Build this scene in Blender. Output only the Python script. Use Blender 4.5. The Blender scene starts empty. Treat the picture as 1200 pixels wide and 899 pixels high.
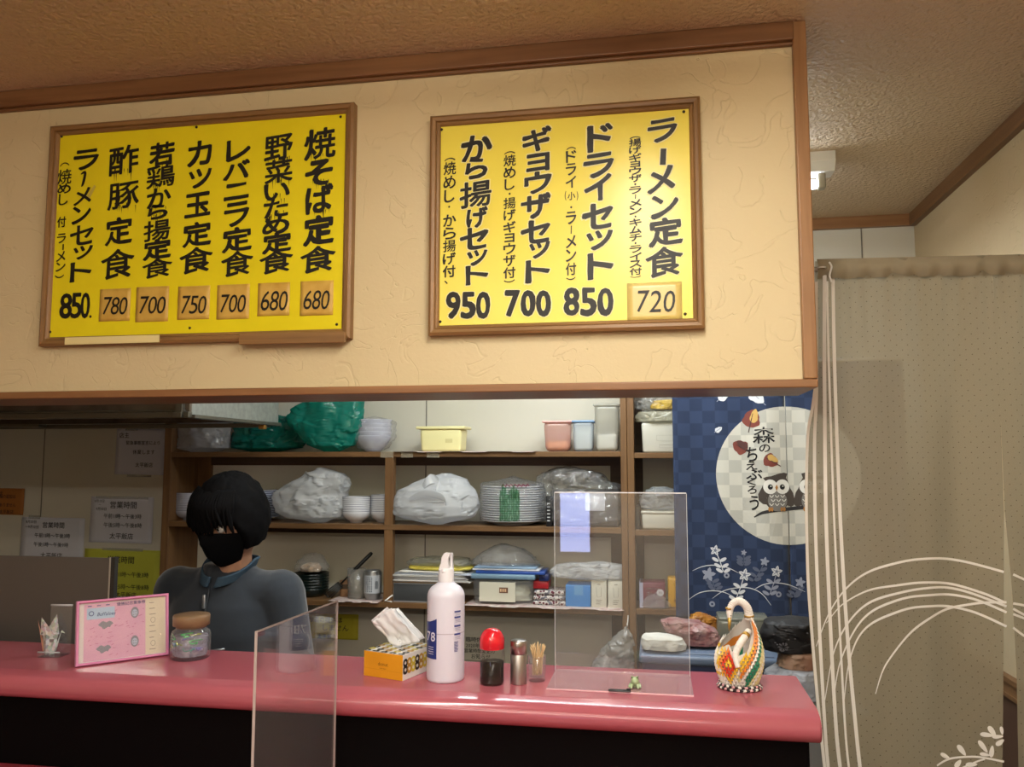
import bpy, bmesh, math, random
from mathutils import Vector, Matrix, noise
random.seed(7)
PI = math.pi
S = bpy.context.scene
C = S.collection

# ------------------------------------------------------------------ camera, world, exposure, room lamps
F, ZC = 950.76, 1.65
YAW, PITCH = math.radians(10.018), math.radians(5.3345)
cam = bpy.data.cameras.new('camera')
cam.sensor_width = 36.0
cam.lens = F / 1200 * 36.0
cam.clip_start = .02
cam_ob = bpy.data.objects.new('camera', cam)
cam_ob.location = (0, 0, ZC)
cam_ob.rotation_euler = (PI / 2 + PITCH, 0, YAW)
C.objects.link(cam_ob)
S.camera = cam_ob

vs = S.view_settings
S.display_settings.display_device = 'sRGB'
vs.view_transform = 'Standard'
vs.look = 'None'
vs.exposure = 0.34
vs.gamma = 1.0
vs.use_curve_mapping = False

W = bpy.data.worlds.new('world')
S.world = W
W.use_nodes = True
W.node_tree.nodes['Background'].inputs[0].default_value = (.9, .95, 1, 1)
W.node_tree.nodes['Background'].inputs[1].default_value = .05


def area(name, loc, rot, sx, sy, watts, color):
    l = bpy.data.lights.new(name, 'AREA')
    l.shape = 'RECTANGLE'
    l.size, l.size_y = sx, sy
    l.energy = watts
    l.color = color
    o = bpy.data.objects.new(name, l)
    o.location = loc
    o.rotation_euler = rot
    C.objects.link(o)
    return o


ZCEIL = 2.598
WARM = (1.0, .965, .90)
COOL = (.88, .97, 1.0)
# guest room: ceiling tubes in front of the soffit and behind the camera; kitchen: one tube behind the soffit, plus an added unseen fill tube (fixtures are built below)
LAMPS = [(-.02, .70, PI / 2, 1.15), (-.10, -.40, 0, 2.2), (-.45, -1.85, 0, 2.0)]
for (lx, ly, lr, ll), lw in zip(LAMPS, (13, 5, 44)):
    area('guest_lamp_light', (lx, ly, ZCEIL - .15), (0, 0, lr), ll - .1, .09, lw, WARM)
area('kitchen_lamp_and_fill_light', (-.05, 2.52, ZCEIL - .20), (0, 0, 0), 1.1, .05, 9, COOL)
area('kitchen_lamp_and_fill_light', (-.45, 2.13, ZCEIL - .20), (0, 0, 0), 1.1, .05, 9, COOL)  # unseen fill, added to brighten the shelf bays


# ------------------------------------------------------------------ pixel of the photo -> point on a plane of the room
def ray(px, py):
    x, y = (px - 600) / F, (py - 449.5) / F
    cy, sy, cp, sp = math.cos(YAW), math.sin(YAW), math.cos(PITCH), math.sin(PITCH)
    fwd = Vector((-sy * cp, cy * cp, sp))
    right = Vector((cy, sy, 0))
    down = fwd.cross(right)
    return fwd + right * x + down * y


def at(px, py, Y):
    d = ray(px, py)
    return Vector((0, 0, ZC)) + d * (Y / d.y)


def onz(px, py, z):
    d = ray(px, py)
    return Vector((0, 0, ZC)) + d * ((z - ZC) / d.z)


def onx(px, py, X):
    d = ray(px, py)
    return Vector((0, 0, ZC)) + d * (X / d.x)


# ------------------------------------------------------------------ materials
def lin(h):
    if isinstance(h, str):
        h = h.lstrip('#')
        v = [int(h[i:i + 2], 16) / 255 for i in (0, 2, 4)]
    else:
        v = h
    return tuple(x / 12.92 if x <= .04045 else ((x + .055) / 1.055) ** 2.4 for x in v) + (1,)


MATS = {}


def M(name, col='#808080', rough=.5, metal=0, bump=None, var=None, coat=0, emit=0, spec=.5, trans=0, ior=1.45, sss=0, wood=None, sheen=0):
    """one principled material; bump=(scale, strength, detail), var=(second colour, scale, amount), wood=(second colour, axis)"""
    if name in MATS:
        return MATS[name]
    m = bpy.data.materials.new(name)
    m.use_nodes = True
    nt = m.node_tree
    b = nt.nodes['Principled BSDF']
    b.inputs['Base Color'].default_value = lin(col)
    b.inputs['Roughness'].default_value = rough
    b.inputs['Metallic'].default_value = metal
    b.inputs['Specular IOR Level'].default_value = spec
    b.inputs['Coat Weight'].default_value = coat
    b.inputs['Coat Roughness'].default_value = .08
    b.inputs['Transmission Weight'].default_value = trans
    b.inputs['IOR'].default_value = ior
    b.inputs['Sheen Weight'].default_value = sheen
    if sss:
        b.inputs['Subsurface Weight'].default_value = sss
        b.inputs['Subsurface Radius'].default_value = (.01, .006, .004) if 'skin' in name else (.006, .006, .006)
        b.inputs['Subsurface Scale'].default_value = 1.0
    if emit:
        b.inputs['Emission Color'].default_value = lin(col)
        b.inputs['Emission Strength'].default_value = emit
    tc = nt.nodes.new('ShaderNodeTexCoord')
    if var:
        n = nt.nodes.new('ShaderNodeTexNoise')
        n.inputs['Scale'].default_value = var[1]
        n.inputs['Detail'].default_value = 5
        nt.links.new(tc.outputs['Object'], n.inputs['Vector'])
        r = nt.nodes.new('ShaderNodeValToRGB')
        r.color_ramp.elements[0].position = .5 - .25
        r.color_ramp.elements[1].position = .5 + .25
        r.color_ramp.elements[0].color = lin(col)
        r.color_ramp.elements[1].color = lin(var[0])
        nt.links.new(n.outputs['Fac'], r.inputs['Fac'])
        nt.links.new(r.outputs['Color'], b.inputs['Base Color'])
    if wood:
        mp = nt.nodes.new('ShaderNodeMapping')
        sc = {'X': (1.2, 22, 22), 'Y': (22, 1.2, 22), 'Z': (22, 22, 1.2)}[wood[1]]
        mp.inputs['Scale'].default_value = sc
        nt.links.new(tc.outputs['Object'], mp.inputs['Vector'])
        n = nt.nodes.new('ShaderNodeTexNoise')
        n.inputs['Scale'].default_value = 2.2
        n.inputs['Detail'].default_value = 6
        n.inputs['Distortion'].default_value = .6
        nt.links.new(mp.outputs['Vector'], n.inputs['Vector'])
        r = nt.nodes.new('ShaderNodeValToRGB')
        r.color_ramp.elements[0].position = .3
        r.color_ramp.elements[1].position = .7
        r.color_ramp.elements[0].color = lin(wood[0])
        r.color_ramp.elements[1].color = lin(col)
        nt.links.new(n.outputs['Fac'], r.inputs['Fac'])
        nt.links.new(r.outputs['Color'], b.inputs['Base Color'])
    if bump:
        n = nt.nodes.new('ShaderNodeTexNoise')
        n.inputs['Scale'].default_value = bump[0]
        n.inputs['Detail'].default_value = bump[2] if len(bump) > 2 else 3
        nt.links.new(tc.outputs['Object'], n.inputs['Vector'])
        bp = nt.nodes.new('ShaderNodeBump')
        bp.inputs['Strength'].default_value = bump[1]
        bp.inputs['Distance'].default_value = .004
        nt.links.new(n.outputs['Fac'], bp.inputs['Height'])
        nt.links.new(bp.outputs['Normal'], b.inputs['Normal'])
    MATS[name] = m
    return m


def MT(name, col='#ffffff', opacity=.2, rough=.05, refl=1.0, bump=None, diffuse_trans=.5):
    """thin clear or cloudy plastic and glass: see-through, a body of its own colour, and a fresnel gloss"""
    if name in MATS:
        return MATS[name]
    m = bpy.data.materials.new(name)
    m.use_nodes = True
    nt = m.node_tree
    nt.nodes.remove(nt.nodes['Principled BSDF'])
    out = nt.nodes['Material Output']
    tr = nt.nodes.new('ShaderNodeBsdfTransparent')
    di = nt.nodes.new('ShaderNodeBsdfDiffuse')
    tl = nt.nodes.new('ShaderNodeBsdfTranslucent')
    gl = nt.nodes.new('ShaderNodeBsdfGlossy')
    for n in (di, tl):
        n.inputs['Color'].default_value = lin(col)
    t = lin(col)
    k = .06
    tr.inputs['Color'].default_value = (1 - k + k * t[0], 1 - k + k * t[1], 1 - k + k * t[2], 1)
    gl.inputs['Roughness'].default_value = rough
    a = nt.nodes.new('ShaderNodeMixShader')
    a.inputs[0].default_value = diffuse_trans
    nt.links.new(di.outputs[0], a.inputs[1])
    nt.links.new(tl.outputs[0], a.inputs[2])
    b = nt.nodes.new('ShaderNodeMixShader')
    b.inputs[0].default_value = opacity
    nt.links.new(tr.outputs[0], b.inputs[1])
    nt.links.new(a.outputs[0], b.inputs[2])
    fr = nt.nodes.new('ShaderNodeLayerWeight')
    fr.inputs['Blend'].default_value = .5
    pw = nt.nodes.new('ShaderNodeMath')
    pw.operation = 'POWER'
    pw.inputs[1].default_value = 4.5
    nt.links.new(fr.outputs['Facing'], pw.inputs[0])
    mu = nt.nodes.new('ShaderNodeMath')
    mu.operation = 'MULTIPLY_ADD'
    mu.use_clamp = True
    mu.inputs[1].default_value = .55 * refl
    mu.inputs[2].default_value = .045 * refl
    nt.links.new(pw.outputs[0], mu.inputs[0])
    c = nt.nodes.new('ShaderNodeMixShader')
    nt.links.new(mu.outputs[0], c.inputs[0])
    nt.links.new(b.outputs[0], c.inputs[1])
    nt.links.new(gl.outputs[0], c.inputs[2])
    nt.links.new(c.outputs[0], out.inputs['Surface'])
    if bump:
        tc = nt.nodes.new('ShaderNodeTexCoord')
        n = nt.nodes.new('ShaderNodeTexNoise')
        n.inputs['Scale'].default_value = bump[0]
        n.inputs['Detail'].default_value = 4
        nt.links.new(tc.outputs['Object'], n.inputs['Vector'])
        bp = nt.nodes.new('ShaderNodeBump')
        bp.inputs['Strength'].default_value = bump[1]
        bp.inputs['Distance'].default_value = .01
        nt.links.new(n.outputs['Fac'], bp.inputs['Height'])
        for q in (di, tl, gl, fr):
            nt.links.new(bp.outputs['Normal'], q.inputs['Normal'])
    MATS[name] = m
    return m


# ------------------------------------------------------------------ mesh builder
class MB:
    def __init__(s):
        s.v, s.f, s.mi, s.sm = [], [], [], []

    def add(s, vs, fs, mi=0, smooth=False, mat=None):
        o = len(s.v)
        s.v += [Vector(p) if mat is None else mat @ Vector(p) for p in vs]
        for f in fs:
            s.f.append([o + i for i in f])
            s.mi.append(mi)
            s.sm.append(smooth)
        return s

    def box(s, x0, x1, y0, y1, z0, z1, mi=0, mat=None):
        v = [(x, y, z) for z in (z0, z1) for y in (y0, y1) for x in (x0, x1)]
        return s.add(v, [(0, 2, 3, 1), (4, 5, 7, 6), (0, 1, 5, 4), (2, 6, 7, 3), (1, 3, 7, 5), (0, 4, 6, 2)], mi, False, mat)

    def rbox(s, x0, x1, y0, y1, z0, z1, r=.005, seg=3, mi=0, mat=None, taper=1.0):
        bm = bmesh.new()
        bmesh.ops.create_cube(bm, size=1)
        for v in bm.verts:
            k = 1 if v.co.z > 0 else taper
            v.co = Vector(((x0 + x1) / 2 + v.co.x * (x1 - x0) * k, (y0 + y1) / 2 + v.co.y * (y1 - y0) * k, (z0 + z1) / 2 + v.co.z * (z1 - z0)))
        bmesh.ops.bevel(bm, geom=bm.edges[:], offset=r, segments=seg, profile=.5, affect='EDGES', clamp_overlap=True)
        s.frombm(bm, mi, True, mat)
        return s

    def frombm(s, bm, mi=0, smooth=True, mat=None):
        bm.verts.index_update()
        s.add([v.co.copy() for v in bm.verts], [[v.index for v in f.verts] for f in bm.faces], mi, smooth, mat)
        bm.free()

    def lathe(s, prof, n=32, o=(0, 0, 0), mi=0, smooth=True, mat=None, sx=1, sy=1, a0=0, a1=2 * PI):
        full = abs(a1 - a0 - 2 * PI) < 1e-6
        m = n if full else n + 1
        v = []
        for r, z in prof:
            for k in range(m):
                a = a0 + (a1 - a0) * k / n
                v.append((o[0] + r * math.cos(a) * sx, o[1] + r * math.sin(a) * sy, o[2] + z))
        f = []
        for i in range(len(prof) - 1):
            for k in range(n):
                k2 = (k + 1) % m if full else k + 1
                f.append((i * m + k, i * m + k2, (i + 1) * m + k2, (i + 1) * m + k))
        s.add(v, f, mi, smooth, mat)
        return s

    def tube(s, pts, r, n=8, mi=0, caps=True, smooth=True, mat=None, closed=False):
        pts = [Vector(p) for p in pts]
        rs = r if isinstance(r, (list, tuple)) else [r] * len(pts)
        v, f = [], []
        up = None
        L = len(pts)
        for i, p in enumerate(pts):
            if closed:
                t = (pts[(i + 1) % L] - pts[i - 1]).normalized()
            else:
                t = (pts[min(i + 1, L - 1)] - pts[max(i - 1, 0)]).normalized()
            if up is None:
                up = Vector((0, 0, 1)) if abs(t.z) < .9 else Vector((1, 0, 0))
            a = t.cross(up)
            if a.length < 1e-6:
                a = t.orthogonal()
            a.normalize()
            up = a.cross(t).normalized()
            for k in range(n):
                an = 2 * PI * k / n
                v.append(p + (a * math.cos(an) + up * math.sin(an)) * rs[i])
        R_ = L if closed else L - 1
        for i in range(R_):
            j = (i + 1) % L
            for k in range(n):
                k2 = (k + 1) % n
                f.append((i * n + k, i * n + k2, j * n + k2, j * n + k))
        if caps and not closed:
            f.append(tuple(range(n - 1, -1, -1)))
            f.append(tuple((L - 1) * n + k for k in range(n)))
        s.add(v, f, mi, smooth, mat)
        return s

    def capsule(s, p0, p1, r0, r1, n=12, mi=0):
        p0, p1 = Vector(p0), Vector(p1)
        d = (p1 - p0)
        L = max(d.length, 1e-5)
        d = d / L
        pts, rs = [], []
        for k in range(5):
            a = -PI / 2 + PI / 2 * k / 4
            pts.append(p0 + d * (r0 * math.sin(a)))
            rs.append(max(r0 * math.cos(a), r0 * .03))
        for k in range(5):
            a = PI / 2 * k / 4
            pts.append(p1 + d * (r1 * math.sin(a)))
            rs.append(max(r1 * math.cos(a), r1 * .03))
        return s.tube(pts, rs, n, mi)

    def grid(s, fn, nu, nv, mi=0, smooth=True, mat=None):
        v = [fn(i / nu, j / nv) for j in range(nv + 1) for i in range(nu + 1)]
        f = [(j * (nu + 1) + i, j * (nu + 1) + i + 1, (j + 1) * (nu + 1) + i + 1, (j + 1) * (nu + 1) + i) for j in range(nv) for i in range(nu)]
        return s.add(v, f, mi, smooth, mat)

    def prism(s, pts, y0, y1, mi=0, mat=None, smooth=False):
        """outline in x,z pushed from y0 to y1"""
        n = len(pts)
        v = [(p[0], y0, p[1]) for p in pts] + [(p[0], y1, p[1]) for p in pts]
        f = [tuple(range(n)), tuple(range(2 * n - 1, n - 1, -1))]
        for i in range(n):
            j = (i + 1) % n
            f.append((i, i + n, j + n, j))
        return s.add(v, f, mi, smooth, mat)

    def flat(s, pts, y, mi=0, fn=None):
        """a filled outline in x,z lying on a face at y (printed or painted marks)"""
        v = [(p[0], y, p[1]) for p in pts]
        if fn:
            v = [fn(p) for p in v]
        return s.add(v, [tuple(range(len(v)))], mi)


def ob(name, mb, mats, parent=None, solid=0, bevel=0, subsurf=0, remesh=0, smooth=0, weight=False, offset=0):
    me = bpy.data.meshes.new(name)
    me.from_pydata([tuple(p) for p in mb.v], [], mb.f)
    for m in (mats if isinstance(mats, (list, tuple)) else [mats]):
        me.materials.append(m)
    me.polygons.foreach_set('material_index', mb.mi)
    me.polygons.foreach_set('use_smooth', mb.sm)
    me.update()
    o = bpy.data.objects.new(name, me)
    C.objects.link(o)
    if parent:
        o.parent = parent
    if remesh:
        d = o.modifiers.new('m', 'REMESH')
        d.mode = 'VOXEL'
        d.voxel_size = remesh
        d.use_smooth_shade = True
    if smooth:
        d = o.modifiers.new('s', 'SMOOTH')
        d.iterations = smooth
        d.factor = .5
    if solid:
        d = o.modifiers.new('t', 'SOLIDIFY')
        d.thickness = solid
        d.offset = offset
    if bevel:
        d = o.modifiers.new('b', 'BEVEL')
        d.width = bevel
        d.segments = 3
        d.limit_method = 'ANGLE'
    if subsurf:
        d = o.modifiers.new('u', 'SUBSURF')
        d.levels = d.render_levels = subsurf
    return o


def tag(o, label, cat, group=None, kind=None):
    o['label'], o['category'] = label, cat
    if group:
        o['group'] = group
    if kind:
        o['kind'] = kind
    return o


def thing(name, label, cat, loc=(0, 0, 0), rotz=0, group=None):
    o = bpy.data.objects.new(name, None)
    o.empty_display_size = .05
    C.objects.link(o)
    o.location = loc
    o.rotation_euler = (0, 0, rotz)
    return tag(o, label, cat, group)


def struct(name, mb, mats, **k):
    o = ob(name, mb, mats, **k)
    o['kind'] = 'structure'
    return o


def dup(root, loc, rotz=None, label=None, group=None):
    r = root.copy()
    C.objects.link(r)
    r.location = loc
    if rotz is not None:
        r.rotation_euler = (0, 0, rotz)
    if label:
        r['label'] = label
    if group:
        r['group'] = group
    for ch in root.children:
        c = ch.copy()
        C.objects.link(c)
        c.parent = r
        for g in ch.children:
            d = g.copy()
            C.objects.link(d)
            d.parent = c
    return r


# ------------------------------------------------------------------ lettering: glyph outlines as flat meshes
_GC = {}
_cu = bpy.data.curves.new('glyph', 'FONT')
_go = bpy.data.objects.new('glyph', _cu)


def glyph(ch, bold=0.0, res=3):
    k = (ch, round(bold, 3), res)
    if k not in _GC:
        _cu.body = ch
        _cu.offset = bold
        _cu.resolution_u = res
        me = _go.to_mesh()
        v = [(p.co.x, p.co.y) for p in me.vertices]
        f = [tuple(p.vertices) for p in me.polygons]
        _go.to_mesh_clear()
        _GC[k] = (v, f)
    return _GC[k]


SHIFTS = [(0, 0), (1, .35), (-1, -.35), (.35, -1), (-.35, 1), (.75, .75), (-.75, -.75), (.75, -.6), (-.75, .6)]


def put(mb, ch, cx, cz, w, h, y, bold=0, mi=0, res=3, fn=None, fit=True, slant=0.0, rise=0.0, jit=0):
    """one character filling a cell w x h centred on (cx, cz), on the face y; faces -Y"""
    v, f = glyph(ch, 0, res)
    if not v:
        return
    x0, x1 = min(p[0] for p in v), max(p[0] for p in v)
    z0, z1 = min(p[1] for p in v), max(p[1] for p in v)
    if fit:
        sx, sz = w / max(x1 - x0, .02), h / max(z1 - z0, .02)
    else:
        sx, sz = w, h
        x0, x1, z0, z1 = 0, 1, -.12, .88
    mx, mz = (x0 + x1) / 2, (z0 + z1) / 2
    g = bold * (.5 if ch in '揚食焼鶏野菜酢豚' else .9)                       # a bold stroke: the outline laid down several times, slightly shifted
    if fit and g:
        sx, sz = sx * (1 - 1.6 * g), sz * (1 - 1.6 * g)
    em = (w + h) / 2
    for k, (du, dv_) in enumerate(SHIFTS if g else SHIFTS[:1]):
        out = []
        for a, b in v:
            gm = g * em * (1 + .75 * noise.noise(Vector((a * 2.3 + cx * 31, b * 2.3, ord(ch[0]) * .37)))) if g else 0
            X, Z = (a - mx) * sx + du * gm, (b - mz) * sz + dv_ * gm
            X, Z = X + slant * Z, Z + rise * X
            if jit:
                q = noise.noise_vector(Vector((X * 60 + cx * 9, Z * 60, ord(ch[0]))))
                X, Z = X + q.x * jit, Z + q.y * jit
            p = (cx + X, y - k * 2e-6, cz + Z)
            out.append(fn(p) if fn else p)
        mb.add(out, f, mi)


def line(mb, text, x, z, h, y, bold=0, mi=0, align='l', fn=None, res=2, sx=1.0, slant=0, gap=0.0):
    """a horizontal line of lettering of body height h, starting (or centred) at x, baseline z"""
    ws = []
    for ch in text:
        v, _ = glyph(ch, 0, res)
        if not v:
            ws.append(.35)
        elif ord(ch) > 0x2000:
            ws.append(1.0)
        else:
            ws.append(max(p[0] for p in v) + .07)
    tot = sum(ws) * h * sx + gap * len(text)
    cx = x - (tot / 2 if align == 'c' else 0)
    for ch, w in zip(text, ws):
        v, f = glyph(ch, 0, res)
        for du, dv_ in ((0, 0), (1, .3), (-.3, -1)) if bold else ((0, 0),):
            out = []
            for a, b in v:
                p = (cx + (a + du * bold) * h * sx + slant * b * h, y, z + (b + dv_ * bold) * h)
                out.append(fn(p) if fn else p)
            if out:
                mb.add(out, f, mi)
        cx += w * h * sx + gap
    return tot


def circ(cx, cz, rx, rz, n=24, rot=0):
    o = []
    for k in range(n):
        a = 2 * PI * k / n
        x, z = rx * math.cos(a), rz * math.sin(a)
        o.append((cx + x * math.cos(rot) - z * math.sin(rot), cz + x * math.sin(rot) + z * math.cos(rot)))
    return o


def ribbon(mb, pts, w, y, mi=0, fn=None, taper=False):
    n = len(pts)
    v = []
    for i, p in enumerate(pts):
        a, b = pts[max(i - 1, 0)], pts[min(i + 1, n - 1)]
        dx, dz = b[0] - a[0], b[1] - a[1]
        L = math.hypot(dx, dz) or 1
        ww = w / 2 * (math.sin(PI * min(max(i / (n - 1), .04), .96)) ** .5 if taper else 1)
        for sg in (1, -1):
            q = (p[0] - dz / L * ww * sg, y, p[1] + dx / L * ww * sg)
            v.append(fn(q) if fn else q)
    mb.add(v, [(2 * i, 2 * i + 1, 2 * i + 3, 2 * i + 2) for i in range(n - 1)], mi)


def ipol(pts, n=24):
    """smooth curve through 2-D points"""
    out = []
    m = len(pts)
    for i in range(m - 1):
        p0, p1, p2, p3 = pts[max(i - 1, 0)], pts[i], pts[i + 1], pts[min(i + 2, m - 1)]
        for k in range(n):
            t = k / n
            out.append(tuple(.5 * (2 * p1[q] + (p2[q] - p0[q]) * t + (2 * p0[q] - 5 * p1[q] + 4 * p2[q] - p3[q]) * t * t + (3 * p1[q] - p0[q] - 3 * p2[q] + p3[q]) * t ** 3) for q in range(len(p1))))
    out.append(tuple(pts[-1]))
    return out

# ------------------------------------------------------------------ the setting
XR, XL, YB, YF, YS, YS2 = 1.003, -3.2, 3.31, -3.0, 1.78, 1.985
ZS = ZC + .161                       # underside of the soffit
XS = .335                            # right end of the soffit


def plaster(name, col, col2, swirl):
    """embossed wallpaper: fine grain plus trowelled arcs"""
    m = M(name, col, .75, var=(col2, 1.3, 1))
    nt = m.node_tree
    b = nt.nodes['Principled BSDF']
    tc = nt.nodes.new('ShaderNodeTexCoord')
    n1 = nt.nodes.new('ShaderNodeTexNoise')
    n1.inputs['Scale'].default_value = 120
    n1.inputs['Detail'].default_value = 3
    nt.links.new(tc.outputs['Object'], n1.inputs['Vector'])
    add = nt.nodes.new('ShaderNodeMath')
    add.operation = 'MULTIPLY_ADD'
    add.inputs[1].default_value = .35
    nt.links.new(n1.outputs['Fac'], add.inputs[0])
    if swirl:
        nd = nt.nodes.new('ShaderNodeTexNoise')
        nd.inputs['Scale'].default_value = 7.5
        nd.inputs['Detail'].default_value = 2.5
        nd.inputs['Distortion'].default_value = 1.6
        nt.links.new(tc.outputs['Object'], nd.inputs['Vector'])
        ab = nt.nodes.new('ShaderNodeMath')
        ab.operation = 'SUBTRACT'
        ab.inputs[1].default_value = .5
        nt.links.new(nd.outputs['Fac'], ab.inputs[0])
        a2 = nt.nodes.new('ShaderNodeMath')
        a2.operation = 'ABSOLUTE'
        nt.links.new(ab.outputs[0], a2.inputs[0])
        r = nt.nodes.new('ShaderNodeValToRGB')
        r.color_ramp.elements[0].position = 0
        r.color_ramp.elements[0].color = (0, 0, 0, 1)
        r.color_ramp.elements[1].position = .014
        r.color_ramp.elements[1].color = (1, 1, 1, 1)
        nt.links.new(a2.outputs[0], r.inputs['Fac'])
        mk = nt.nodes.new('ShaderNodeTexNoise')
        mk.inputs['Scale'].default_value = 9
        nt.links.new(tc.outputs['Object'], mk.inputs['Vector'])
        gt = nt.nodes.new('ShaderNodeMath')
        gt.operation = 'GREATER_THAN'
        gt.inputs[1].default_value = .56
        nt.links.new(mk.outputs['Fac'], gt.inputs[0])
        mx = nt.nodes.new('ShaderNodeMath')
        mx.operation = 'MAXIMUM'
        nt.links.new(gt.outputs[0], mx.inputs[0])
        nt.links.new(r.outputs['Color'], mx.inputs[1])
        sc = nt.nodes.new('ShaderNodeMath')
        sc.operation = 'MULTIPLY'
        sc.inputs[1].default_value = .55
        nt.links.new(mx.outputs[0], sc.inputs[0])
        nt.links.new(sc.outputs[0], add.inputs[2])
    else:
        add.inputs[2].default_value = 0
    bp = nt.nodes.new('ShaderNodeBump')
    bp.inputs['Strength'].default_value = .55
    bp.inputs['Distance'].default_value = .003
    nt.links.new(add.outputs[0], bp.inputs['Height'])
    nt.links.new(bp.outputs['Normal'], b.inputs['Normal'])
    return m


plast = plaster('cream_wallpaper', '#d9caa3', '#cfbf96', True)
side_paper = plaster('beige_wallpaper', '#c8b493', '#bba784', True)
wood = M('trim_wood', '#99704a', .4, wood=('#805937', 'X'))
woodz = M('trim_wood_upright', '#a27a52', .4, wood=('#8b643f', 'Z'))
woody = M('trim_wood_along', '#84603f', .4, wood=('#6c4b2f', 'Y'))
dark_wood = M('dark_wood', '#4a3322', .5, wood=('#3a2618', 'X'))
panel_white = M('kitchen_wall_panel', '#d2cfc2', .4, var=('#c8c5b7', 1.1, 1))
seam = M('wall_panel_seam', '#77736a', .6)
ceil = M('ceiling_paper', '#cdb798', .6, bump=(85, 1.0, 2.5), var=('#c4ae90', .8, 1))
floor_m = M('floor_vinyl', '#6b5645', .5, var=('#5c4838', 3, 1))

nt = ceil.node_tree
for n_ in nt.nodes:
    if n_.type == 'BUMP':
        n_.inputs['Distance'].default_value = .012
struct('floor', MB().box(XL, XR, YF, YB, -.06, 0), floor_m)
struct('ceiling', MB().box(XL, XR, YF, YB, ZCEIL, ZCEIL + .06), ceil)
mb = MB().box(XL, XR, YB, YB + .06, 0, ZCEIL)
for px in (50, 499, 1021):
    X = at(px, 560, YB).x
    mb.box(X - .0025, X + .0025, YB - .0012, YB, 0, ZCEIL, 1)
struct('wall_back', mb, [panel_white, seam])
# right wall: beige paper above a brown dado
zd = onx(1180, 792, XR).z
struct('wall_right', MB().box(XR, XR + .06, YF, YB, zd, ZCEIL).box(XR, XR + .06, YF, YB, 0, zd, 1), [side_paper, M('dado_brown', '#5c4335', .5)])
mb = MB().box(XR - .022, XR, YF, YB, zd - .008, zd + .008).box(XR - .014, XR, YF, YB, zd - .04, zd - .008).box(XR - .018, XR, YF, YB, zd - .052, zd - .04)
struct('trim_5', mb, woody)
struct('wall_left', MB().box(XL - .06, XL, YF, YB, 0, ZCEIL), side_paper)
# street wall behind the guests, with the small daylit window whose reflection shows in the counter screens
wx0, wx1, wz0, wz1 = -.80, -.50, .88, 1.42
mb = MB().box(XL, wx0, YF - .06, YF, 0, ZCEIL).box(wx1, XR, YF - .06, YF, 0, ZCEIL).box(wx0, wx1, YF - .06, YF, 0, wz0).box(wx0, wx1, YF - .06, YF, wz1, ZCEIL)
struct('wall_front', mb, side_paper)
wn = struct('window_1', MB().box(wx0, wx1, YF - .05, YF - .04, wz0, wz1), M('daylight_pane', '#a9b4ee', .5, emit=7.0))
mb = MB()
for a, b, c, d in ((wx0, wx0 + .03, wz0, wz1), (wx1 - .03, wx1, wz0, wz1), (wx0, wx1, wz0, wz0 + .03), (wx0, wx1, wz1 - .03, wz1)):
    mb.box(a, b, YF - .045, YF - .01, c, d)
ob('window_frame', mb, woodz, wn)

# the soffit over the counter
struct('wall_soffit', MB().box(XL, XS - .012, YS, YS2, ZS + .006, ZCEIL), plast)
hz = at(600, 79, YS).z
struct('trim_1', MB().box(XL, XS - .026, YS - .022, YS, ZCEIL - .042, ZCEIL).box(XL, XS - .026, YS - .012, YS, ZCEIL - .05, ZCEIL - .042), M('trim_wood_top', '#86603f', .38, wood=('#704c30', 'X')), bevel=.003)
struct('trim_2', MB().box(XL, XS, YS - .016, YS2 + .012, ZS - .012, ZS + .006), wood, bevel=.003)
struct('trim_3', MB().box(XS - .028, XS, YS - .018, YS2 + .01, ZS + .006, ZCEIL), woodz, bevel=.003)
struct('trim_4', MB().box(XS, XR, YB - .022, YB, ZCEIL - .045, ZCEIL).box(XL, XS, YB - .022, YB, ZCEIL - .045, ZCEIL), wood)
struct('trim_6', MB().box(XR - .022, XR, YF, YB - .022, ZCEIL - .05, ZCEIL), woody)

# lamps on the ceiling
white_metal = M('white_enamel', '#d9d8d2', .4)
tube_m = M('lit_tube', '#fff1dc', .4, emit=32)
cool_tube = M('lit_cool_tube', '#eef5ff', .4, emit=16)
socket_m = M('lamp_socket', '#9c9684', .45)


def ceiling_tube(label, x, y, L, rz, tm=None):
    t = thing('ceiling_lamp', label, 'lamp', (x, y, ZCEIL), rz)
    h = L / 2
    prof = [(-.05, 0), (.05, 0), (.05, -.030), (.032, -.058), (-.032, -.058), (-.05, -.030)]
    mb = MB()
    n = len(prof)
    v = [(-h, p[0], p[1]) for p in prof] + [(h, p[0], p[1]) for p in prof]
    mb.add(v, [tuple(range(n)), tuple(range(2 * n - 1, n - 1, -1))] + [(i, i + n, (i + 1) % n + n, (i + 1) % n) for i in range(n)])
    ob('lamp_housing', mb, white_metal, t)
    ob('lamp_tube', MB().tube([(-h + .05, 0, -.088), (h - .05, 0, -.088)], .0145, 16), tm or tube_m, t)
    for sg in (-1, 1):
        mb = MB().rbox(sg * (h - .035) - .012, sg * (h - .035) + .012, -.017, .017, -.105, -.055, .006, 2)
        ob('lamp_socket', mb, socket_m, t)
    return t


p = onz(979, 176, ZCEIL)
ceiling_tube('unseen fill lamp with one bare lit tube, added just behind the soffit', -.45, 2.13, 1.16, 0, cool_tube)  # fixture made up to carry the added kitchen fill light
ceiling_tube('white kitchen ceiling lamp whose lit tube end shows past the soffit', p.x - .58, p.y + .05, 1.16, 0, cool_tube)
for (lx, ly, lr, ll), lab in zip(LAMPS, ('close in front of the menu boards', 'over the guests to the left', 'near the street wall')):
    ceiling_tube('white ceiling lamp with one bare lit tube ' + lab, lx, ly, ll, lr)

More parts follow.
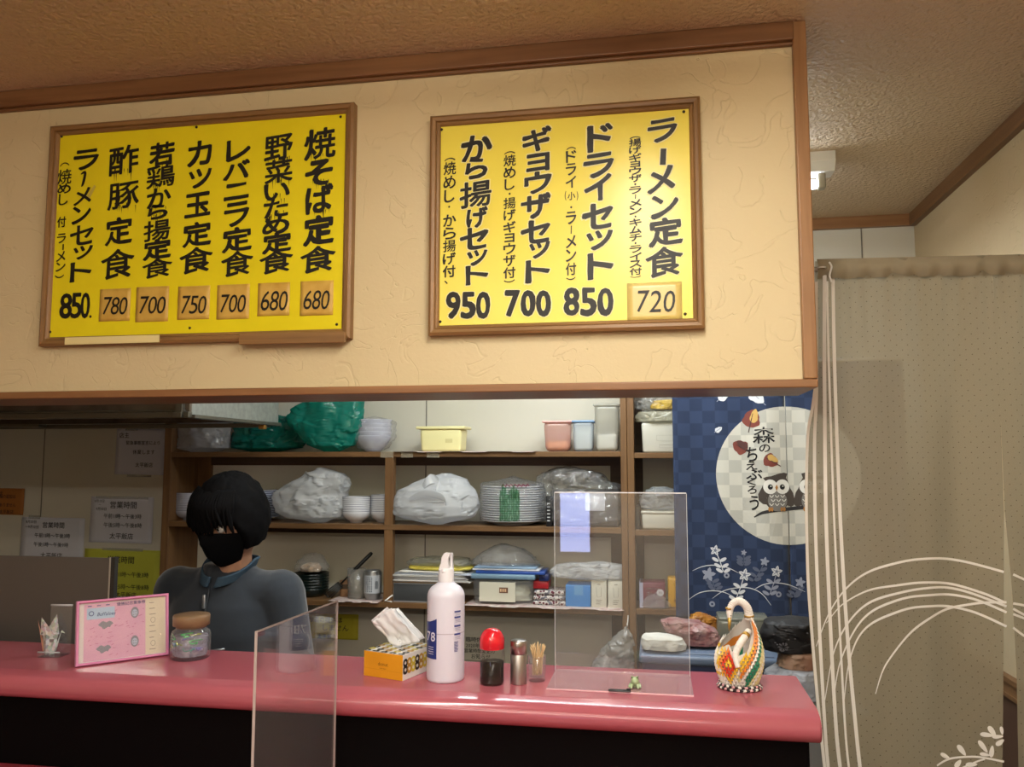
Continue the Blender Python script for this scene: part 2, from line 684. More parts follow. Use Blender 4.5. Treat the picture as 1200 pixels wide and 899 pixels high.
# ------------------------------------------------------------------ counter
ZT = ZC - .455
pink = M('pink_laminate', '#a85964', .16, spec=.6, bump=(60, .03))
pink_low = M('red_laminate', '#b0444f', .2)
black = M('black_panel', '#050506', .6, spec=.1)
CY0, CY1, CX1 = 1.562, 1.838, .283
t = thing('counter_ledge', 'raised pink laminate ledge with rounded nose over a black front', 'counter', (-1.4, 1.7, 0))
prof = []
# section (y, z): flat top, small step, bull nose
for y, z in ((CY1, ZT - .03), (CY1, ZT), (CY0 + .045, ZT), (CY0 + .036, ZT - .001), (CY0 + .028, ZT - .004)):
    prof.append((y, z))
for k in range(1, 13):
    a = PI / 2 - PI * k / 12
    prof.append((CY0 + .026 - .026 * math.cos(a) - (.0 if k < 12 else 0), ZT - .029 + .024 * math.sin(a)))
prof.append((CY0 + .06, ZT - .053))
prof.append((CY1, ZT - .053))
mb = MB()
n = len(prof)
xs = (XL + .02, CX1 - .004, CX1)
v = []
for X, dy in ((xs[0], 0), (xs[1], 0), (xs[2], .004)):
    for y, z in prof:
        v.append((X + 1.4, y - 1.7 + (dy if y < 1.7 else -dy), z))
f = []
for s_ in range(2):
    for i in range(n):
        j = (i + 1) % n
        f.append((s_ * n + i, s_ * n + j, s_ * n + n + j, s_ * n + n + i))
mb.add(v, f, 0, True)
mb.add(v[:n], [tuple(range(n))], 0)
mb.add(v[2 * n:], [tuple(range(n - 1, -1, -1))], 0)
o = ob('ledge_top', mb, pink, t)
for p_ in o.data.polygons:
    p_.use_smooth = True
d = o.modifiers.new('e', 'EDGE_SPLIT')
d.split_angle = math.radians(40)
ob('front_panel', MB().box(XL + 1.42, .268 + 1.4, 1.612 - 1.7, 1.80 - 1.7, .0, ZT - .053), black, t)

zl = at(0, 893.5, 1.61).z
t = thing('guest_counter', 'lower red guest counter in front of the black panel', 'counter', (-1.4, 1.35, 0))
ob('counter_top', MB().rbox(XL + 1.42, CX1 + 1.4, 1.08 - 1.35, 1.611 - 1.35, zl - .045, zl, .003, 2), pink_low, t)
ob('counter_front', MB().box(XL + 1.42, CX1 - .02 + 1.4, 1.53 - 1.35, 1.609 - 1.35, 0, zl - .045), black, t)

steel = M('stainless_steel', '#a3a3a1', .32, metal=1, bump=(40, .04))
t = thing('kitchen_worktop', 'stainless kitchen worktop behind the pink ledge', 'worktop', (-1.4, 2.0, 0))
ob('worktop_slab', MB().rbox(-1.75, 1.38, -.158, .07, .86, .9, .006, 2), steel, t)
ob('worktop_base', MB().box(-1.74, 1.37, -.15, .06, 0, .86), M('grey_cabinet', '#6d6c69', .5), t)

# ------------------------------------------------------------------ the two yellow menu boards
moulding = M('frame_wood', '#977347', .42, wood=('#785833', 'X'))
moulding_z = M('frame_wood_upright', '#9b764a', .42, wood=('#7b5b36', 'Z'))
yellow_a = M('yellow_board', '#efe022', .28, var=('#e6d61e', 6, 1), bump=(30, .03))
yellow_b = M('yellow_board_newer', '#efe056', .3, var=('#ebda50', 5, 1), bump=(18, .02))
ink = M('black_paint', '#16140f', .5)
halo = M('pale_outline', '#efe6a4', .4)
patch_m = M('aged_patch', '#deba5c', .45, var=('#c79c42', 26, 1))
patch_n = M('newer_patch', '#dcc67a', .3, var=('#d2b968', 14, 1))
screw_m = M('dark_screw', '#3a352c', .35, metal=.7)
tape_m = M('old_tape', '#e6d79c', .5)

YP = YS - .013      # painted face of the panels
YI = YP - .0012


def px2(x, y, Y=YP):
    p = at(x, y, Y)
    return p.x, p.z


class Board:
    """a framed board hung on the soffit; all px are photo pixels on its face"""

    def __init__(s, label, corners, panel_m, ox, oy, sc):
        s.ox, s.oy, s.sc = ox, oy, sc
        P = [px2(*c, YS - .024) for c in corners]           # TL TR BR BL outer corners
        x0 = (P[0][0] + P[3][0]) / 2
        x1 = (P[1][0] + P[2][0]) / 2
        z1 = (P[0][1] + P[1][1]) / 2
        z0 = (P[2][1] + P[3][1]) / 2
        s.t = thing('menu_board', label, 'menu board', ((x0 + x1) / 2, YS, z0))
        s.c = Vector(((x0 + x1) / 2, YS, z0))
        s.x0, s.x1, s.z0, s.z1 = x0, x1, z0, z1
        w = .0235
        hw = (x1 - x0) / 2
        H = z1 - z0
        sec = [(0, -.0), (0, -.022), (.006, -.026), (.013, -.024), (.0145, -.019), (.0165, -.0205), (.021, -.018), (w, -.014), (w, 0)]
        fm = MB()
        loop = []
        for u, d in sec:
            loop.append([(-hw + u, d, u), (hw - u, d, u), (hw - u, d, H - u), (-hw + u, d, H - u)])
        for k, mi in ((0, 0), (1, 1), (2, 0), (3, 1)):
            v, f = [], []
            for r in loop:
                v += [r[k], r[(k + 1) % 4]]
            for i in range(len(sec) - 1):
                f.append((2 * i, 2 * i + 1, 2 * i + 3, 2 * i + 2))
            fm.add(v, f, mi)
        s.frame = ob('frame', fm, [moulding, moulding_z], s.t)
        ob('panel', MB().box(-hw + w - .004, hw - w + .004, -.013, -.004, w - .004, H - w + .004), panel_m, s.t)

    def loc(s, X, Y):
        p = at(s.ox + X / s.sc, s.oy + Y / s.sc, YI)
        return p.x - s.c.x, p.z - s.c.z

    def cells(s, name, chars, boxes, bold, y=None, halo_=0, slant=0, rise=.06, jit=.0, label=None):
        yy = -(YS - YI) if y is None else y
        mb, hb = MB(), MB()
        for ch, b in zip(chars, boxes):
            x0, z1 = s.loc(b[0], b[1])
            x1, z0 = s.loc(b[2], b[3])
            a = ((x0 + x1) / 2, (z0 + z1) / 2, x1 - x0, z1 - z0)
            put(mb, ch, *a, yy, bold * 1.55, rise=rise, slant=slant, jit=jit)
            if halo_:
                put(hb, ch, a[0], a[1], a[2] + halo_, a[3] + halo_, yy + .0006, bold * 1.55 + .035, rise=rise, slant=slant)
        o = ob(name, mb, ink, s.t)
        if halo_:
            ob('lettering_outline', hb, halo, s.t)
        return o, mb

    def screw(s, X, Y):
        x, z = s.loc(X, Y)
        m = MB().lathe([(0, .0025), (.0022, .0022), (.0034, .0008), (.0034, 0)], 12, mat=Matrix.Translation((x, -.013, z)) @ Matrix.Rotation(PI / 2, 4, 'X'))
        ob('screw', m, screw_m, s.t)

    def patch(s, X0, Y0, X1, Y1, text, tb, mat, bold, tilt=0):
        ax, az = s.loc(X0, (Y0 + Y1) / 2 - (Y1 - Y0) / 2)
        bx, bz = s.loc(X1, Y1)
        m = MB()
        nu, nv = 8, 8
        m.grid(lambda u, v: (ax + (bx - ax) * u, -.0140 - .0006 * abs(noise.noise(Vector((u * 3 + X0, v * 3, 1)))), bz + (az - bz) * v), nu, nv)
        p = ob('price_patch', m, mat, s.t, solid=.0008)
        nb = MB()
        n = len(text)
        for i, ch in enumerate(text):
            cx0 = tb[0] + (tb[2] - tb[0]) * i / n
            cx1 = tb[0] + (tb[2] - tb[0]) * (i + .9) / n
            x0, z1 = s.loc(cx0, tb[1])
            x1, z0 = s.loc(cx1, tb[3])
            put(nb, ch, (x0 + x1) / 2, (z0 + z1) / 2, x1 - x0, z1 - z0, -.0158, bold, slant=.12)
        ob('price_figures', nb, ink, p)


PV = '\ufe35'   # vertical opening bracket
PW = '\ufe36'


def vbar(mb, b, x0, x1, z0, z1, y):
    pass


A = Board('yellow hand-painted menu board with six taped price patches, hung nearer the hood', [(59, 147), (413, 120), (411, 397), (43.5, 405)], yellow_a, 30, 100, 2.81)
cols = [
    ('焼そば定食', [(920, 145, 1020, 238), (922, 248, 1010, 328), (922, 330, 1010, 418), (915, 430, 1015, 523), (905, 532, 1020, 612)], .028),
    ('野菜いため定食', [(788, 167, 878, 243), (788, 247, 878, 318), (785, 325, 870, 375), (785, 375, 865, 433), (780, 435, 868, 488), (780, 488, 875, 548), (770, 545, 880, 615)], .027),
    ('レバニラ定食', [(662, 180, 740, 245), (652, 252, 738, 305), (654, 325, 735, 373), (655, 387, 735, 463), (648, 470, 745, 545), (645, 548, 748, 625)], .025),
    ('カツ玉定食', [(535, 185, 612, 262), (537, 277, 612, 335), (525, 357, 607, 430), (518, 452, 610, 528), (508, 535, 615, 615)], .025),
    ('若鶏から揚定食', [(410, 190, 488, 262), (400, 265, 490, 333), (400, 340, 478, 400), (402, 395, 468, 438), (390, 446, 475, 508), (388, 510, 478, 570), (385, 572, 482, 630)], .024),
    ('酢豚定食', [(277, 202, 370, 290), (273, 322, 372, 402), (264, 437, 350, 523), (250, 542, 355, 633)], .022),
]
drips = random.Random(3)
for ci, (chars, boxes, bold) in enumerate(cols):
    o, mb = A.cells('dish_lettering', chars, boxes, bold, rise=.10, jit=.0006)
    if ci in (0, 1, 4, 5):
        dm = MB()
        for b in boxes[:4 if ci in (1, 4) else 2 if ci == 5 else 3]:
            for k in range(9):
                X = drips.uniform(b[0] + 8, b[2] - 8)
                Yb_ = b[3] - drips.uniform(0, 22)
                L = drips.uniform(12, 34)
                p0, p1, p2 = A.loc(X - 1.2, Yb_), A.loc(X + 1.2, Yb_), A.loc(X, Yb_ + L)
                dm.flat([p0, p2, p1], -(YS - YI) + .0002)
        ob('paint_drips', dm, ink, A.t)['kind'] = 'stuff'
A.cells('dish_lettering', 'ラ', [(160, 215, 240, 275)], .02, rise=.05)
mb = MB()
for pts, w in (([(182, 293), (196, 287), (190, 320), (184, 334)], 8),):
    ribbon(mb, [A.loc(*q) for q in ipol(pts, 6)], w / 2.81 / F * 1.8 * 1.4, -(YS - YI), taper=True)
ob('dish_lettering', mb, ink, A.t)
A.cells('dish_lettering', 'メンセット', [(160, 340, 215, 392), (154, 398, 213, 453), (148, 462, 222, 524), (158, 530, 220, 570), (148, 582, 215, 643)], .018, rise=.1)
mb = MB()
mb.flat([A.loc(202, 365), A.loc(226, 328), A.loc(232, 333), A.loc(212, 372)], -(YS - YI) - .0004)
ob('worn_patch', mb, M('bare_paint', '#cdbb52', .4), A.t)
A.cells('small_lettering', PV + '焼めし付ラーメン' + PW, [(114, 255, 144, 265), (106, 278, 150, 324), (106, 325, 148, 355), (110, 358, 138, 394), (105, 433, 132, 467), (104, 489, 132, 519), (122, 522, 125, 543), (102, 547, 130, 580), (100, 583, 130, 612), (96, 625, 126, 634)], .016, rise=.05)
A.cells('price_figures', '850.', [(115, 685, 150, 768), (152, 683, 182, 768), (184, 682, 209, 768), (210, 757, 217, 766)], .025, rise=0)
for b, tx, tb in (((246, 672, 342, 775), '780', (258, 698, 338, 755)), ((366, 665, 468, 777), '700', (378, 696, 464, 752)), ((503, 663, 604, 769), '750', (516, 694, 598, 752)),
                  ((632, 658, 735, 768), '700', (644, 690, 728, 748)), ((766, 652, 868, 757), '680', (778, 678, 866, 742)), ((906, 646, 1012, 756), '680', (918, 676, 1004, 738))):
    A.patch(*b, tx, tb, patch_m, .0)
for X, Y in ((118, 168), (562, 137), (1037, 103), (80, 812), (540, 799), (1024, 787)):
    A.screw(X, Y)
a, b = A.loc(142, 832), A.loc(450, 850)
ob('repair_strip', MB().box(a[0], b[0], -.0275, -.0255, b[1] + .001, a[1] - .001), tape_m, A.t)
a, b = A.loc(716, 818), A.loc(1062, 842)
ob('loose_moulding', MB().box(a[0], b[0], -.034, -.024, b[1] - .004, a[1] - .002, mat=Matrix.Rotation(math.radians(.35), 4, 'Y')), moulding, A.t, bevel=.002)

B = Board('yellow menu board listing four set meals with one taped price, hung nearer the curtain', [(503.5, 136), (820.5, 112), (825.5, 384), (502, 393.5)], yellow_b, 490, 100, 2.997)
for chars, boxes in (
    ('ラ', [(805, 122, 912, 195)]),
    ('メン定食', [(803, 287, 903, 375), (817, 385, 915, 462), (808, 467, 930, 560), (797, 570, 932, 668)]),
    ('ドライセット', [(594, 140, 685, 228), (580, 242, 690, 320), (582, 317, 680, 403), (577, 417, 685, 503), (590, 512, 685, 574), (594, 587, 685, 678)]),
    ('ギョウザセット', [(366, 152, 468, 228), (380, 242, 462, 300), (372, 307, 468, 377), (360, 385, 466, 465), (360, 477, 466, 553), (390, 550, 464, 605), (377, 612, 463, 688)]),
    ('から揚げセット', [(152, 177, 260, 260), (165, 257, 243, 325), (146, 340, 258, 424), (170, 430, 245, 498), (146, 502, 246, 575), (172, 580, 244, 630), (166, 632, 246, 697)]),
):
    B.cells('dish_lettering', chars, boxes, .028, halo_=.004, rise=.1, jit=.0004)
mb, hb = MB(), MB()
ribbon(mb, [B.loc(*q) for q in ((862, 222), (861, 240), (860, 262), (859, 279))], .0125, -(YS - YI))
ribbon(hb, [B.loc(*q) for q in ((862, 219), (861, 240), (860, 262), (859, 282))], .0165, -(YS - YI) + .0006)
ob('dish_lettering', mb, ink, B.t)
ob('lettering_outline', hb, halo, B.t)


def small(text, x0, x1, y0, y1, weights=None, dx=0):
    """a column of small lettering, top to bottom"""
    w8 = {PV: .35, PW: .35, '・': .55, 'ー': .75, 'ョ': .8, 'ッ': .8}
    ws = [w8.get(c, 1) for c in text]
    tot = sum(ws)
    bx, y = [], y0
    chars = ''
    mbx = []
    for c, w in zip(text, ws):
        h = (y1 - y0) * w / tot
        k = dx * (y - y0) / (y1 - y0)
        cxm = (x0 + x1) / 2 + k
        hw = (x1 - x0) / 2
        if c == 'ー':
            mbx.append((cxm, y, h))
        elif c == '・':
            bx.append((cxm - 3.5, y + h / 2 - 3.5, cxm + 3.5, y + h / 2 + 3.5))
            chars += c
        elif c in (PV, PW):
            bx.append((cxm - hw * .9, y + h * .35, cxm + hw * .9, y + h * .8))
            chars += c
        else:
            q = .82 if c in 'しョ' else 1
            bx.append((cxm - hw * q, y + h * .06, cxm + hw * q, y + h * .94))
            chars += c
        y += h
    B.cells('small_lettering', chars, bx, .017, rise=.06)
    if mbx:
        m = MB()
        for cxm, yy, h in mbx:
            ribbon(m, [B.loc(cxm + 1, yy + h * .1), B.loc(cxm, yy + h * .9)], .0022, -(YS - YI))
        ob('small_lettering', m, ink, B.t)


small(PV + '揚げギョウザ・ラーメン・キムチ・ライス付' + PW, 740, 784, 178, 676, dx=2)
small(PV + 'ドライ', 519, 556, 212, 362, dx=-1)
B.cells('small_lettering', '(小)', [(515, 372, 520, 404), (525, 375, 552, 402), (557, 372, 562, 404)], .014, rise=.06)
small('・ラーメン付' + PW, 519, 556, 415, 686, dx=-1)
small(PV + '焼めし・揚げギョウザ付' + PW, 300, 343, 228, 694, dx=-1)
small(PV + '焼めし・', 90, 133, 250, 440, dx=-3)
small('から揚げ付', 88, 133, 452, 676, dx=-2)
B.cells('small_lettering', '、', [(92, 686, 104, 698)], .01)
for tx, bx in (('950', (98, 725, 255, 820)), ('700', (305, 720, 468, 812)), ('850', (510, 710, 688, 810))):
    n = 3
    bb = [(bx[0] + (bx[2] - bx[0]) * (i + .03) / 3, bx[1], bx[0] + (bx[2] - bx[0]) * (i + .95) / 3, bx[3]) for i in range(3)]
    B.cells('price_figures', tx, bb, .04, halo_=.0035, rise=.0)
B.patch(733, 696, 928, 822, '720', (768, 722, 908, 796), patch_n, .0)
for X, Y in ((82, 155), (933, 92), (77, 830), (938, 803)):
    B.screw(X, Y)

# ------------------------------------------------------------------ shelves on the back wall
shelf_w = M('shelf_wood', '#785736', .5, wood=('#604428', 'X'))
shelf_wz = M('shelf_wood_upright', '#7b5936', .5, wood=('#65472c', 'Z'))
SY = 3.08                    # front edge
DY = YB - .004


def shelf_z(px, py):
    return at(px, py, SY).z


Z1 = shelf_z(470, 529.4)
Z2 = shelf_z(600, 617.0)
Z3 = shelf_z(560, 709.5)
TH = .021
xl = at(191, 560, SY).x
xl2 = at(199.5, 560, SY).x
xm0, xm1 = at(450.5, 580, SY).x, at(460.5, 580, SY).x
xr0, xr1 = at(728, 600, SY).x, at(735.5, 600, SY).x
xq0, xq1 = at(736, 600, SY).x, at(744, 600, SY).x
ztop = ZS + .35
t = thing('wall_shelf', 'long brown wooden shelf unit with three boards on the kitchen wall', 'shelf', ((xl + xr1) / 2, SY, Z3 - .8))
O = Vector(t.location)


def loc_box(x0, x1, y0, y1, z0, z1, o=None):
    o = O if o is None else o
    return MB().box(x0 - o.x, x1 - o.x, y0 - o.y, y1 - o.y, z0 - o.z, z1 - o.z)


ob('side_panel', loc_box(xl, xl2, SY, DY, .02, ztop), shelf_wz, t, bevel=.002)
ob('side_panel', loc_box(xr0, xr1, SY, DY, .02, ztop), shelf_wz, t, bevel=.002)
ob('divider', loc_box(xm0, xm1, SY + .001, SY + .035, Z3 - TH, Z1 - TH), shelf_wz, t, bevel=.002)
ob('back_batten', loc_box(xr0 - .05, xr0, DY - .025, DY, Z3 - .9, Z1 - TH), dark_wood, t)
ob('back_batten', loc_box(xl2, xl2 + .06, DY - .02, DY, Z2, Z1 - TH), shelf_wz, t)
for z in (Z1, Z2, Z3):
    ob('shelf_board', loc_box(xl2, xr0, SY, DY, z - TH, z), shelf_w, t, bevel=.002)
    ob('back_rail', loc_box(xl2, xr0, DY - .018, DY, z - TH - .035, z - TH), dark_wood, t)
xe = at(880, 600, SY).x
t2 = thing('wall_shelf', 'narrower brown shelf unit partly hidden by the blue doorway curtain', 'shelf', ((xq0 + xe) / 2, SY, Z3 - .8))
O2 = Vector(t2.location)
ob('side_panel', loc_box(xq0, xq1, SY - .004, DY, .02, ztop, O2), shelf_wz, t2, bevel=.002)
ob('side_panel', loc_box(xe - .02, xe, SY, DY, .02, Z1 + .2, O2), shelf_wz, t2, bevel=.002)
ob('back_batten', loc_box(xq1, xq1 + .028, DY - .03, DY, Z3 - .9, ztop, O2), dark_wood, t2)
R1, R2, R3 = shelf_z(765, 530.5), shelf_z(765, 621.5), shelf_z(765, 714)
for z in (R1, R2, R3):
    ob('shelf_board', loc_box(xq1, xe - .02, SY, DY, z - TH, z, O2), shelf_w, t2, bevel=.002)
RS = DY - .004

# ------------------------------------------------------------------ hood
hood_m = M('greasy_hood_metal', '#75685a', .45, metal=.4, var=('#453a30', 14, 1), bump=(60, .25))
galv = M('galvanised_sheet', '#8d918e', .42, metal=.6, var=('#a9aca8', 55, 1))
hx = at(222, 480, 2.25).x
hz0 = at(210, 485, 2.25).z
t = thing('range_hood', 'greasy dark metal range hood with a galvanised end panel', 'range hood', ((XL + hx) / 2, 2.5, hz0))
H0 = Vector(t.location)
hb_ = at(333, 496, 2.8)
ob('front_panel', MB().box(XL + .01 - H0.x, hx - H0.x, 2.25 - 2.5, 2.262 - 2.5, 0, .5), hood_m, t)
ob('end_panel', MB().box(hx - H0.x - .01, hx - H0.x, 2.262 - 2.5, .34, -.002, .5), galv, t)
ob('back_panel', MB().box(XL + .01 - H0.x, hx - H0.x - .01, .32, .335, .0, .5), hood_m, t)
ob('top_panel', MB().box(XL + .01 - H0.x, hx - H0.x, -.25, .34, .5, .51), hood_m, t)
rail_m = M('hood_rail', '#6a675f', .35, metal=.8, bump=(80, .2))
mb = MB().box(XL + .01 - H0.x, hx - H0.x + .004, -.262, -.24, -.012, .006).box(XL + .01 - H0.x, hx - H0.x - .01, -.262, -.25, .006, .012)
ob('drip_rail', mb, rail_m, t, bevel=.002)
mb = MB().box(hx - H0.x - .012, hx - H0.x + .014, -.24, .34, -.014, -.002)
ob('drip_rail', mb, rail_m, t, bevel=.002)
ob('drip_rail', MB().box(XL + .01 - H0.x, hx - H0.x - .02, .29, .32, -.02, -.004), rail_m, t, bevel=.002)
c_ = at(311, 497, 2.75)
ob('clip', MB().rbox(c_.x - H0.x - .012, c_.x - H0.x + .012, .22, .24, -.03, -.012, .003, 2), M('brass_clip', '#b58b4c', .35, metal=.8), t)
c_ = at(213, 478, 2.25)
ob('corner_bracket', MB().box(c_.x - H0.x - .012, c_.x - H0.x + .012, -.268, -.25, -.012, .075).box(c_.x - H0.x - .016, c_.x - H0.x + .012, -.272, -.262, -.012, .004), rail_m, t, bevel=.002)
ob('splash_angle', MB().box(XL + .01 - H0.x, at(55, 497, 2.6).x - H0.x, .06, .10, -.022, -.012, mat=Matrix.Rotation(math.radians(.5), 4, 'Y')), rail_m, t)

# dark splash sheet standing on the worktop
a = at(135, 654, 1.93)
b = at(-140, 652, 1.93)
t = thing('splash_screen', 'dark grey metal splash screen standing behind the pink ledge', 'splash screen', (a.x - .3, 1.93, .9))
sh = M('dark_grey_sheet', '#5b5753', .35, metal=.25, bump=(3, .04))
ob('sheet', MB().box(-.9, .292, -.002, .002, .0, a.z - .9), sh, t)
ob('edge_strip', MB().box(.292, .304, -.006, .008, .0, a.z - .9 + .002), M('dark_edge', '#2b2926', .4), t)
ob('edge_trim', MB().box(.2885, .2925, -.007, -.002, .0, a.z - .9 + .002), M('light_edge', '#b9b8b2', .3, metal=.6), t)
ob('foot', MB().rbox(-.86, .28, -.03, .06, 0, .012, .003, 2), sh, t)

# ------------------------------------------------------------------ builders for the things on the shelves
def lerp_rows(rows, v):
    for a, b in zip(rows, rows[1:]):
        if v <= b[0] + 1e-9:
            k = (v - a[0]) / max(b[0] - a[0], 1e-9)
            k = k * k * (3 - 2 * k) * .5 + k * .5
            return [a[i] + (b[i] - a[i]) * k for i in range(len(a))]
    return list(rows[-1])


def facet(q):
    """crisp creases: the upper hull of four tilted cones"""
    dd, pp = noise.voronoi(q)
    best = -9
    for d_, p_ in zip(dd, pp):
        g = noise.noise_vector(p_ * 3.7 + Vector((.3, .7, .1))) * 2.2
        best = max(best, g.dot(q - p_) - .55 * d_)
    return best


def sack(rows, depth, seed=1, amp=.012, fold=16, n=120, m=76, flat=True, e=.8, pinch=.35):
    """crumpled plastic bag: rows of (height, left, right) in metres from bottom to top, creased by folded noise"""
    rows = sorted(rows)
    z0, z1 = rows[0][0], rows[-1][0]
    wmax = max(r[2] - r[1] for r in rows)
    mb = MB()
    sd = Vector((seed * 7.13, seed * 3.7, seed * 1.9))
    v = []
    for j in range(m + 1):
        t = j / m
        z = z0 + (z1 - z0) * t
        r = lerp_rows(rows, z)
        cx, hw = (r[1] + r[2]) / 2, (r[2] - r[1]) / 2
        hd = depth / 2 * (pinch + (1 - pinch) * min(1, 2 * hw / wmax))
        edge = min(1, .35 + 6 * min(t, 1 - t))
        for i in range(n):
            a = 2 * PI * i / n
            ca, sa = math.cos(a), math.sin(a)
            x = math.copysign(abs(ca) ** e, ca) * hw * (edge if t < .1 or t > .9 else 1)
            y = math.copysign(abs(sa) ** e, sa) * hd * (edge if t < .1 or t > .9 else 1)
            q = Vector((cx + x, y, z)) * fold + sd
            val = facet(q) + .45 * facet(q * 2.3 + sd)
            q2 = Vector((cx + x, y * 1.3, z * .6)) * fold * .45 + sd
            rg = abs(noise.noise(q2 + noise.noise_vector(q2 * .7) * .8))
            k = amp * (1.5 * val + .35) + amp * 1.6 * (.22 - rg)
            nn = Vector((ca, sa, 0))
            p = Vector((cx + x, y, z)) + nn * k * (.5 if t < .06 else 1)
            p.z += amp * .6 * noise.noise(q * .8) * (0 if t < .12 else 1)
            p.z = max(p.z, z0)
            v.append(p)
    f = []
    for j in range(m):
        for i in range(n):
            i2 = (i + 1) % n
            f.append((j * n + i, j * n + i2, (j + 1) * n + i2, (j + 1) * n + i))
    c0 = len(v)
    r0, r1 = rows[0], rows[-1]
    v.append(Vector(((r0[1] + r0[2]) / 2, 0, z0)))
    v.append(Vector(((r1[1] + r1[2]) / 2, 0, z1 + amp * .2)))
    for i in range(n):
        i2 = (i + 1) % n
        f.append((c0, i2, i))
        f.append((c0 + 1, m * n + i, m * n + i2))
    return mb.add(v, f, 0, True)


def pxrows(rows, Y, base):
    """photo rows (y, left, right) at depth Y -> metres about the point base"""
    o = []
    for py, a, b in rows:
        pa, pb = at(a, py, Y), at(b, py, Y)
        o.append(((pa.z + pb.z) / 2 - base.z, pa.x - base.x, pb.x - base.x))
    o.sort()
    dz = o[0][0]
    return [(q[0] - dz, q[1], q[2]) for q in o]


def width(x0, x1, py, Y):
    return abs(at(x1, py, Y).x - at(x0, py, Y).x)


ceramic = M('white_ceramic', '#d8d8dc', .18, coat=.4)
ceramic_b = M('bluish_ceramic', '#b9bccb', .2, coat=.4)
rim_m = M('dark_rim', '#4f5262', .3)
clear_bag = MT('clear_film', '#f0f2f4', .17, .09, 1.2, bump=(45, .9))
white_bag = MT('white_carrier_plastic', '#e9ebee', .82, .3, .5)
grey_bag = MT('cloudy_plastic', '#d6d9e0', .55, .22, .8)
green_bag = MT('green_plastic', '#1a9a8a', .86, .16, .9)
green_bag2 = MT('dark_green_plastic', '#138579', .9, .18, .8)
clear_hard = MT('clear_box_plastic', '#dfe3e6', .16, .08, 1.0)


def bowl_profile(r, h, foot=.45, t=.0018):
    o = [(0, .004), (r * foot - .003, .004), (r * foot - .002, 0), (r * foot, 0), (r * foot + .001, .006)]
    for k in range(1, 9):
        a = k / 8
        o.append((r * foot + (r - r * foot) * math.sin(a * PI / 2) ** .9, .006 + (h - .006) * a ** 1.35))
    o.append((r - t * .3, h + t * .4))
    for k in range(8, -1, -1):
        a = k / 8
        o.append(((r * foot + (r - r * foot) * math.sin(a * PI / 2) ** .9) - t, .006 + (h - .006) * a ** 1.35 + t * .8 * (1 - a) + .001))
    o.append((0, .010))
    return o


def plate_profile(r, h=.018, t=.004):
    return [(0, .002), (r * .55, .002), (r * .55, 0), (r * .6, 0), (r * .62, .004), (r * .8, h * .55), (r * .97, h), (r, h + .001), (r, h + t * .8), (r * .97, h + t), (r * .8, h * .55 + t), (r * .6, t + .002), (0, t + .002)]


NTH = ['bottom', 'second', 'third', 'fourth', 'fifth', 'sixth', 'seventh', 'eighth', 'ninth', 'tenth', 'eleventh', 'twelfth', 'thirteenth', 'fourteenth', 'fifteenth', 'sixteenth', 'seventeenth']


def nth(i, n):
    return 'topmost' if i == n - 1 else 'bottom' if i == 0 else NTH[i] + ' from the bottom'


def stack(name, what, where, cat, group, prof, pos, n, pitch, mat, rim=None, seg=40):
    first = None
    for i in range(n):
        loc = (pos[0], pos[1], pos[2] + i * pitch)
        label = f'{what}, {nth(i, n)} of {where}'
        if first is None:
            first = thing(name, label, cat, loc, 0, group)
            ob('body', MB().lathe(prof, seg), mat, first)
            if rim:
                r, h = rim
                ob('rim', MB().lathe([(r - .0025, h + .0008), (r + .0002, h + .0012), (r + .0004, h - .0004), (r - .001, h - .0012)], seg), rim_m, first)
        else:
            dup(first, loc, random.uniform(0, 6), label, group)


# top board --------------------------------------------------------------
Yt = 3.19


def bag(name, label, rows, Y, z, depth, mat, seed, amp=.012, fold=16, cat='bag', group=None, knot=None, **k):
    mid = rows[len(rows) // 2]
    c = at((mid[1] + mid[2]) / 2, rows[0][0], Y)
    base = Vector((c.x, Y, z))
    t = thing(name, label, cat, base, 0, group)
    ob('film', sack(pxrows(rows, Y, base), depth, seed, amp, fold, **k), mat, t)
    return t, base


bag('plastic_bag', 'cloudy white plastic bag at the left end of the top board', [(531, 209, 267), (520, 209, 267), (505, 210, 266), (492, 213, 263), (484, 220, 256)], 3.17, Z1, .15, grey_bag, 1, .008, 22)
bag('plastic_bag', 'flat dark green plastic bag beside the cloudy white one on the top board', [(531, 276, 345), (520, 275, 354), (507, 275, 349), (492, 277, 338), (484, 284, 325)], 3.225, Z1, .11, green_bag2, 2, .010, 20)
t, b_ = bag('plastic_bag', 'tall full green plastic bag on the top board beside the wrapped bowls', [(528, 366, 412), (520, 362, 416), (508, 352, 420), (495, 340, 423), (488, 337, 424), (478, 343, 424), (468, 358, 426), (460, 366, 428)], 3.12, Z1, .095, green_bag, 3, .008, 16)
mb = MB()
for k, (x, z, r) in enumerate(((.05, .195, .016), (.075, .225, .022))):
    pass
# conical white bowls wrapped in film
c = at(437.5, 527, 3.17)
rb = width(417.5, 458, 490, 3.17) / 2
stack('ramen_bowl', 'white wrapped ramen bowl', 'the film-wrapped stack on the top board', 'bowl', 'wrapped ramen bowls on the top board', [(0, .003), (rb * .36, .003), (rb * .36, 0), (rb * .42, 0), (rb * .44, .006), (rb * .78, .03), (rb, .062), (rb, .065), (rb * .97, .064), (rb * .75, .033), (rb * .4, .01), (0, .009)],
      (c.x, 3.17, Z1), 5, .0165, ceramic_b, None)
t = thing('bowl_wrapper', 'crinkled clear film around the bowls on the top board', 'plastic wrap', (c.x, 3.17, Z1))
ob('film', sack([(0, -rb * .6, rb * .6), (.03, -rb * .85, rb * .9), (.06, -rb * 1.06, rb * 1.1), (.12, -rb * 1.04, rb * 1.2), (.135, -rb * .7, rb * .8), (.145, -rb * .2, rb * .3)], rb * 2.1, 8, .005, 40), clear_bag, t)

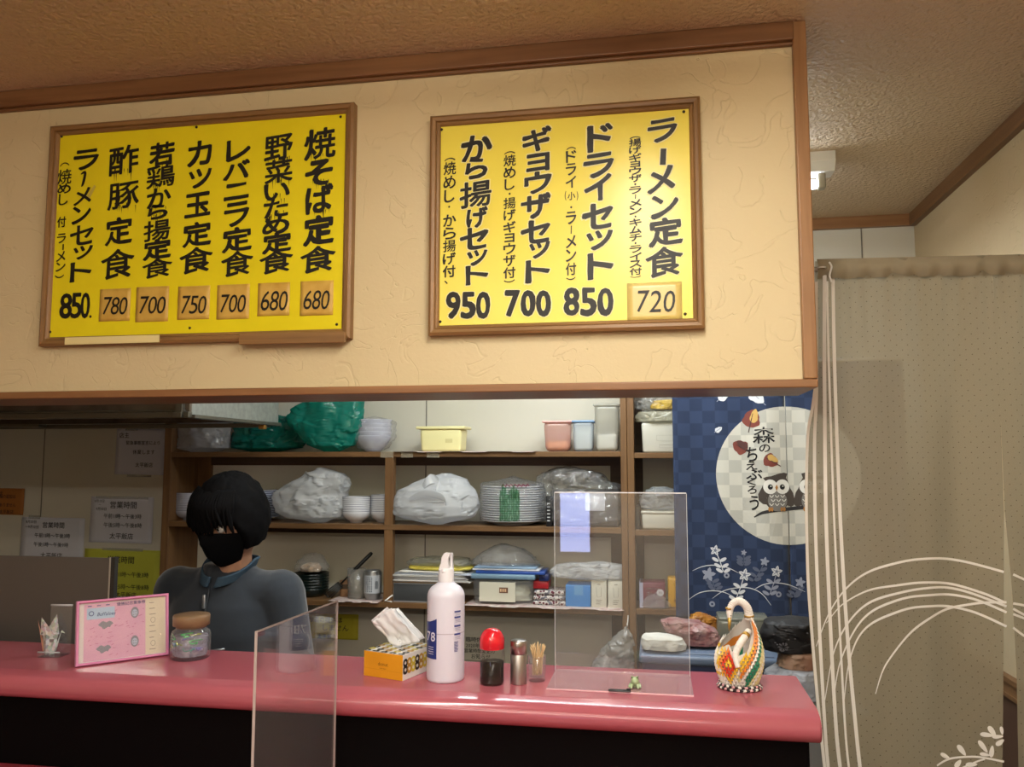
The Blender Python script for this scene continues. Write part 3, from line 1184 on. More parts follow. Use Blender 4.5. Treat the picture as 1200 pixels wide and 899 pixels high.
# cream tub
x0, x1 = at(491, 527, 3.15), at(546.5, 527, 3.15)
w = (x1.x - x0.x)
cream = M('cream_plastic', '#e3dca4', .35, sss=.05)
t = thing('plastic_tub', 'cream coloured rectangular plastic tub with a rimmed lid', 'container', ((x0.x + x1.x) / 2, 3.17, Z1))
h = at(518, 500, 3.15).z - Z1
ob('body', MB().rbox(-w * .44, w * .44, -.055, .055, 0, h - .008, .012, 4, taper=.94), cream, t)
ob('lid', MB().rbox(-w * .51, w * .51, -.062, .062, h - .012, h, .004, 3), cream, t)
ob('handle_lip', MB().rbox(-w * .55, -w * .47, -.02, .02, h - .010, h - .003, .003, 2), cream, t)
ob('label_mark', MB().box(w * .1, w * .25, -.0535, -.0525, h * .35, h * .6), M('pale_label', '#cfc68e', .5), t)

# canisters
def canister(label, x0, x1, y0, y1, Y, body, lidm, fill, fillm, lid_h=.006, lidw=1.04):
    c = at((x0 + x1) / 2, y1, Y)
    r = width(x0, x1, y1, Y) / 2
    h = at((x0 + x1) / 2, y0, Y).z - Z1
    t = thing('canister', label, 'container', (c.x, Y, Z1))
    mb = MB().rbox(-r * .96, r * .96, -r * .96, r * .96, 0.0, h, r * .35, 5, taper=.88)
    ob('body', mb, body, t)
    if lid_h:
        ob('lid', MB().rbox(-r * lidw, r * lidw, -r * lidw, r * lidw, h - lid_h, h + .003, .004, 3), lidm, t)
    if fill:
        ob('contents', MB().rbox(-r * .84, r * .84, -r * .84, r * .84, .004, h * fill, r * .3, 4, taper=.93), fillm, t)
    return t, r, h


pinkp = MT('pink_translucent', '#e8b7ae', .55, .2)
bluep = MT('blue_translucent', '#c9d6e6', .55, .2)
frost = MT('frosted_plastic', '#cfcdc2', .62, .25)
canister('squat canister with a pink lid and orange crumbs inside', 638, 671, 494.5, 527, 3.17, pinkp, M('pink_lid', '#dba9a4', .4), .35, M('orange_crumbs', '#d8a067', .8, var=('#e8d0a8', 60, 1)))
canister('canister with a blue lid and white powder inside', 671.5, 697, 494, 527, 3.165, bluep, M('blue_lid', '#7f9fc4', .4), .8, M('white_powder', '#e4dfcf', .9, var=('#d8d0b8', 40, 1)))
t, r, h = canister('tall frosted canister with white powder at the bottom, by the shelf end', 697, 727, 475, 527, 3.165, frost, frost, .38, M('sugar', '#f2f2f0', .8), .006, 1.05)

# strips of paper lying under the things, and tape on the board edge
liner = M('printed_flyer', '#cdc8bf', .6, var=('#b08a88', 34, 1))
for lab, a, b, z, Y0 in (('thin printed flyer under the cream tub on the top board', 462, 628, Z1, SY - .004), ('thin printed flyer under the black bowls on the lowest board', 388, 446, Z3, SY - .004), ('newspaper lying under the clear box on the lowest board', 545, 730, Z3, SY - .012)):
    xa, xb = at(a, 600, SY).x, at(b, 600, SY).x
    t = thing('shelf_liner', lab, 'paper', ((xa + xb) / 2, SY + .1, z))
    mb = MB().grid(lambda u, v: ((u - .5) * (xb - xa), -.1 - .012 + .19 * v, .0006 + .0012 * abs(noise.noise(Vector((u * 9, v * 3, a)))) - (.003 * (1 - v * 8) if v < .12 and (int(u * 6) % 2) else 0)), 40, 10)
    ob('sheet', mb, liner, t, solid=.0005)
tp = MT('clear_tape', '#d8d0bc', .35, .25)
for i, (a, b) in enumerate(((446, 461), (470, 484), (500, 515))):
    xa, xb = at(a, 534, SY).x, at(b, 534, SY).x
    t = thing('tape_piece', ('first', 'second', 'third')[i] + ' piece of clear tape from the shelf divider along the top board edge', 'tape', ((xa + xb) / 2, SY, Z1 - .01), 0, 'tape on the top board')
    ob('strip', MB().box((xa - xb) / 2, (xb - xa) / 2, -.0022, -.0004, -.013, .0115), tp, t)

# middle board -----------------------------------------------------------
Ym = 3.17
r = width(206, 241, 590, 3.19) / 2
c = at(223.5, 612, 3.19)
stack('rice_bowl', 'bluish white bowl', 'the stack behind the person', 'bowl', 'bowls at the left end of the middle board', bowl_profile(r, .042), (c.x, 3.19, Z2), 11, .0072, ceramic_b, (r, .042))
r = width(246, 323.5, 590, 3.19) / 2
c = at(285, 612, 3.19)
stack('dinner_plate', 'bluish white plate', 'the stack beside the head', 'plate', 'plates in the stack beside the person', plate_profile(r, .016, .0032), (c.x, 3.195, Z2), 16, .0072, ceramic_b, None, 56)
r = width(402, 433.2, 590, 3.16) / 2
c = at(417.5, 612, 3.16)
stack('rice_bowl', 'white bowl', 'the stack beside the knotted bag', 'bowl', 'stacked bowls between bag and divider', bowl_profile(r, .046), (c.x, 3.16, Z2), 9, .0072, ceramic, (r, .046))
r = width(434.6, 461, 590, 3.185) / 2
c = at(447.5, 612, 3.185)
stack('rice_bowl', 'small white bowl', 'the stack close against the shelf divider', 'bowl', 'stacked bowls at the divider', bowl_profile(r, .046), (c.x, 3.19, Z2), 10, .0072, ceramic, (r, .046))
t, b_ = bag('carrier_bag', 'knotted white plastic bag beside the plates on the middle board', [(614, 352, 396), (609, 338, 402), (600, 328, 403), (588, 324, 402), (580, 327, 401), (571, 338, 405), (562, 356, 405), (555, 365, 398), (550, 370, 384)], 3.15, Z2, .17, MT('white_bag_sheer', '#e8eaec', .72, .22, .7), 5, .010, 11)


def ear(t, pts, rad, mat, seed):
    """a tied bag handle: a flattened, twisted loop of film"""
    P = ipol(pts, 8)
    n = len(P)
    mb = MB()
    v = []
    for i, p in enumerate(P):
        k = i / (n - 1)
        w = rad * (.45 + .9 * math.sin(PI * k)) * (1 + .25 * noise.noise(Vector((k * 7, seed, 0))))
        tw = 2.0 * k + seed
        for q in range(10):
            a = 2 * PI * q / 10
            u, d = math.cos(a) * w, math.sin(a) * w * .28
            v.append((p[0] + u * math.cos(tw) * .3 - d * .5, p[1] + u * math.sin(tw) * .4, p[2] + u * .8 + d))
    f = [(i * 10 + q, i * 10 + (q + 1) % 10, (i + 1) * 10 + (q + 1) % 10, (i + 1) * 10 + q) for i in range(n - 1) for q in range(10)]
    mb.add(v, f, 0, True)
    ob('handle_loop', mb, mat, t, subsurf=1)


ear(t, [(-.06, -.075, .09), (-.02, -.095, .105), (.02, -.09, .09), (.035, -.08, .14), (.01, -.06, .19), (-.005, -.05, .2)], .014, white_bag, 1.0)
t, b_ = bag('carrier_bag', 'opaque white carrier bag tied with loops, between divider and plates', [(622, 492, 532), (618, 480, 540), (610, 463, 556), (600, 462, 560), (590, 465, 559), (582, 468, 556), (575, 482, 550), (568, 500, 546), (563, 512, 535)], 3.13, Z2 - .0, .16, white_bag, 6, .008, 10)
ear(t, [(-.05, -.06, .135), (-.025, -.075, .165), (.0, -.07, .18), (.03, -.07, .165), (.02, -.085, .135)], .017, white_bag, 2.0)
ear(t, [(-.09, -.085, .10), (-.02, -.105, .125), (.05, -.10, .11), (.06, -.09, .075)], .014, white_bag, 3.2)
# plates in a clear bag with green print
r = width(565, 637.5, 595, 3.19) / 2
c = at(601, 613, 3.19)
stack('dinner_plate', 'white plate', 'the clear-bagged stack', 'plate', 'plates in the clear bag', plate_profile(r, .016, .0034), (c.x, 3.19, Z2), 16, .0088, ceramic, None, 56)
t = thing('bread_bag', 'clear plastic bag with green and red print pulled over the plates', 'plastic wrap', (c.x, 3.19, Z2))
H = 16 * .0088 + .02
ob('film', sack([(0, -r * 1.02, r * 1.02), (.03, -r * 1.05, r * 1.05), (H * .7, -r * 1.04, r * 1.04), (H, -r * 1.0, r * .98), (H + .012, -r * .5, r * .5), (H + .028, -r * .1, r * .12)], r * 2.08, 9, .004, 30, e=1.0), clear_bag, t)
gm = MT('green_print', '#2c8a55', .6, .2)
mb = MB()
rr = r * 1.085
cyl = lambda p: (p[0], -math.sqrt(max(rr * rr - p[0] ** 2, .0001)), p[2])
for k in range(9):
    x0_ = -.028 + k * .0085
    mb.grid(lambda u, v: cyl((x0_ + .0078 * u + .003 * noise.noise(Vector((k, v * 6, 0))), 0, .012 + H * (.05 + .1 * abs(noise.noise(Vector((k * 1.7, 2, 0)))) + (.72 + .12 * math.sin(k * 1.3)) * v))), 3, 14)
ob('print', mb, MT('green_print', '#2f7a58', .30, .2), t)
mb = MB()
for k in range(5):
    x0_ = .006 + k * .0085
    mb.grid(lambda u, v: cyl((x0_ + .0075 * u, 0, H * (.66 + .2 * v + .05 * noise.noise(Vector((k, 1, 0)))))), 3, 6)
ob('print', mb, MT('deep_green_print', '#1d6b45', .6, .2), t)
mb = MB()
for k in range(7):
    x = -.02 + .015 * k
    rr = r * 1.085
    ribbon(mb, [(x, H * .93), (x + .006, H * 1.0), (x + .012, H * .95)], .004, 0, fn=lambda p: (p[0], -math.sqrt(max(rr * rr - p[0] ** 2, .0001)), p[2]))
ob('print', mb, M('maroon_print', '#7a2444', .5), t)
# dark box in a clear bag
c0, c1 = at(648, 618, 3.17), at(727, 618, 3.17)
wd = c1.x - c0.x
t = thing('food_box', 'dark grey box inside a crumpled clear bag at the shelf end', 'box', ((c0.x + c1.x) / 2, 3.19, Z2))
ob('carton', MB().rbox(-wd / 2 + .006, wd / 2 - .004, -.07, .07, 0, .135, .006, 2), M('charcoal_card', '#4a4a4d', .5, var=('#5c5c60', 10, 1)), t)
ob('white_flap', MB().box(.0, .075, -.0725, -.071, .06, .13), M('white_card', '#d5d7e2', .5), t)
t, b_ = bag('plastic_bag', 'crumpled clear plastic bag around the dark grey box', [(619, 640, 726), (606, 638, 729), (590, 636, 729), (574, 634, 728), (563, 634, 706), (555, 640, 700), (550, 648, 690)], 3.175, Z2, .185, MT('crinkled_clear', '#e8ebee', .18, .08, 1.8, bump=(30, 1.0)), 11, .016, 18)
c0 = at(644, 618, 3.11)
t = thing('carton', 'slim black printed carton beside the plates in the clear bag', 'box', (c0.x, 3.115, Z2))
ob('carton_body', MB().rbox(-.011, .011, -.02, .02, 0, .115, .002, 2), M('black_card', '#17181c', .4), t)
mb = MB()
for k in range(6):
    mb.box(-.007, .004, -.0206, -.0202, .02 + k * .013, .024 + k * .013)
ob('print', mb, M('white_print', '#c9cbd0', .5), t)

# lowest board -----------------------------------------------------------
r = width(345, 384, 690, 3.19) / 2
c = at(364.5, 702, 3.19)
blackgreen = M('black_green_lacquer', '#101a17', .25, coat=.3)
stack('lacquer_bowl', 'black green lacquer bowl', 'the dark stack on the lowest board', 'bowl', 'dark bowls on the lowest board', [(0, .003), (r * .7, .003), (r * .72, 0), (r * .78, 0), (r * .9, .012), (r, .03), (r, .034), (r * .95, .033), (r * .8, .012), (0, .008)], (c.x, 3.185, Z3), 6, .0115, blackgreen)
t, b_ = bag('snack_bag', 'clear bag of brown dried flakes lying on the dark bowls', [(679, 349, 380), (673, 347, 383), (667, 349, 380), (661, 356, 376), (657, 362, 370)], 3.18, Z3 + 6 * .0115 + .026, .08, clear_bag, 13, .006, 30)
ob('flakes', sack([(0, -.035, .035), (.015, -.042, .042), (.03, -.03, .03), (.036, -.012, .012)], .07, 14, .006, 50, 40, 20), M('brown_flakes', '#a5866a', .8, var=('#d0bda6', 70, 1)), t)
# spatula leaning in the cup
p0, p1 = at(385, 698, 3.16), at(432, 649, 3.16)
t = thing('spatula', 'black slotted spatula leaning on the cork cup', 'spatula', (p0.x, 3.14, Z3))
q1 = Vector((p1.x - p0.x, .06, p1.z - Z3))
h0 = q1 * .30
bk = M('black_plastic', '#131313', .4)
ob('shaft', MB().tube([h0, q1 * .55], .0035, 10), bk, t)
ob('handle', MB().tube([q1 * .54, q1 * .6, q1 * .97, q1], [.005, .0075, .008, .005], 12), bk, t)
mb = MB()
d = h0.normalized()
s_ = Vector((d.z, 0, -d.x))
for k in range(5):
    o_ = (k - 2) * .0085
    a = s_ * o_
    mb.tube([d * .004 + a + Vector((0, 0, .004)), h0 * .96 + a * .7], .0028, 8)
mb.tube([d * .004 - s_ * .019 + Vector((0, 0, .004)), d * .004 + s_ * .019 + Vector((0, 0, .004))], .003, 8)
mb.tube([h0 * .97 - s_ * .013, h0 * .97 + s_ * .013], .004, 8)
ob('blade', mb, bk, t)
# cork cup, measuring jug, can, hook
c = at(402.5, 701, 3.17)
r = width(396, 409, 690, 3.17) / 2
t = thing('cork_cup', 'small brown cork cup beside the measuring jug', 'cup', (c.x, 3.19, Z3))
hh = at(402, 681, 3.17).z - Z3
ob('body', MB().lathe([(0, 0), (r * .95, 0), (r, .002), (r, hh), (r * .82, hh), (r * .8, hh * .2), (0, hh * .2)], 32), M('cork', '#9a7350', .8, var=('#7d5a3c', 40, 1)), t)
ob('band', MB().lathe([(r * 1.01, hh * .5), (r * 1.01, hh * .8)], 32), M('dark_band', '#4c3b2c', .6), t)
c = at(417.5, 702, 3.15)
r = width(407, 428, 690, 3.15) / 2
hh = at(417, 666, 3.15).z - Z3
t = thing('measuring_jug', 'clear measuring jug with red graduations and a grip', 'jug', (c.x, 3.15, Z3))
mb = MB().lathe([(0, .0), (r * .88, 0), (r * .9, .004), (r, hh), (r * .97, hh), (r * .86, .005), (0, .005)], 36)
ob('body', mb, MT('jug_plastic', '#bdb8ae', .38, .12), t)
ob('grip', MB().tube(ipol([(r * .95, -.0, hh * .85), (r * 1.5, -.0, hh * .8), (r * 1.5, -.0, hh * .3), (r * .9, -.0, hh * .2)], 6), .004, 8), MT('jug_plastic', '#bdb8ae', .38, .12), t)
mb = MB()
for k in range(6):
    rr = r * (.9 + .1 * (.2 + k * .12))
    mb.grid(lambda u, v: (rr * 1.012 * math.cos(-2.3 + u * .35), rr * 1.012 * math.sin(-2.3 + u * .35), hh * (.2 + k * .12) + v * .0012), 4, 1)
ob('graduations', mb, M('red_mark', '#8c3d38', .5), t)
c = at(437, 703, 3.14)
r = width(427.5, 447, 690, 3.14) / 2
hh = at(437, 668, 3.14).z - Z3
t = thing('tin_can', 'silver tin can with a printed paper label beside the divider', 'can', (c.x, 3.135, Z3))
ob('body', MB().lathe([(0, 0), (r * .8, 0), (r * .82, .004), (r * .95, .02), (r, .028), (r, hh - .012), (r * .93, hh - .004), (r * .95, hh), (r * .9, hh), (r * .88, hh - .005), (0, hh - .005)], 36), M('tin', '#9c9d9d', .35, metal=.8), t)


def wrap(mb, R, rot=math.radians(14.5)):
    """bend a flat mesh lying in x,z round a cylinder of radius R about the z axis, facing -Y"""
    mb.v = [Vector((R * math.sin(p.x / R + rot), -R * math.cos(p.x / R + rot), p.z)) for p in mb.v]
    return mb


mb = MB().grid(lambda u, v: ((u - .5) * r * 2.2, 0, .028 + (hh - .045) * v), 24, 2)
ob('paper_label', wrap(mb, r * 1.01), M('silver_label', '#b9bdc2', .45), t)
mb = MB()
rng = random.Random(4)
for k in range(4):
    for q in range(12):
        z = .034 + q * .005
        mb.box(-r * .8 + k * .008, -r * .8 + k * .008 + .005 * rng.uniform(.5, 1), 0, .0001, z, z + .003)
for q in range(9):
    mb.box(r * .35 + q * .0014, r * .35 + q * .0014 + .0008, 0, .0001, .045, .075)
ob('label_print', wrap(mb, r * 1.022), M('grey_print', '#4c5560', .5), t)
pa = at(457, 706, SY - .01)
t = thing('wire_hook', 'small white folded clip on the lowest board by the divider', 'clip', (pa.x, SY + .012, Z3))
ob('wire', MB().tube([(.004, -.01, .002), (-.024, -.012, .006), (.006, -.008, .028)], .0035, 8), M('white_plastic', '#dedcd6', .4), t)

# dark tray, papers
xa, xb = at(461.5, 705, 3.12), at(528, 705, 3.12)
t = thing('document_tray', 'dark grey plastic drawer tray under the pile of papers', 'tray', ((xa.x + xb.x) / 2, 3.19, Z3))
hw = (xb.x - xa.x) / 2
hh = at(500, 684, 3.1).z - Z3
dk = M('charcoal_plastic', '#56585a', .4)
ob('body', MB().box(-hw, hw, -.08, .09, 0, .004).box(-hw, -hw + .004, -.08, .09, 0, hh).box(hw - .004, hw, -.08, .09, 0, hh).box(-hw, hw, .086, .09, 0, hh).box(-hw, hw, -.08, .09, hh - .003, hh), dk, t)
ob('drawer_front', MB().rbox(-hw + .003, hw - .003, -.086, -.078, .003, hh - .002, .003, 2), M('charcoal_front', '#47494b', .35), t)
ob('drawer_frame', MB().box(-hw, hw, -.088, -.084, 0, .004).box(-hw, hw, -.088, -.084, hh - .004, hh).box(-hw, -hw + .004, -.088, -.084, 0, hh).box(hw - .004, hw, -.088, -.084, 0, hh), M('grey_edge', '#85878a', .4), t)
zz = Z3 + hh
xa = at(457, 680, 3.12).x
pap = [('brown cardboard sheet at the bottom of the paper pile', 456, 534, .004, '#a98a62', .0), ('white sheet just above the brown cardboard', 458, 552, .006, '#d6d4cf', .01), ('thick white catalogue in the paper pile', 460, 548, .012, '#c5c6c9', -.01),
       ('glossy pale magazine under the blue-edged leaflet', 462, 545, .008, '#dcdcd8', .02), ('blue-edged leaflet in the upper half of the pile', 466, 556, .005, '#b4bac8', -.02), ('large envelope below the yellow packet', 470, 542, .007, '#d9d8d2', .0)]
for k, (lab, a, b, th, col, rz) in enumerate(pap):
    x0_, x1_ = at(a, 675, 3.12).x, at(b, 675, 3.12).x
    t = thing('paper_bundle', lab, 'papers', ((x0_ + x1_) / 2, 3.175, zz), rz, 'papers piled on the dark tray')
    hw_ = (x1_ - x0_) / 2
    mb = MB()
    for q in range(max(1, int(th / .002))):
        dx = random.uniform(-.006, .006)
        zq = q * .002
        mb.grid(lambda u, v: (-hw_ + dx + 2 * hw_ * u, -.075 + .15 * v + dx, zq + .0009 + .0008 * noise.noise(Vector((u * 3, v * 3, k + q)))), 8, 6)
    ob('sheets', mb, M('paper_' + col[1:], col, .6), t, solid=.0016)
    zz += th + .001
xa, xb = at(475, 660, 3.12).x, at(551, 660, 3.12).x
t = thing('noodle_packet', 'flat yellow noodle packet in clear film on the paper pile', 'packet', ((xa + xb) / 2, 3.17, zz))
hw_ = (xb - xa) / 2
ob('noodles', sack([(0, -hw_ * .9, hw_ * .95), (.008, -hw_, hw_), (.018, -hw_ * .9, hw_ * .9)], .13, 21, .003, 40, 60, 16), M('yellow_noodles', '#c3b13f', .5, var=('#d8cb62', 60, 1)), t)
ob('film', sack([(.014, -hw_ * .9, hw_ * .95), (.026, -hw_ * 1.02, hw_), (.04, -hw_ * .85, hw_ * .9), (.048, -hw_ * .5, hw_ * .4)], .14, 22, .005, 30, 70, 24), MT('grey_film', '#a8a79c', .5, .1, 1.0), t)

# clear box with lid, label and film on top
xa, xb = at(554, 705, 3.12), at(626, 705, 3.12)
hw_ = (xb.x - xa.x) / 2
hh = at(590, 679, 3.1).z - Z3
t = thing('storage_box', 'clear plastic storage box with a blue lid and a taped paper card', 'container', ((xa.x + xb.x) / 2, 3.18, Z3))
ob('body', MB().rbox(-hw_, hw_, -.075, .085, 0, hh, .012, 4, taper=.93), clear_hard, t)
ob('lid', MB().rbox(-hw_ * 1.05, hw_ * 1.05, -.08, .09, hh - .002, hh + .018, .006, 3), M('blue_grey_lid', '#6f8ba0', .35), t)
ob('paper_card', MB().box(-hw_ * .75, hw_ * .42, -.0795, -.0785, .012, hh * .88), M('card_cream', '#cfcbb9', .6), t)
mb = MB()
mb.flat([(-.012, .045), (.022, .045), (.022, .066), (-.012, .066)], -.0802)
ob('card_sticker', mb, M('brown_sticker', '#6d4a38', .5), t)
mb = MB()
for k in range(3):
    mb.flat([(-.009 + k * .009, .05), (-.003 + k * .009, .05), (-.003 + k * .009, .061), (-.009 + k * .009, .061)], -.0806)
ob('card_sticker', mb, M('sticker_print', '#d9b48e', .5), t)
ob('contents', sack([(.006, -hw_ * .8, hw_ * .85), (hh * .4, -hw_ * .8, hw_ * .85), (hh * .8, -hw_ * .6, hw_ * .8)], .12, 25, .008, 30, 40, 20), M('pale_contents', '#bdbba9', .6), t)
zb = Z3 + hh + .018
for k, (lab, a, b, col, th, dz) in enumerate((('blue plastic sachet pack sticking out right of the clear box', 560, 640, '#2f4f9a', .012, 0), ('white leaflet on the blue sachet pack', 556, 634, '#c8cbd2', .006, .013), ('pale blue sleeve under the loose clear film', 558, 630, '#8fa9c4', .006, .02))):
    x0_, x1_ = at(a, 675, 3.15).x, at(b, 675, 3.15).x
    t = thing('sachet_pack', lab, 'packet', ((x0_ + x1_) / 2, 3.18, zb + dz), .0)
    ob('sleeve', MB().rbox(-(x1_ - x0_) / 2, (x1_ - x0_) / 2, -.07, .06, 0, th, .002, 2), M('sleeve_' + col[1:], col, .3), t)
x0_, x1_ = at(625, 690, 3.15).x, at(644, 690, 3.15).x
t = thing('sachet_pack', 'red and navy printed sachet hanging beside the clear box lid', 'packet', ((x0_ + x1_) / 2, 3.16, Z3 + .06), 0)
ob('sleeve', MB().rbox(-.03, .03, -.03, .05, 0, .03, .003, 2), M('red_sleeve', '#a3282f', .3), t)
ob('sleeve_band', MB().rbox(-.006, .031, -.034, .05, .03, .055, .002, 2), M('navy_sleeve', '#26315f', .3), t)
bag('plastic_bag', 'loose clear film heaped on the lid of the storage box', [(673, 556, 630), (667, 558, 626), (660, 566, 622), (654, 574, 612), (648, 582, 600)], 3.165, zb + .026, .14, clear_bag, 27, .012, 16)

# patterned cloth, wrapped roll, blue box, two glass boxes
x0_, x1_ = at(625, 707, 3.14).x, at(664, 707, 3.14).x
t = thing('patterned_cloth', 'folded red and grey patterned cloth beside the blue box', 'cloth', ((x0_ + x1_) / 2, 3.17, Z3))
hw_ = (x1_ - x0_) / 2
mb = MB()
for q in range(3):
    mb.rbox(-hw_ + .002 * q, hw_ - .003 * q, -.05, .06, q * .019, q * .019 + .018, .008, 3)
pm = M('patterned_fabric', '#b9b3b0', .8)
nt = pm.node_tree
vo = nt.nodes.new('ShaderNodeTexVoronoi')
vo.inputs['Scale'].default_value = 75
tc = nt.nodes.new('ShaderNodeTexCoord')
nt.links.new(tc.outputs['Object'], vo.inputs['Vector'])
cr = nt.nodes.new('ShaderNodeValToRGB')
cr.color_ramp.interpolation = 'CONSTANT'
cr.color_ramp.elements[0].color = lin('#5d2b36')
cr.color_ramp.elements[1].position = .38
cr.color_ramp.elements[1].color = lin('#c4bdb8')
e_ = cr.color_ramp.elements.new(.6)
e_.color = lin('#6d6a72')
nt.links.new(vo.outputs['Distance'], cr.inputs['Fac'])
nt.links.new(cr.outputs['Color'], nt.nodes['Principled BSDF'].inputs['Base Color'])
ob('folds', mb, pm, t)
x0_, x1_ = at(663, 708, 3.12).x, at(692.5, 708, 3.12).x
hw_ = (x1_ - x0_) / 2
hb = at(678, 686, 3.11).z - Z3
t = thing('tissue_pack', 'blue box under the film-wrapped roll on the lowest board', 'box', ((x0_ + x1_) / 2, 3.16, Z3))
ob('carton_body', MB().rbox(-hw_, hw_, -.05, .06, 0, hb, .004, 3), M('bright_blue_card', '#2a7cc0', .4), t)
ob('flap', MB().box(-hw_ * .3, hw_ * .4, -.0512, -.05, hb * .55, hb), M('pale_blue_card', '#5c96c6', .4), t)
box_w = M('white_glass_carton', '#cbc7b8', .5)
line_m = M('grey_line', '#7c786e', .5)
for k, (a, b, lab) in enumerate(((693, 711.5, 'white drinking-glass carton standing next to the blue box'), (712.5, 732, 'white drinking-glass carton standing next to the shelf end'))):
    x0_, x1_ = at(a, 710, 3.12).x, at(b, 710, 3.12).x
    hw_ = (x1_ - x0_) / 2 - .001
    hb2 = at(702, 681, 3.11).z - Z3
    t = thing('glass_carton', lab, 'box', ((x0_ + x1_) / 2, 3.15, Z3), 0, 'drinking-glass cartons')
    ob('carton_body', MB().rbox(-hw_, hw_, -.04, .06, 0, hb2, .0015, 2), box_w, t)
    mb = MB()
    g = [(-.010, .075), (-.0075, .04), (.0075, .04), (.010, .075)]
    ribbon(mb, g, .0012, -.0405)
    for q in range(3):
        ribbon(mb, [(-.011, .028 - q * .007), (.011 - q * .003, .028 - q * .007)], .002, -.0405)
    ribbon(mb, [(-.006, .086), (.006, .086)], .003, -.0405)
    ob('print', mb, line_m, t)
bag('wrapped_roll', 'roll of white cups wrapped in crinkled film lying on the boxes', [(684, 652, 728), (680, 647, 733), (674, 648, 735), (668, 655, 734), (663, 672, 726)], 3.14, Z3 + max(hb, hb2) + .001, .075, MT('film_roll', '#eceef0', .62, .1, 1.0, bump=(40, .8)), 31, .007, 26, cat='packet')

# narrow shelf -----------------------------------------------------------
x0_, x1_ = at(752, 527, 3.14).x, at(800, 527, 3.14).x
hw_ = (x1_ - x0_) / 2
hb = at(770, 495.5, 3.12).z - R1
t = thing('plastic_crate', 'white lidded plastic box on the narrow shelf under foil packets', 'container', ((x0_ + x1_) / 2, 3.19, R1))
ob('body', MB().rbox(-hw_, hw_, -.075, .07, 0, hb, .008, 3, taper=.94), M('offwhite_plastic', '#c9c6ba', .4), t)
mb = MB()
for (a, b, c_, d_) in ((-.02, .05, .045, .065), (-.01, .045, .018, .032)):
    for q in ((a, b, c_, c_ + .001), (a, b, d_, d_ + .001), (a, a + .001, c_, d_), (b, b + .001, c_, d_)):
        mb.flat([(q[0], q[2]), (q[1], q[2]), (q[1], q[3]), (q[0], q[3])], -.0755)
ob('embossed_mark', mb, M('faint_mark', '#a9a699', .5), t)
zc_ = R1 + hb
bag('foil_packet', 'flat cream packet in clear film lying on the white plastic box', [(497, 747, 800), (490, 746, 801), (483, 749, 800)], 3.17, zc_ + .001, .14, MT('cream_film', '#dcd8c2', .7, .1, 1.2), 33, .006, 26, cat='packet')
bag('foil_packet', 'silver film packet with yellow print topmost on the narrow shelf', [(481, 747, 802), (474, 745, 803), (465, 747, 802), (458, 752, 798)], 3.17, zc_ + .045, .13, MT('silver_film', '#b9b8b4', .6, .1, 1.4), 35, .009, 24, cat='packet')
t, b_ = bag('foil_packet', 'small golden yellow packet in the film packets of the narrow shelf', [(480, 764, 800), (475, 763, 801), (468, 766, 800)], 3.11, zc_ + .048, .03, M('gold_print', '#c9a94c', .3, var=('#8f7433', 40, 1)), 36, .004, 30, cat='packet')
x0_, x1_ = at(752, 619, 3.14).x, at(800, 619, 3.14).x
hw_ = (x1_ - x0_) / 2
t = thing('storage_tub', 'low white tub with a film bag on it, middle of the narrow shelf', 'container', ((x0_ + x1_) / 2, 3.17, R2))
ob('body', MB().rbox(-hw_, hw_, -.06, .07, 0, .062, .008, 3, taper=.95), M('offwhite_tub', '#c8c3b4', .4), t)
ob('lid', MB().rbox(-hw_ * 1.02, hw_ * 1.02, -.063, .073, .058, .068, .004, 2), M('offwhite_tub', '#c8c3b4', .4), t)
bag('plastic_bag', 'white translucent film bag crumpled on the low white tub', [(600, 754, 796), (592, 751, 798), (583, 752, 797), (577, 758, 794), (573, 764, 786)], 3.16, R2 + .069, .12, MT('white_film', '#dfe3e6', .55, .15, 1.0), 37, .01, 24)
t = thing('thin_folder', 'dark thin folder standing left of the low white tub', 'folder', (at(747.5, 619, 3.14).x, 3.18, R2))
ob('cover', MB().box(-.006, .006, -.06, .06, 0, .085), M('dark_folder', '#3f3a36', .5), t)
x0_, x1_ = at(750, 710, 3.12).x, at(780, 710, 3.12).x
hw_ = (x1_ - x0_) / 2
hb = at(765, 683, 3.11).z - R3
t = thing('glove_box', 'maroon and white glove box with a clear film front on the narrow shelf', 'box', ((x0_ + x1_) / 2, 3.15, R3))
ob('carton_body', MB().rbox(-hw_, hw_, -.045, .06, 0, hb, .003, 2), M('maroon_card', '#6d3240', .4), t)
ob('side_strip', MB().box(-hw_ - .001, -hw_ + .012, -.0465, .06, 0, hb), M('lilac_card', '#b4b3c9', .4), t)
mb = MB()
line(mb, 'ゴムパック', -hw_ * .5, hb * .52, .013, -.0468, .02)
line(mb, 'GOMU PACK', -hw_ * .5, hb * .74, .008, -.0468, .01)
mb.flat(circ(hw_ * .6, hb * .62, .013, .013), -.0466)
ob('print', mb, M('white_print2', '#d9d3d5', .5), t)
mb = MB()
line(mb, '50', hw_ * .6, hb * .575, .012, -.0472, .01, align='c')
ob('print', mb, M('maroon_print2', '#6d3240', .5), t)
bag('plastic_bag', 'small crumpled clear film pushed in front of the glove box', [(712, 752, 784), (705, 753, 783), (699, 757, 778), (695, 762, 772)], 3.09, R3, .022, clear_bag, 39, .005, 40)
x0_, x1_ = at(783, 711, 3.12).x, at(798, 711, 3.12).x
hw_ = (x1_ - x0_) / 2
hb = at(790, 678, 3.11).z - R3
t = thing('yellow_jug', 'yellow plastic jug with a moulded handle on the narrow shelf', 'jug', ((x0_ + x1_) / 2, 3.15, R3))
yj = M('yellow_plastic', '#d09a25', .35)
ob('body', MB().rbox(-hw_, hw_, -.03, .05, 0, hb, .008, 4), yj, t)
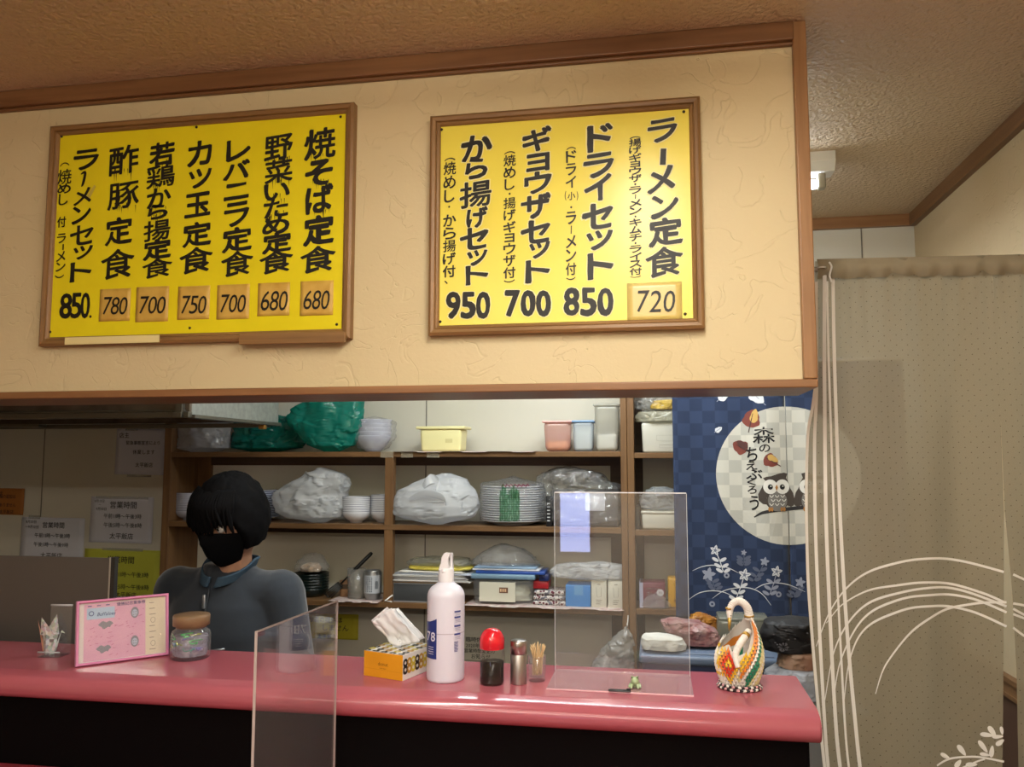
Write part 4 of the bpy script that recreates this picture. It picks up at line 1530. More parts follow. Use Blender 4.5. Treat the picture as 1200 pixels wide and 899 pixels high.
ob('handle', MB().tube(ipol([(hw_ * .1, -.028, hb * .85), (hw_ * .2, -.05, hb * .8), (hw_ * .2, -.05, hb * .35), (hw_ * .1, -.028, hb * .25)], 8), .0055, 10), yj, t)

# ------------------------------------------------------------------ things standing on the pink ledge
acrylic = MT('clear_acrylic', '#e9eef2', .035, .015, 1.35)
acr_edge = MT('acrylic_edge', '#eef2f4', .75, .1, 1.0)
glass = MT('clear_glass', '#eef2f2', .07, .02, 1.3)

# long acrylic screen on a bent foot
f0, f1 = onz(650, 809, ZT), onz(808, 816.5, ZT)
g0, g1 = onz(655, 789, ZT), onz(803, 792, ZT)
Yp = (g0.y + g1.y) / 2 - .002
pl, pr = at(650, 577.5, Yp), at(804, 577.5, Yp)
t = thing('acrylic_screen', 'large clear acrylic screen with a foot plate standing upright in front of the shelves', 'screen', ((pl.x + pr.x) / 2, Yp, ZT))
hw = (pr.x - pl.x) / 2
hh = pl.z - ZT
ob('pane', MB().box(-hw, hw, -.0012, .0012, .003, hh), acrylic, t)
ob('edge', MB().box(-hw, hw, -.0014, .0014, hh, hh + .0022), M('white_edge', '#dfe2e6', .3), t)  # opaque white paints the highlight along the top edge
ob('edge', MB().box(hw, hw + .0012, -.0013, .0013, .003, hh), acr_edge, t)
ob('edge', MB().box(-hw - .0012, -hw, -.0013, .0013, .003, hh), acr_edge, t)
fd = Yp - (f0.y + f1.y) / 2
ob('foot_plate', MB().box(-hw - .001, hw + .002, -fd, .0, .0005, .003), MT('foot_acrylic', '#f3dce0', .30, .05, 1.0), t)
ob('foot_edge', MB().box(-hw - .001, hw + .002, -fd - .001, -fd, .0005, .003), M('foot_edge_pale', '#e8bcc4', .3), t)
ob('bend', MB().tube([(-hw, -.004, .005), (hw, -.004, .005)], .0025, 8), MT('foot_acrylic', '#f3dce0', .30, .05, 1.0), t)

# acrylic divider standing on the lower counter, at right angles to the ledge
Y2 = 1.535
pb = at(395, 705, Y2)
Y1 = 1.2
for _ in range(20):
    pa = at(300.5, 741.5, Y1)
    Y1 *= (ZC - pb.z) / (ZC - pa.z)
pa = at(300.5, 741.5, Y1)
zf = zl
t = thing('acrylic_divider', 'tall clear acrylic divider between seats, standing edge-on to the counter', 'screen', ((pa.x + pb.x) / 2, (pa.y + pb.y) / 2, zf))
dv = Vector((pb.x - pa.x, pb.y - pa.y, 0))
L = dv.length
t.rotation_euler = (0, 0, math.atan2(dv.y, dv.x))
hh = pb.z - zf
ob('pane', MB().box(-L / 2, L / 2, -.0018, .0018, .004, hh), MT('divider_acrylic', '#e9eef2', .06, .015, 1.5), t)
ed = M('divider_edge', '#b7a9a4', .25)
ob('edge', MB().box(-L / 2 - .0012, -L / 2, -.0022, .0022, .0, hh + .002), ed, t)
ob('edge', MB().box(-L / 2, L / 2, -.0022, .0022, hh, hh + .002), M('divider_edge_dark', '#8d7f7a', .25), t)
ob('edge', MB().box(L / 2, L / 2 + .001, -.002, .002, .0, hh + .002), ed, t)
ob('foot', MB().box(-L / 2, L / 2, -.03, .03, 0, .004), MT('divider_acrylic', '#e9eef2', .06, .015, 1.5), t)

# small acrylic holder with a paper crane
c0, c1 = onz(47, 769, ZT), onz(86, 765, ZT)
hw = (c1.x - c0.x) / 2
t = thing('acrylic_holder', 'small clear acrylic stand behind the paper crane, left of the pink frame', 'stand', ((c0.x + c1.x) / 2, c0.y + .03, ZT), math.radians(6))
hh = at(66, 709, c0.y + .03).z - ZT
ob('back_pane', MB().box(-hw, hw, -.001, .001, .002, hh), MT('holder_acrylic', '#e9eef2', .05, .02, 1.2), t)
ob('foot', MB().box(-hw, hw, -.04, 0, .0, .0022), MT('holder_acrylic', '#e9eef2', .05, .02, 1.2), t)
ob('front_lip', MB().box(-hw, hw, -.042, -.04, .0, .012), MT('holder_acrylic', '#e9eef2', .05, .02, 1.2), t)
ob('rolled_edge', MB().tube([(-hw, 0, hh), (hw, 0, hh)], .0022, 10), acr_edge, t)
ob('rolled_edge', MB().tube([(-hw, -.041, .012), (hw, -.041, .012)], .0018, 10), acr_edge, t)
cr_m = M('crane_paper', '#b9b3cf', .35, var=('#d9cfc4', 60, 1))
nt = cr_m.node_tree
vo = nt.nodes.new('ShaderNodeTexVoronoi')
vo.inputs['Scale'].default_value = 130
tc = nt.nodes.new('ShaderNodeTexCoord')
nt.links.new(tc.outputs['Object'], vo.inputs['Vector'])
hsv = nt.nodes.new('ShaderNodeHueSaturation')
hsv.inputs['Saturation'].default_value = .22
hsv.inputs['Value'].default_value = .72
nt.links.new(vo.outputs['Color'], hsv.inputs['Color'])
nt.links.new(hsv.outputs['Color'], nt.nodes['Principled BSDF'].inputs['Base Color'])
q = onz(67, 765, ZT)
t = thing('paper_crane', 'folded paper crane in iridescent patterned paper in the acrylic holder', 'paper crane', (q.x - .001, c0.y + .012, ZT + .003))
sc_ = .001 * 2.3
def cp(x, y, z=0):
    return (x * sc_, z * sc_, y * sc_)
body = MB()
# trunk: a folded boat shape with an open ridge
V_ = [cp(-9, 22), cp(9, 20), cp(-6, 0), cp(6, 0), cp(0, 22, -6), cp(0, 0, -5), cp(0, 22, 6), cp(0, 0, 5)]
body.add(V_, [(0, 4, 5, 2), (4, 1, 3, 5), (1, 6, 7, 3), (6, 0, 2, 7), (0, 6, 1, 4), (2, 5, 3, 7)])
ob('trunk', body, cr_m, t)
for sg in (-1, 1):
    w_ = MB().add([cp(-9, 19, sg * 3), cp(8, 19, sg * 3), cp(-2 + sg * 1.5, 38, sg * 9), cp(0, 19, sg * 5)], [(0, 1, 2), (0, 3, 2), (3, 1, 2), (0, 1, 3)])
    ob('wing', w_, cr_m, t)
w_ = MB().add([cp(-6, 3, -2.2), cp(-6, 3, 2.2), cp(-15, 33), cp(-9, 8)], [(0, 1, 2), (0, 2, 3), (1, 3, 2), (0, 3, 1)])
ob('tail', w_, M('tail_paper', '#c98f76', .4), t)
w_ = MB().add([cp(6, 3, -2.2), cp(6, 3, 2.2), cp(13, 24), cp(9, 8), cp(17, 21), cp(12.5, 22, -1)], [(0, 1, 2), (0, 2, 3), (1, 3, 2), (0, 3, 1), (2, 4, 5)])
ob('neck', w_, cr_m, t)

# pink picture frame with a commemorative ticket
b0, b1 = onz(87.5, 782, ZT), onz(197, 767.5, ZT)
dv = b1 - b0
L = dv.length
ang = math.atan2(dv.y, dv.x)
t = thing('picture_frame', 'glossy pink picture frame leaning back with a commemorative ticket', 'picture frame', ((b0.x + b1.x) / 2, (b0.y + b1.y) / 2, ZT), ang)
hh = (at(83.5, 705.5, b0.y + .014).z - ZT) / math.cos(math.radians(11))
tilt = Matrix.Rotation(math.radians(-11), 4, 'X')
pinkf = M('pink_plastic', '#d286b0', .2, coat=.5)
mb = MB()
fw = .0062
loop = []
for u, d in ((0, 0), (0, -.009), (.0015, -.0115), (.0045, -.0115), (fw, -.008), (fw, 0)):
    loop.append([(-L / 2 + u, d, u), (L / 2 - u, d, u), (L / 2 - u, d, hh - u), (-L / 2 + u, d, hh - u)])
for k in range(4):
    v = []
    for r_ in loop:
        v += [r_[k], r_[(k + 1) % 4]]
    mb.add(v, [(2 * i, 2 * i + 1, 2 * i + 3, 2 * i + 2) for i in range(len(loop) - 1)], 0, False, tilt)
mb.box(-L / 2, L / 2, 0, .003, 0, hh, 0, tilt)
ob('frame', mb, pinkf, t)
a = fw * .8
iw, ih = L - 2 * a, hh - 2 * a
paper = MB().box(-iw / 2, iw / 2, -.004, -.0035, a, hh - a, 0, tilt)
ob('backing_paper', paper, M('frame_paper', '#d6d2d0', .6), t)


def tp_(p):
    return tuple(tilt @ Vector(p))


def U(u, v):
    return (-iw / 2 + iw * u, a + ih * v)


def rect(mb, u0, v0, u1, v1, y, mi=0):
    mb.flat([U(u0, v0), U(u1, v0), U(u1, v1), U(u0, v1)], y, mi, tp_)


mb = MB()
rect(mb, .06, .02, .755, .97, -.0043)
ob('ticket', mb, M('ticket_pink', '#d9aac3', .5, var=('#cd9bbb', 30, 1)), t)
mb = MB()
rect(mb, .755, .02, .985, .985, -.0043)
ob('ticket_stub', mb, M('stub_cream', '#d6ceb8', .6), t)
mb = MB()
rect(mb, .09, .71, .40, .90, -.0046)
ob('logo_panel', mb, M('logo_blue', '#a7c3dd', .5), t)
mb = MB()
x_, z_ = U(.42, .905)
line(mb, '優勝記念乗車券', x_, z_, .0088, -.0048, .01, fn=tp_)
x_, z_ = U(.20, .76)
line(mb, 'Buffaloes', x_, z_, .0105, -.0049, .025, fn=tp_, slant=.25, sx=.9)
x_, z_ = U(.14, .81)
mb.flat([(x_ + p[0], z_ + p[1]) for p in circ(0, 0, .0055, .0055)], -.0048, 0, tp_)
for k in range(3):
    x_, z_ = U(.10 + .1 * k, .935)
    ribbon(mb, [(x_, z_), (x_ + .008, z_)], .002, -.0048, fn=tp_)
ob('ticket_lettering', mb, M('ticket_blue', '#3c4a86', .5), t)
mb = MB()
x_, z_ = U(.14, .81)
mb.flat([(x_ + p[0], z_ + p[1]) for p in circ(0, 0, .0038, .0038)], -.0050, 0, tp_)
line(mb, 'B', x_ - .002, z_ - .0022, .006, -.0052, .02, fn=tp_)
ob('emblem', mb, M('logo_blue', '#a7c3dd', .5), t)
grey_p = M('portrait_grey', '#7f8290', .5)
mb = MB()
for u, v in ((.63, .76), (.63, .27)):
    x_, z_ = U(u, v)
    mb.flat([(x_ + p[0], z_ + p[1]) for p in circ(0, 0, .0085, .0125)], -.0046, 0, tp_)
for u, v in ((.30, .60), (.28, .20)):
    x_, z_ = U(u, v)
    mb.flat([(x_ + p[0] * (1 + .2 * math.sin(7 * k)), z_ + p[1] * (1 + .3 * math.sin(5 * k))) for k, p in enumerate(circ(0, 0, .014, .0075, 26))], -.0046, 0, tp_)
ob('portrait_print', mb, grey_p, t)
mb = MB()
for u, v in ((.63, .76), (.63, .27)):
    x_, z_ = U(u, v)
    mb.flat([(x_ + p[0], z_ - .001 + p[1]) for p in circ(0, 0, .006, .008)], -.0048, 0, tp_)
ob('portrait_print', mb, M('portrait_blue', '#a9b6cf', .5), t)
mb = MB()
for u, v in ((.63, .76), (.63, .27)):
    x_, z_ = U(u, v)
    for dz in (.0015, -.0045):
        ribbon(mb, [(x_ - .004, z_ + dz), (x_ - .0012, z_ + dz)], .0013, -.005, fn=tp_)
        ribbon(mb, [(x_ + .0012, z_ + dz), (x_ + .004, z_ + dz)], .0013, -.005, fn=tp_)
for k in range(9):
    u = .80 + .07 * (k % 2)
    x_, z_ = U(.80, .9 - k * .1)
    if k in (3, 7):
        o_ = circ(x_ + .008, z_, .005, .006)
        ribbon(mb, o_ + o_[:1], .0008, -.0046, fn=tp_)
    else:
        ribbon(mb, [(x_, z_), (x_ + .010 + .002 * (k % 3), z_)], .0014, -.0046, fn=tp_)
ob('stub_print', mb, M('stub_grey', '#77716e', .5), t)
rg = random.Random(12)
mb = MB()
for k in range(46):
    u, v = rg.uniform(.1, .73), rg.uniform(.06, .85)
    x_, z_ = U(u, v)
    ribbon(mb, [(x_, z_), (x_ + rg.uniform(.002, .009), z_ + rg.uniform(-.002, .003))], .0012, -.00445, fn=tp_)
ob('ticket_pattern', mb, M('ticket_deep_pink', '#b8688f', .5), t)
mb = MB().box(-iw / 2, iw / 2, -.0078, -.0066, a, hh - a, 0, tilt)
ob('glazing', mb, MT('frame_glazing', '#ffffff', .02, .03, 1.2), t)
ob('easel_leg', MB().box(-.02, .02, .003, .006, .0, hh * .8, 0, Matrix.Translation((0, .0, 0)) @ Matrix.Rotation(math.radians(-24), 4, 'X')), M('easel_card', '#6d5560', .6), t)

# jar with a cork lid and iridescent film
r = width(201.5, 245, 775, 1.66) / 2
c = onz(223, 777, ZT)
cy = c.y + r
c = at(223, 770, cy)
t = thing('glass_jar', 'glass jar with a wooden lid holding iridescent green film beside the pink frame', 'jar', (c.x, cy, ZT))
hj = at(223, 735, cy).z - ZT
ht = at(223, 720, cy).z - ZT
ob('body', MB().lathe([(0, 0), (r * .9, 0), (r * .97, .003), (r, .01), (r, hj * .78), (r * .93, hj * .9), (r * .78, hj * .97), (r * .76, hj), (r * .82, hj + .003)], 44), MT('jar_glass', '#eef0f2', .10, .03, 1.3), t)
ob('lid', MB().lathe([(0, hj), (r * .74, hj), (r * .78, hj + .004), (r * .92, hj + .006), (r * .93, ht - .003), (r * .9, ht), (r * .5, ht + .0005), (0, ht + .0005)], 44), M('wood_lid', '#8d7254', .45, wood=('#7a6046', 'X')), t)
film_m = MT('iridescent_film', '#c3c2d6', .55, .15, 1.4, bump=(90, .8))
ob('film_filling', sack([(.003, -r * .8, r * .8), (hj * .4, -r * .84, r * .84), (hj * .82, -r * .78, r * .78)], r * 1.66, 41, .0025, 60, 60, 30, e=1), film_m, t)
rg = random.Random(5)
for k in range(11):
    an = rg.uniform(-2.9, -.3)
    zz_ = rg.uniform(.3, .85) * hj
    P_ = []
    for q in range(5):
        a_ = an + q * .1 * rg.choice((-1, 1))
        P_.append((r * .93 * math.cos(a_), r * .93 * math.sin(a_), zz_ + rg.uniform(-.004, .004) + q * .001))
    col = rg.choice(('#3fd873', '#3fd873', '#59c9c0', '#c3d45a', '#8d8fe0'))
    ob('film_strip', MB().tube(ipol(P_, 4), .0011, 6), M('glint_' + col[1:], col, .15, metal=.6, coat=1), t)

# tissue box
A_, B_, D_ = onz(426.3, 791.5, ZT), onz(472, 798.5, ZT), onz(500, 787, ZT)
ex = (B_ - A_)
we = ex.length
ang = math.atan2(ex.y, ex.x)
ln = max((D_ - B_).length, .115)
hb = at(472, 768, B_.y).z - ZT
ctr = (A_ + B_) / 2
t = thing('tissue_box', 'small tissue box with an orange end and a ring pattern', 'tissue box', (ctr.x, ctr.y, ZT), ang)
white_card = M('white_card_gloss', '#dad8d2', .35)
ob('carton', MB().box(-we / 2, we / 2, 0, ln, 0, hb), white_card, t, bevel=.0012)
ob('orange_end', MB().box(-we / 2 + .0005, we / 2 - .0005, -.0006, .0, .0005, hb - .0005), M('orange_card', '#d9971f', .35), t)
mb = MB()
line(mb, 'donut', 0, hb * .48, .0105, -.0009, .0, align='c')
line(mb, 'tissue paper', 0, hb * .36, .0035, -.0009, .0, align='c')
ribbon(mb, [(-we / 2, hb * .345 - .0), (-we / 2 + .0001, hb * .345)], .0003, -.0009)
ob('box_lettering', mb, M('brown_print', '#6a3d10', .5), t)
ob('box_fold_line', MB().flat([(-we / 2, hb * .325), (we / 2, hb * .30), (we / 2, hb * .31), (-we / 2, hb * .335)], -.0008), M('orange_fold', '#bf8118', .4), t)
ringcols = [M('ring_black', '#1b1712', .4), M('ring_gold', '#b98b34', .4), M('ring_yellow', '#cdb93c', .4)]


def ring(mb, cx, cz, r0, r1, fn, mi, n=28):
    o0, o1 = circ(cx, cz, r0, r0, n), circ(cx, cz, r1, r1, n)
    v = [fn((p[0], p[1])) for p in o0] + [fn((p[0], p[1])) for p in o1]
    mb.add(v, [(i, (i + 1) % n, n + (i + 1) % n, n + i) for i in range(n)], mi)


mb = MB()
k = 0
yy = .008
while yy < ln - .006:
    mi = (0, 1, 2)[k % 3]
    cx0 = yy
    for cz, r1 in ((hb * .67, .0085), (hb * .40, .0092)):
        fn = lambda p: (we / 2 + .0006, min(max(p[0], 0), ln), min(p[1], hb))
        ring(mb, cx0, cz, .0035, r1, fn, mi)
    yy += .0145
    k += 1
ob('ring_print', mb, ringcols, t)
mb = MB()
for i in range(5):
    for j in range(7):
        fn = lambda p: (min(max(p[0], -we / 2), we / 2), min(max(p[1], 0), ln), hb + .0006)
        ring(mb, -we / 2 + .006 + i * we / 4.6, .004 + j * .0165, .0028, .0075, fn, 0 if j == 0 else (1, 2, 0)[(i + j) % 3])
ob('ring_print', mb, ringcols, t)
tis = M('tissue_paper', '#e2e6ea', .85, sss=.1)


def sheet3(pts, thick, seed, nu=18, nv=18):
    """a soft quad sheet through four corners, gently creased"""
    P0, P1, P2, P3 = [Vector(p) for p in pts]

    def fn(u, v):
        p = P0 * (1 - u) * (1 - v) + P1 * u * (1 - v) + P2 * u * v + P3 * (1 - u) * v
        q = Vector((u * 3.1, v * 2.3, seed))
        return p + Vector((0, 1, .3)) * (thick * (noise.noise(q) + .5 * abs(noise.noise(q * 2.3))))
    return MB().grid(fn, nu, nv)


def lp(px, py, dy):
    """photo pixel on the plane dy behind the box front, in box coordinates"""
    p = at(px, py, ctr.y + dy) - Vector((ctr.x, ctr.y, ZT))
    return (p.x * math.cos(ang) + p.y * math.sin(ang), -p.x * math.sin(ang) + p.y * math.cos(ang), p.z)


tt = thing('tissue', 'white tissue sheet pulled up out of the ring-patterned box', 'tissue', (ctr.x, ctr.y, ZT), ang)
ob('sheet', sheet3([lp(464, 758, .05), lp(472, 735, .045), lp(454, 711, .03), lp(434, 728, .03)], .006, 1), tis, tt, solid=.0006)
ob('sheet', sheet3([lp(464, 759, .052), lp(492, 752, .045), lp(458, 713, .028), lp(436, 729, .028)], .008, 2), tis, tt, solid=.0006)
ob('sheet', sheet3([lp(468, 757, .06), lp(498, 748, .055), lp(466, 713, .05), lp(458, 714, .045)], .006, 4), tis, tt, solid=.0006)
ob('sheet', sheet3([lp(458, 763, .05), lp(469, 763, .05), lp(470, 750, .05), lp(461, 752, .05)], .002, 6), tis, tt, solid=.001)

# big white spray bottle
r = width(500.5, 543.5, 790, 1.68) / 2
c = onz(522, 802, ZT)
cy = c.y + r
sc = (at(522, 700, cy).z - at(522, 800, cy).z) / 100     # metres per pixel
c = at(522, 790, cy)
t = thing('spray_bottle', 'tall white sanitiser spray bottle with a navy label', 'spray bottle', (c.x, cy, ZT))
bot = M('cloudy_white_plastic', '#dcdeec', .32, sss=.15, spec=.5)
zb0 = 798 - 697
prof = [(0, 0), (r * .93, 0), (r * .98, .002), (r, .006)]
for k in range(2):
    pass
prof += [(r, 97 * sc), (r * .99, 100 * sc), (r * .93, 104 * sc), (r * .8, 108 * sc), (r * .6, 111 * sc), (r * .44, 114 * sc), (r * .40, 116 * sc), (r * .4, 119 * sc), (0, 119 * sc)]
ob('body', MB().lathe(prof, 48), bot, t)
wp = M('white_pump_plastic', '#e6e8ee', .3)
ob('collar', MB().lathe([(0, 114 * sc), (r * .42, 114 * sc), (r * .43, 115 * sc), (r * .41, 129 * sc), (r * .36, 131 * sc), (0, 131 * sc)], 32), wp, t)
bx = lambda pts: [((q_[0] - 522) * sc, (798 - q_[1]) * sc) for q_ in pts]
ob('trigger', MB().prism(bx([(514.6, 668), (515.5, 672), (518.5, 673.8), (523.5, 673.8), (527, 671.5), (526.6, 665), (525.6, 660), (525.8, 656), (528.6, 650), (528, 648.8), (521.8, 648.8), (520, 650), (517.8, 654), (517, 661), (515.6, 664)]), -.0125, -.001), wp, t, bevel=.0018)
ob('nozzle_head', MB().prism(bx([(524.8, 650), (528.8, 649.2), (529.4, 652), (529.3, 660), (530.2, 666), (530.2, 676), (515, 676), (515, 672), (527.2, 671), (527, 661), (526.8, 654)]), -.002, .010), wp, t, bevel=.0015)
ob('nozzle_tip', MB().tube([(-.0012, -.0125, 127.5 * sc), (-.0012, -.0165, 127 * sc)], .0042, 16), wp, t)
mb = MB()
th = lambda px: math.asin(max(-1, min(1, (px - 522) / 21.6)))
R_ = r + .0003


def bl(px, py):
    return (th(px) * R_, (798 - py) * sc)


p0, p1 = bl(500.8, 770.5), bl(511.8, 724)
x0_ = -1.95 * R_
pts = [(x0_, p0[1]), (p1[0], p0[1])]
for k in range(13):
    a_ = k / 12
    pts.append((p1[0] + (x0_ - p1[0]) * a_, p1[1] - .006 * math.sin(PI * a_) + .0015))
g = MB()
g.grid(lambda u, v: (x0_ + (p1[0] - x0_) * u, 0, p0[1] + (p1[1] - .008 * math.sin(PI * min(1, u * 1.0)) - p0[1]) * v), 30, 2)
ob('navy_label', wrap(g, R_), M('navy_label', '#22377f', .35), t)
mb = MB()
zc0 = bl(0, 750)[1]
line(mb, '78', bl(510.6, 0)[0] - .0275, zc0, .0262, 0, .02, sx=.97)
for k in range(4):
    zq = bl(0, 757 + k * 2.6)[1]
    ribbon(mb, [(x0_ * .55 + q_ * .0022, zq) for q_ in range(8)], .0012, 0)
ob('label_lettering', wrap(mb, R_ + .0007), M('label_white', '#d9dcea', .4), t)
mb = MB()


def bar(x0_, x1_, z0_, z1_):
    mb.grid(lambda u, v: (x0_ + (x1_ - x0_) * u, 0, z0_ + (z1_ - z0_) * v), 8, 1)


xb0 = bl(531.6, 0)[0]
for i, (y0_, y1_) in enumerate(((715, 717), (721.5, 723.5), (731.5, 733.5), (741, 743))):
    bar(xb0, xb0 + .016, bl(0, y1_)[1], bl(0, y0_)[1])
    for k in range(2 if i == 0 else 3):
        zq = bl(0, y1_)[1] - .0028 - k * .0026
        bar(xb0 + .002, xb0 + .017 - .003 * (k % 2), zq, zq + .0005)
for k in range(9):
    zq = bl(0, 751)[1] - k * .0024
    bar(xb0, xb0 + .010 - .001 * (k % 3), zq, zq + .0011)
ob('back_print', wrap(mb, R_ + .0004), M('navy_print', '#3b4a92', .4), t)
mb = MB()
mb.grid(lambda u, v: (x0_ + .030 * u, 0, bl(0, 720.5)[1] + .0011 * v), 10, 1)
ob('small_print', wrap(mb, R_ + .0004), M('grey_navy_print', '#7f86a8', .4), t)
ob('level_line', MB().lathe([(r * 1.0008, 56 * sc), (r * 1.001, 57 * sc)], 48, a0=-PI, a1=0), M('level_mark', '#b9b7c6', .4), t)

# soy bottle
r = width(562, 590.5, 790, 1.66) / 2
c = onz(576, 805, ZT)
cy = c.y + r
c = at(576.5, 795, cy)
zz = lambda py: at(576, py, cy).z - ZT - (at(576, 803, cy).z - ZT)
t = thing('sauce_bottle', 'soy sauce bottle with a domed red cap', 'bottle', (c.x, cy, ZT))
h1, h2, h3 = zz(777), zz(761), zz(738)
ob('body', MB().lathe([(0, 0), (r * .96, 0), (r, .004), (r, h2), (r * .95, h2 + .002)], 40), MT('sauce_glass', '#c9b8ae', .05, .03, .9), t)
ob('sauce', MB().lathe([(0, .003), (r * .93, .003), (r * .95, .006), (r * .95, h1), (0, h1)], 40), M('soy_sauce', '#080403', .2, spec=.2), t)
prof = [(r * 1.0, h2 - .001)]
for k in range(11):
    a_ = k / 10 * PI / 2
    prof.append((max(r * 1.03 * math.cos(a_) ** .8, .0001) if k else r * 1.03, h2 + (h3 - h2) * (.25 * min(1, k) + .75 * math.sin(a_)) if k else h2))
ob('cap', MB().lathe(prof, 40), M('red_plastic', '#d01f2c', .2, coat=.6), t)

# pepper shaker
r = width(598, 617.2, 790, 1.66) / 2
c = onz(607.5, 803.5, ZT)
cy = c.y + r
c = at(607.7, 795, cy)
zz = lambda py: at(607, py, cy).z - at(607, 802.5, cy).z
t = thing('pepper_shaker', 'brushed steel pepper shaker beside the toothpick glass', 'shaker', (c.x, cy, ZT))
brushed = M('brushed_steel', '#b5b1ad', .42, metal=1)
hs, ht = zz(768), zz(752)
ob('body', MB().lathe([(0, 0), (r * .97, 0), (r, .002), (r, hs - .001), (r * .96, hs)], 40), brushed, t)
ob('cap', MB().lathe([(r * .93, hs), (r * .93, hs + .002), (r, hs + .0025), (r, ht - .002), (r * .93, ht), (0, ht + .0008)], 40), M('polished_steel', '#b9b5b1', .3, metal=1), t)

# toothpicks
r = width(618.5, 640, 790, 1.68) / 2
c = onz(629, 800.5, ZT)
cy = c.y + r
c = at(629, 792, cy)
zz = lambda py: at(629, py, cy).z - at(629, 799, cy).z
t = thing('toothpick_glass', 'small clear glass full of toothpicks', 'glass', (c.x, cy, ZT))
hg = zz(770)
ob('body', MB().lathe([(0, 0), (r * .9, 0), (r * .96, .003), (r, hg), (r * .93, hg), (r * .86, .009), (0, .008)], 36), glass, t)
pick_m = M('toothpick_wood', '#d6b98a', .6)
pick = MB().tube([(0, 0, 0), (0, 0, .004), (0, 0, .056), (0, 0, .0615)], [.0002, .0009, .001, .0003], 6)
first = None
rg = random.Random(9)
for k in range(34):
    a0, a1 = rg.uniform(0, 2 * PI), rg.uniform(0, 2 * PI)
    rr0, rr1 = r * .55 * math.sqrt(rg.random()), r * .72 * math.sqrt(rg.random())
    p0 = Vector((rr0 * math.cos(a0), rr0 * math.sin(a0), .0095))
    p1 = Vector((rr1 * math.cos(a1), rr1 * math.sin(a1), hg))
    d = (p1 - p0).normalized()
    if first is None:
        first = ob('toothpick', pick, pick_m)
        o = tag(first, 'pale wooden toothpick standing in the small clear glass', 'toothpick', 'toothpicks in the glass')
    else:
        o = first.copy()
        C.objects.link(o)
    o.location = Vector((c.x, cy, ZT)) + p0 + d * rg.uniform(-.0, .006)
    o.rotation_euler = d.to_track_quat('Z', 'Y').to_euler()

# frog ornament and black clip on the foot of the screen
c = onz(744, 806, ZT + .003)
t = thing('frog_figurine', 'tiny pale green frog figurine on the foot of the acrylic screen', 'figurine', (c.x, c.y, ZT + .003))
fg = M('jade_green', '#8fae7d', .3, var=('#b9c9a4', 120, 1), coat=.4)
mb = MB()
mb.capsule((0, .004, .006), (0, -.003, .011), .0075, .006, 16)
mb.capsule((-.006, .003, .003), (-.008, -.005, .0025), .0035, .002, 10)
mb.capsule((.006, .003, .003), (.008, -.005, .0025), .0035, .002, 10)
mb.capsule((-.004, -.004, .006), (-.005, -.009, .002), .002, .0018, 8)
mb.capsule((.004, -.004, .006), (.005, -.009, .002), .002, .0018, 8)
t.scale = (1.3, 1.3, 1.3)
ob('body', mb, fg, t, remesh=.0007, smooth=2)
for sg in (-1, 1):
    e_ = ob('eye', MB().capsule((sg * .0038, -.004, .0165), (sg * .0038, -.0046, .0168), .0021, .0019, 10), fg, t)
    ob('pupil', MB().capsule((sg * .0042, -.0062, .0170), (sg * .0042, -.0064, .0170), .0009, .0009, 8), M('eye_black', '#0c0c0c', .2), e_)
a_, b_ = onz(713, 810, ZT + .003), onz(739.5, 812, ZT + .003)
t = thing('black_clip', 'thin black plastic clip lying in front of the frog figurine', 'clip', ((a_.x + b_.x) / 2, a_.y, ZT + .003))
hw = (b_.x - a_.x) / 2
ob('bar', MB().rbox(-hw, hw, -.003, .003, 0, .0042, .0012, 2), bk, t)
ob('jaw', MB().rbox(-hw * .95, hw * .95, -.0048, -.003, .0005, .0028, .0008, 2), M('grey_plastic_jaw', '#3a3a3c', .35), t)
ob('jaw', MB().rbox(hw * .6, hw * 1.0, -.002, .002, .0042, .0065, .0008, 2), bk, t)

# origami swan
c = onz(866, 812, ZT)
Rs = width(839, 895, 790, c.y) / 2
cy = c.y + Rs * .8
c = at(866.5, 800, cy)
t = thing('origami_swan', 'paper swan of many folded pieces with a red diamond and coloured stripes', 'ornament', (c.x, cy, ZT))
psc = (at(866, 710, cy).z - at(866, 810, cy).z) / 100
swm = [M('swan_white', '#e4e0d8', .55), M('swan_yellow', '#e2b93a', .5), M('swan_orange', '#d9822f', .5), M('swan_red', '#cf3a22', .5), M('swan_green', '#1f7a5a', .5), M('swan_cream', '#d9cf9a', .5), M('swan_black', '#2a2326', .5), M('swan_pink', '#d9a3a8', .5)]
TP = math.radians(32)


SWH = [(-180, .47), (-155, .50), (-132, .55), (-105, .40), (-80, .45), (-50, .68), (-20, .90), (10, .99), (32, 1.0), (60, .95), (100, .80), (140, .62), (180, .47)]


def sw_h(th_):
    d = math.degrees(math.atan2(math.sin(th_), math.cos(th_)))
    for p_, q_ in zip(SWH, SWH[1:]):
        if d <= q_[0]:
            k = (d - p_[0]) / (q_[0] - p_[0])
            return (p_[1] + (q_[1] - p_[1]) * (k * k * (3 - 2 * k))) * .148 * psc / .00182
    return .1


def sw_p(th_, z, off=0):
    q = z / (.152 * psc / .00182)
    rr = Rs * (.70 + .30 * math.sin(min(1, q / .36) * PI / 2) if q < .36 else 1.0 * max(.08, 1 - ((q - .36) / .66) ** 1.7 * .86))
    ln_ = Rs * .34 * max(0, q - .25) ** 1.4
    return Vector(((rr + off) * math.cos(th_) + ln_ * math.cos(TP) * 1.35, (rr + off) * math.sin(th_) * .9 + ln_ * math.sin(TP), z + .007))


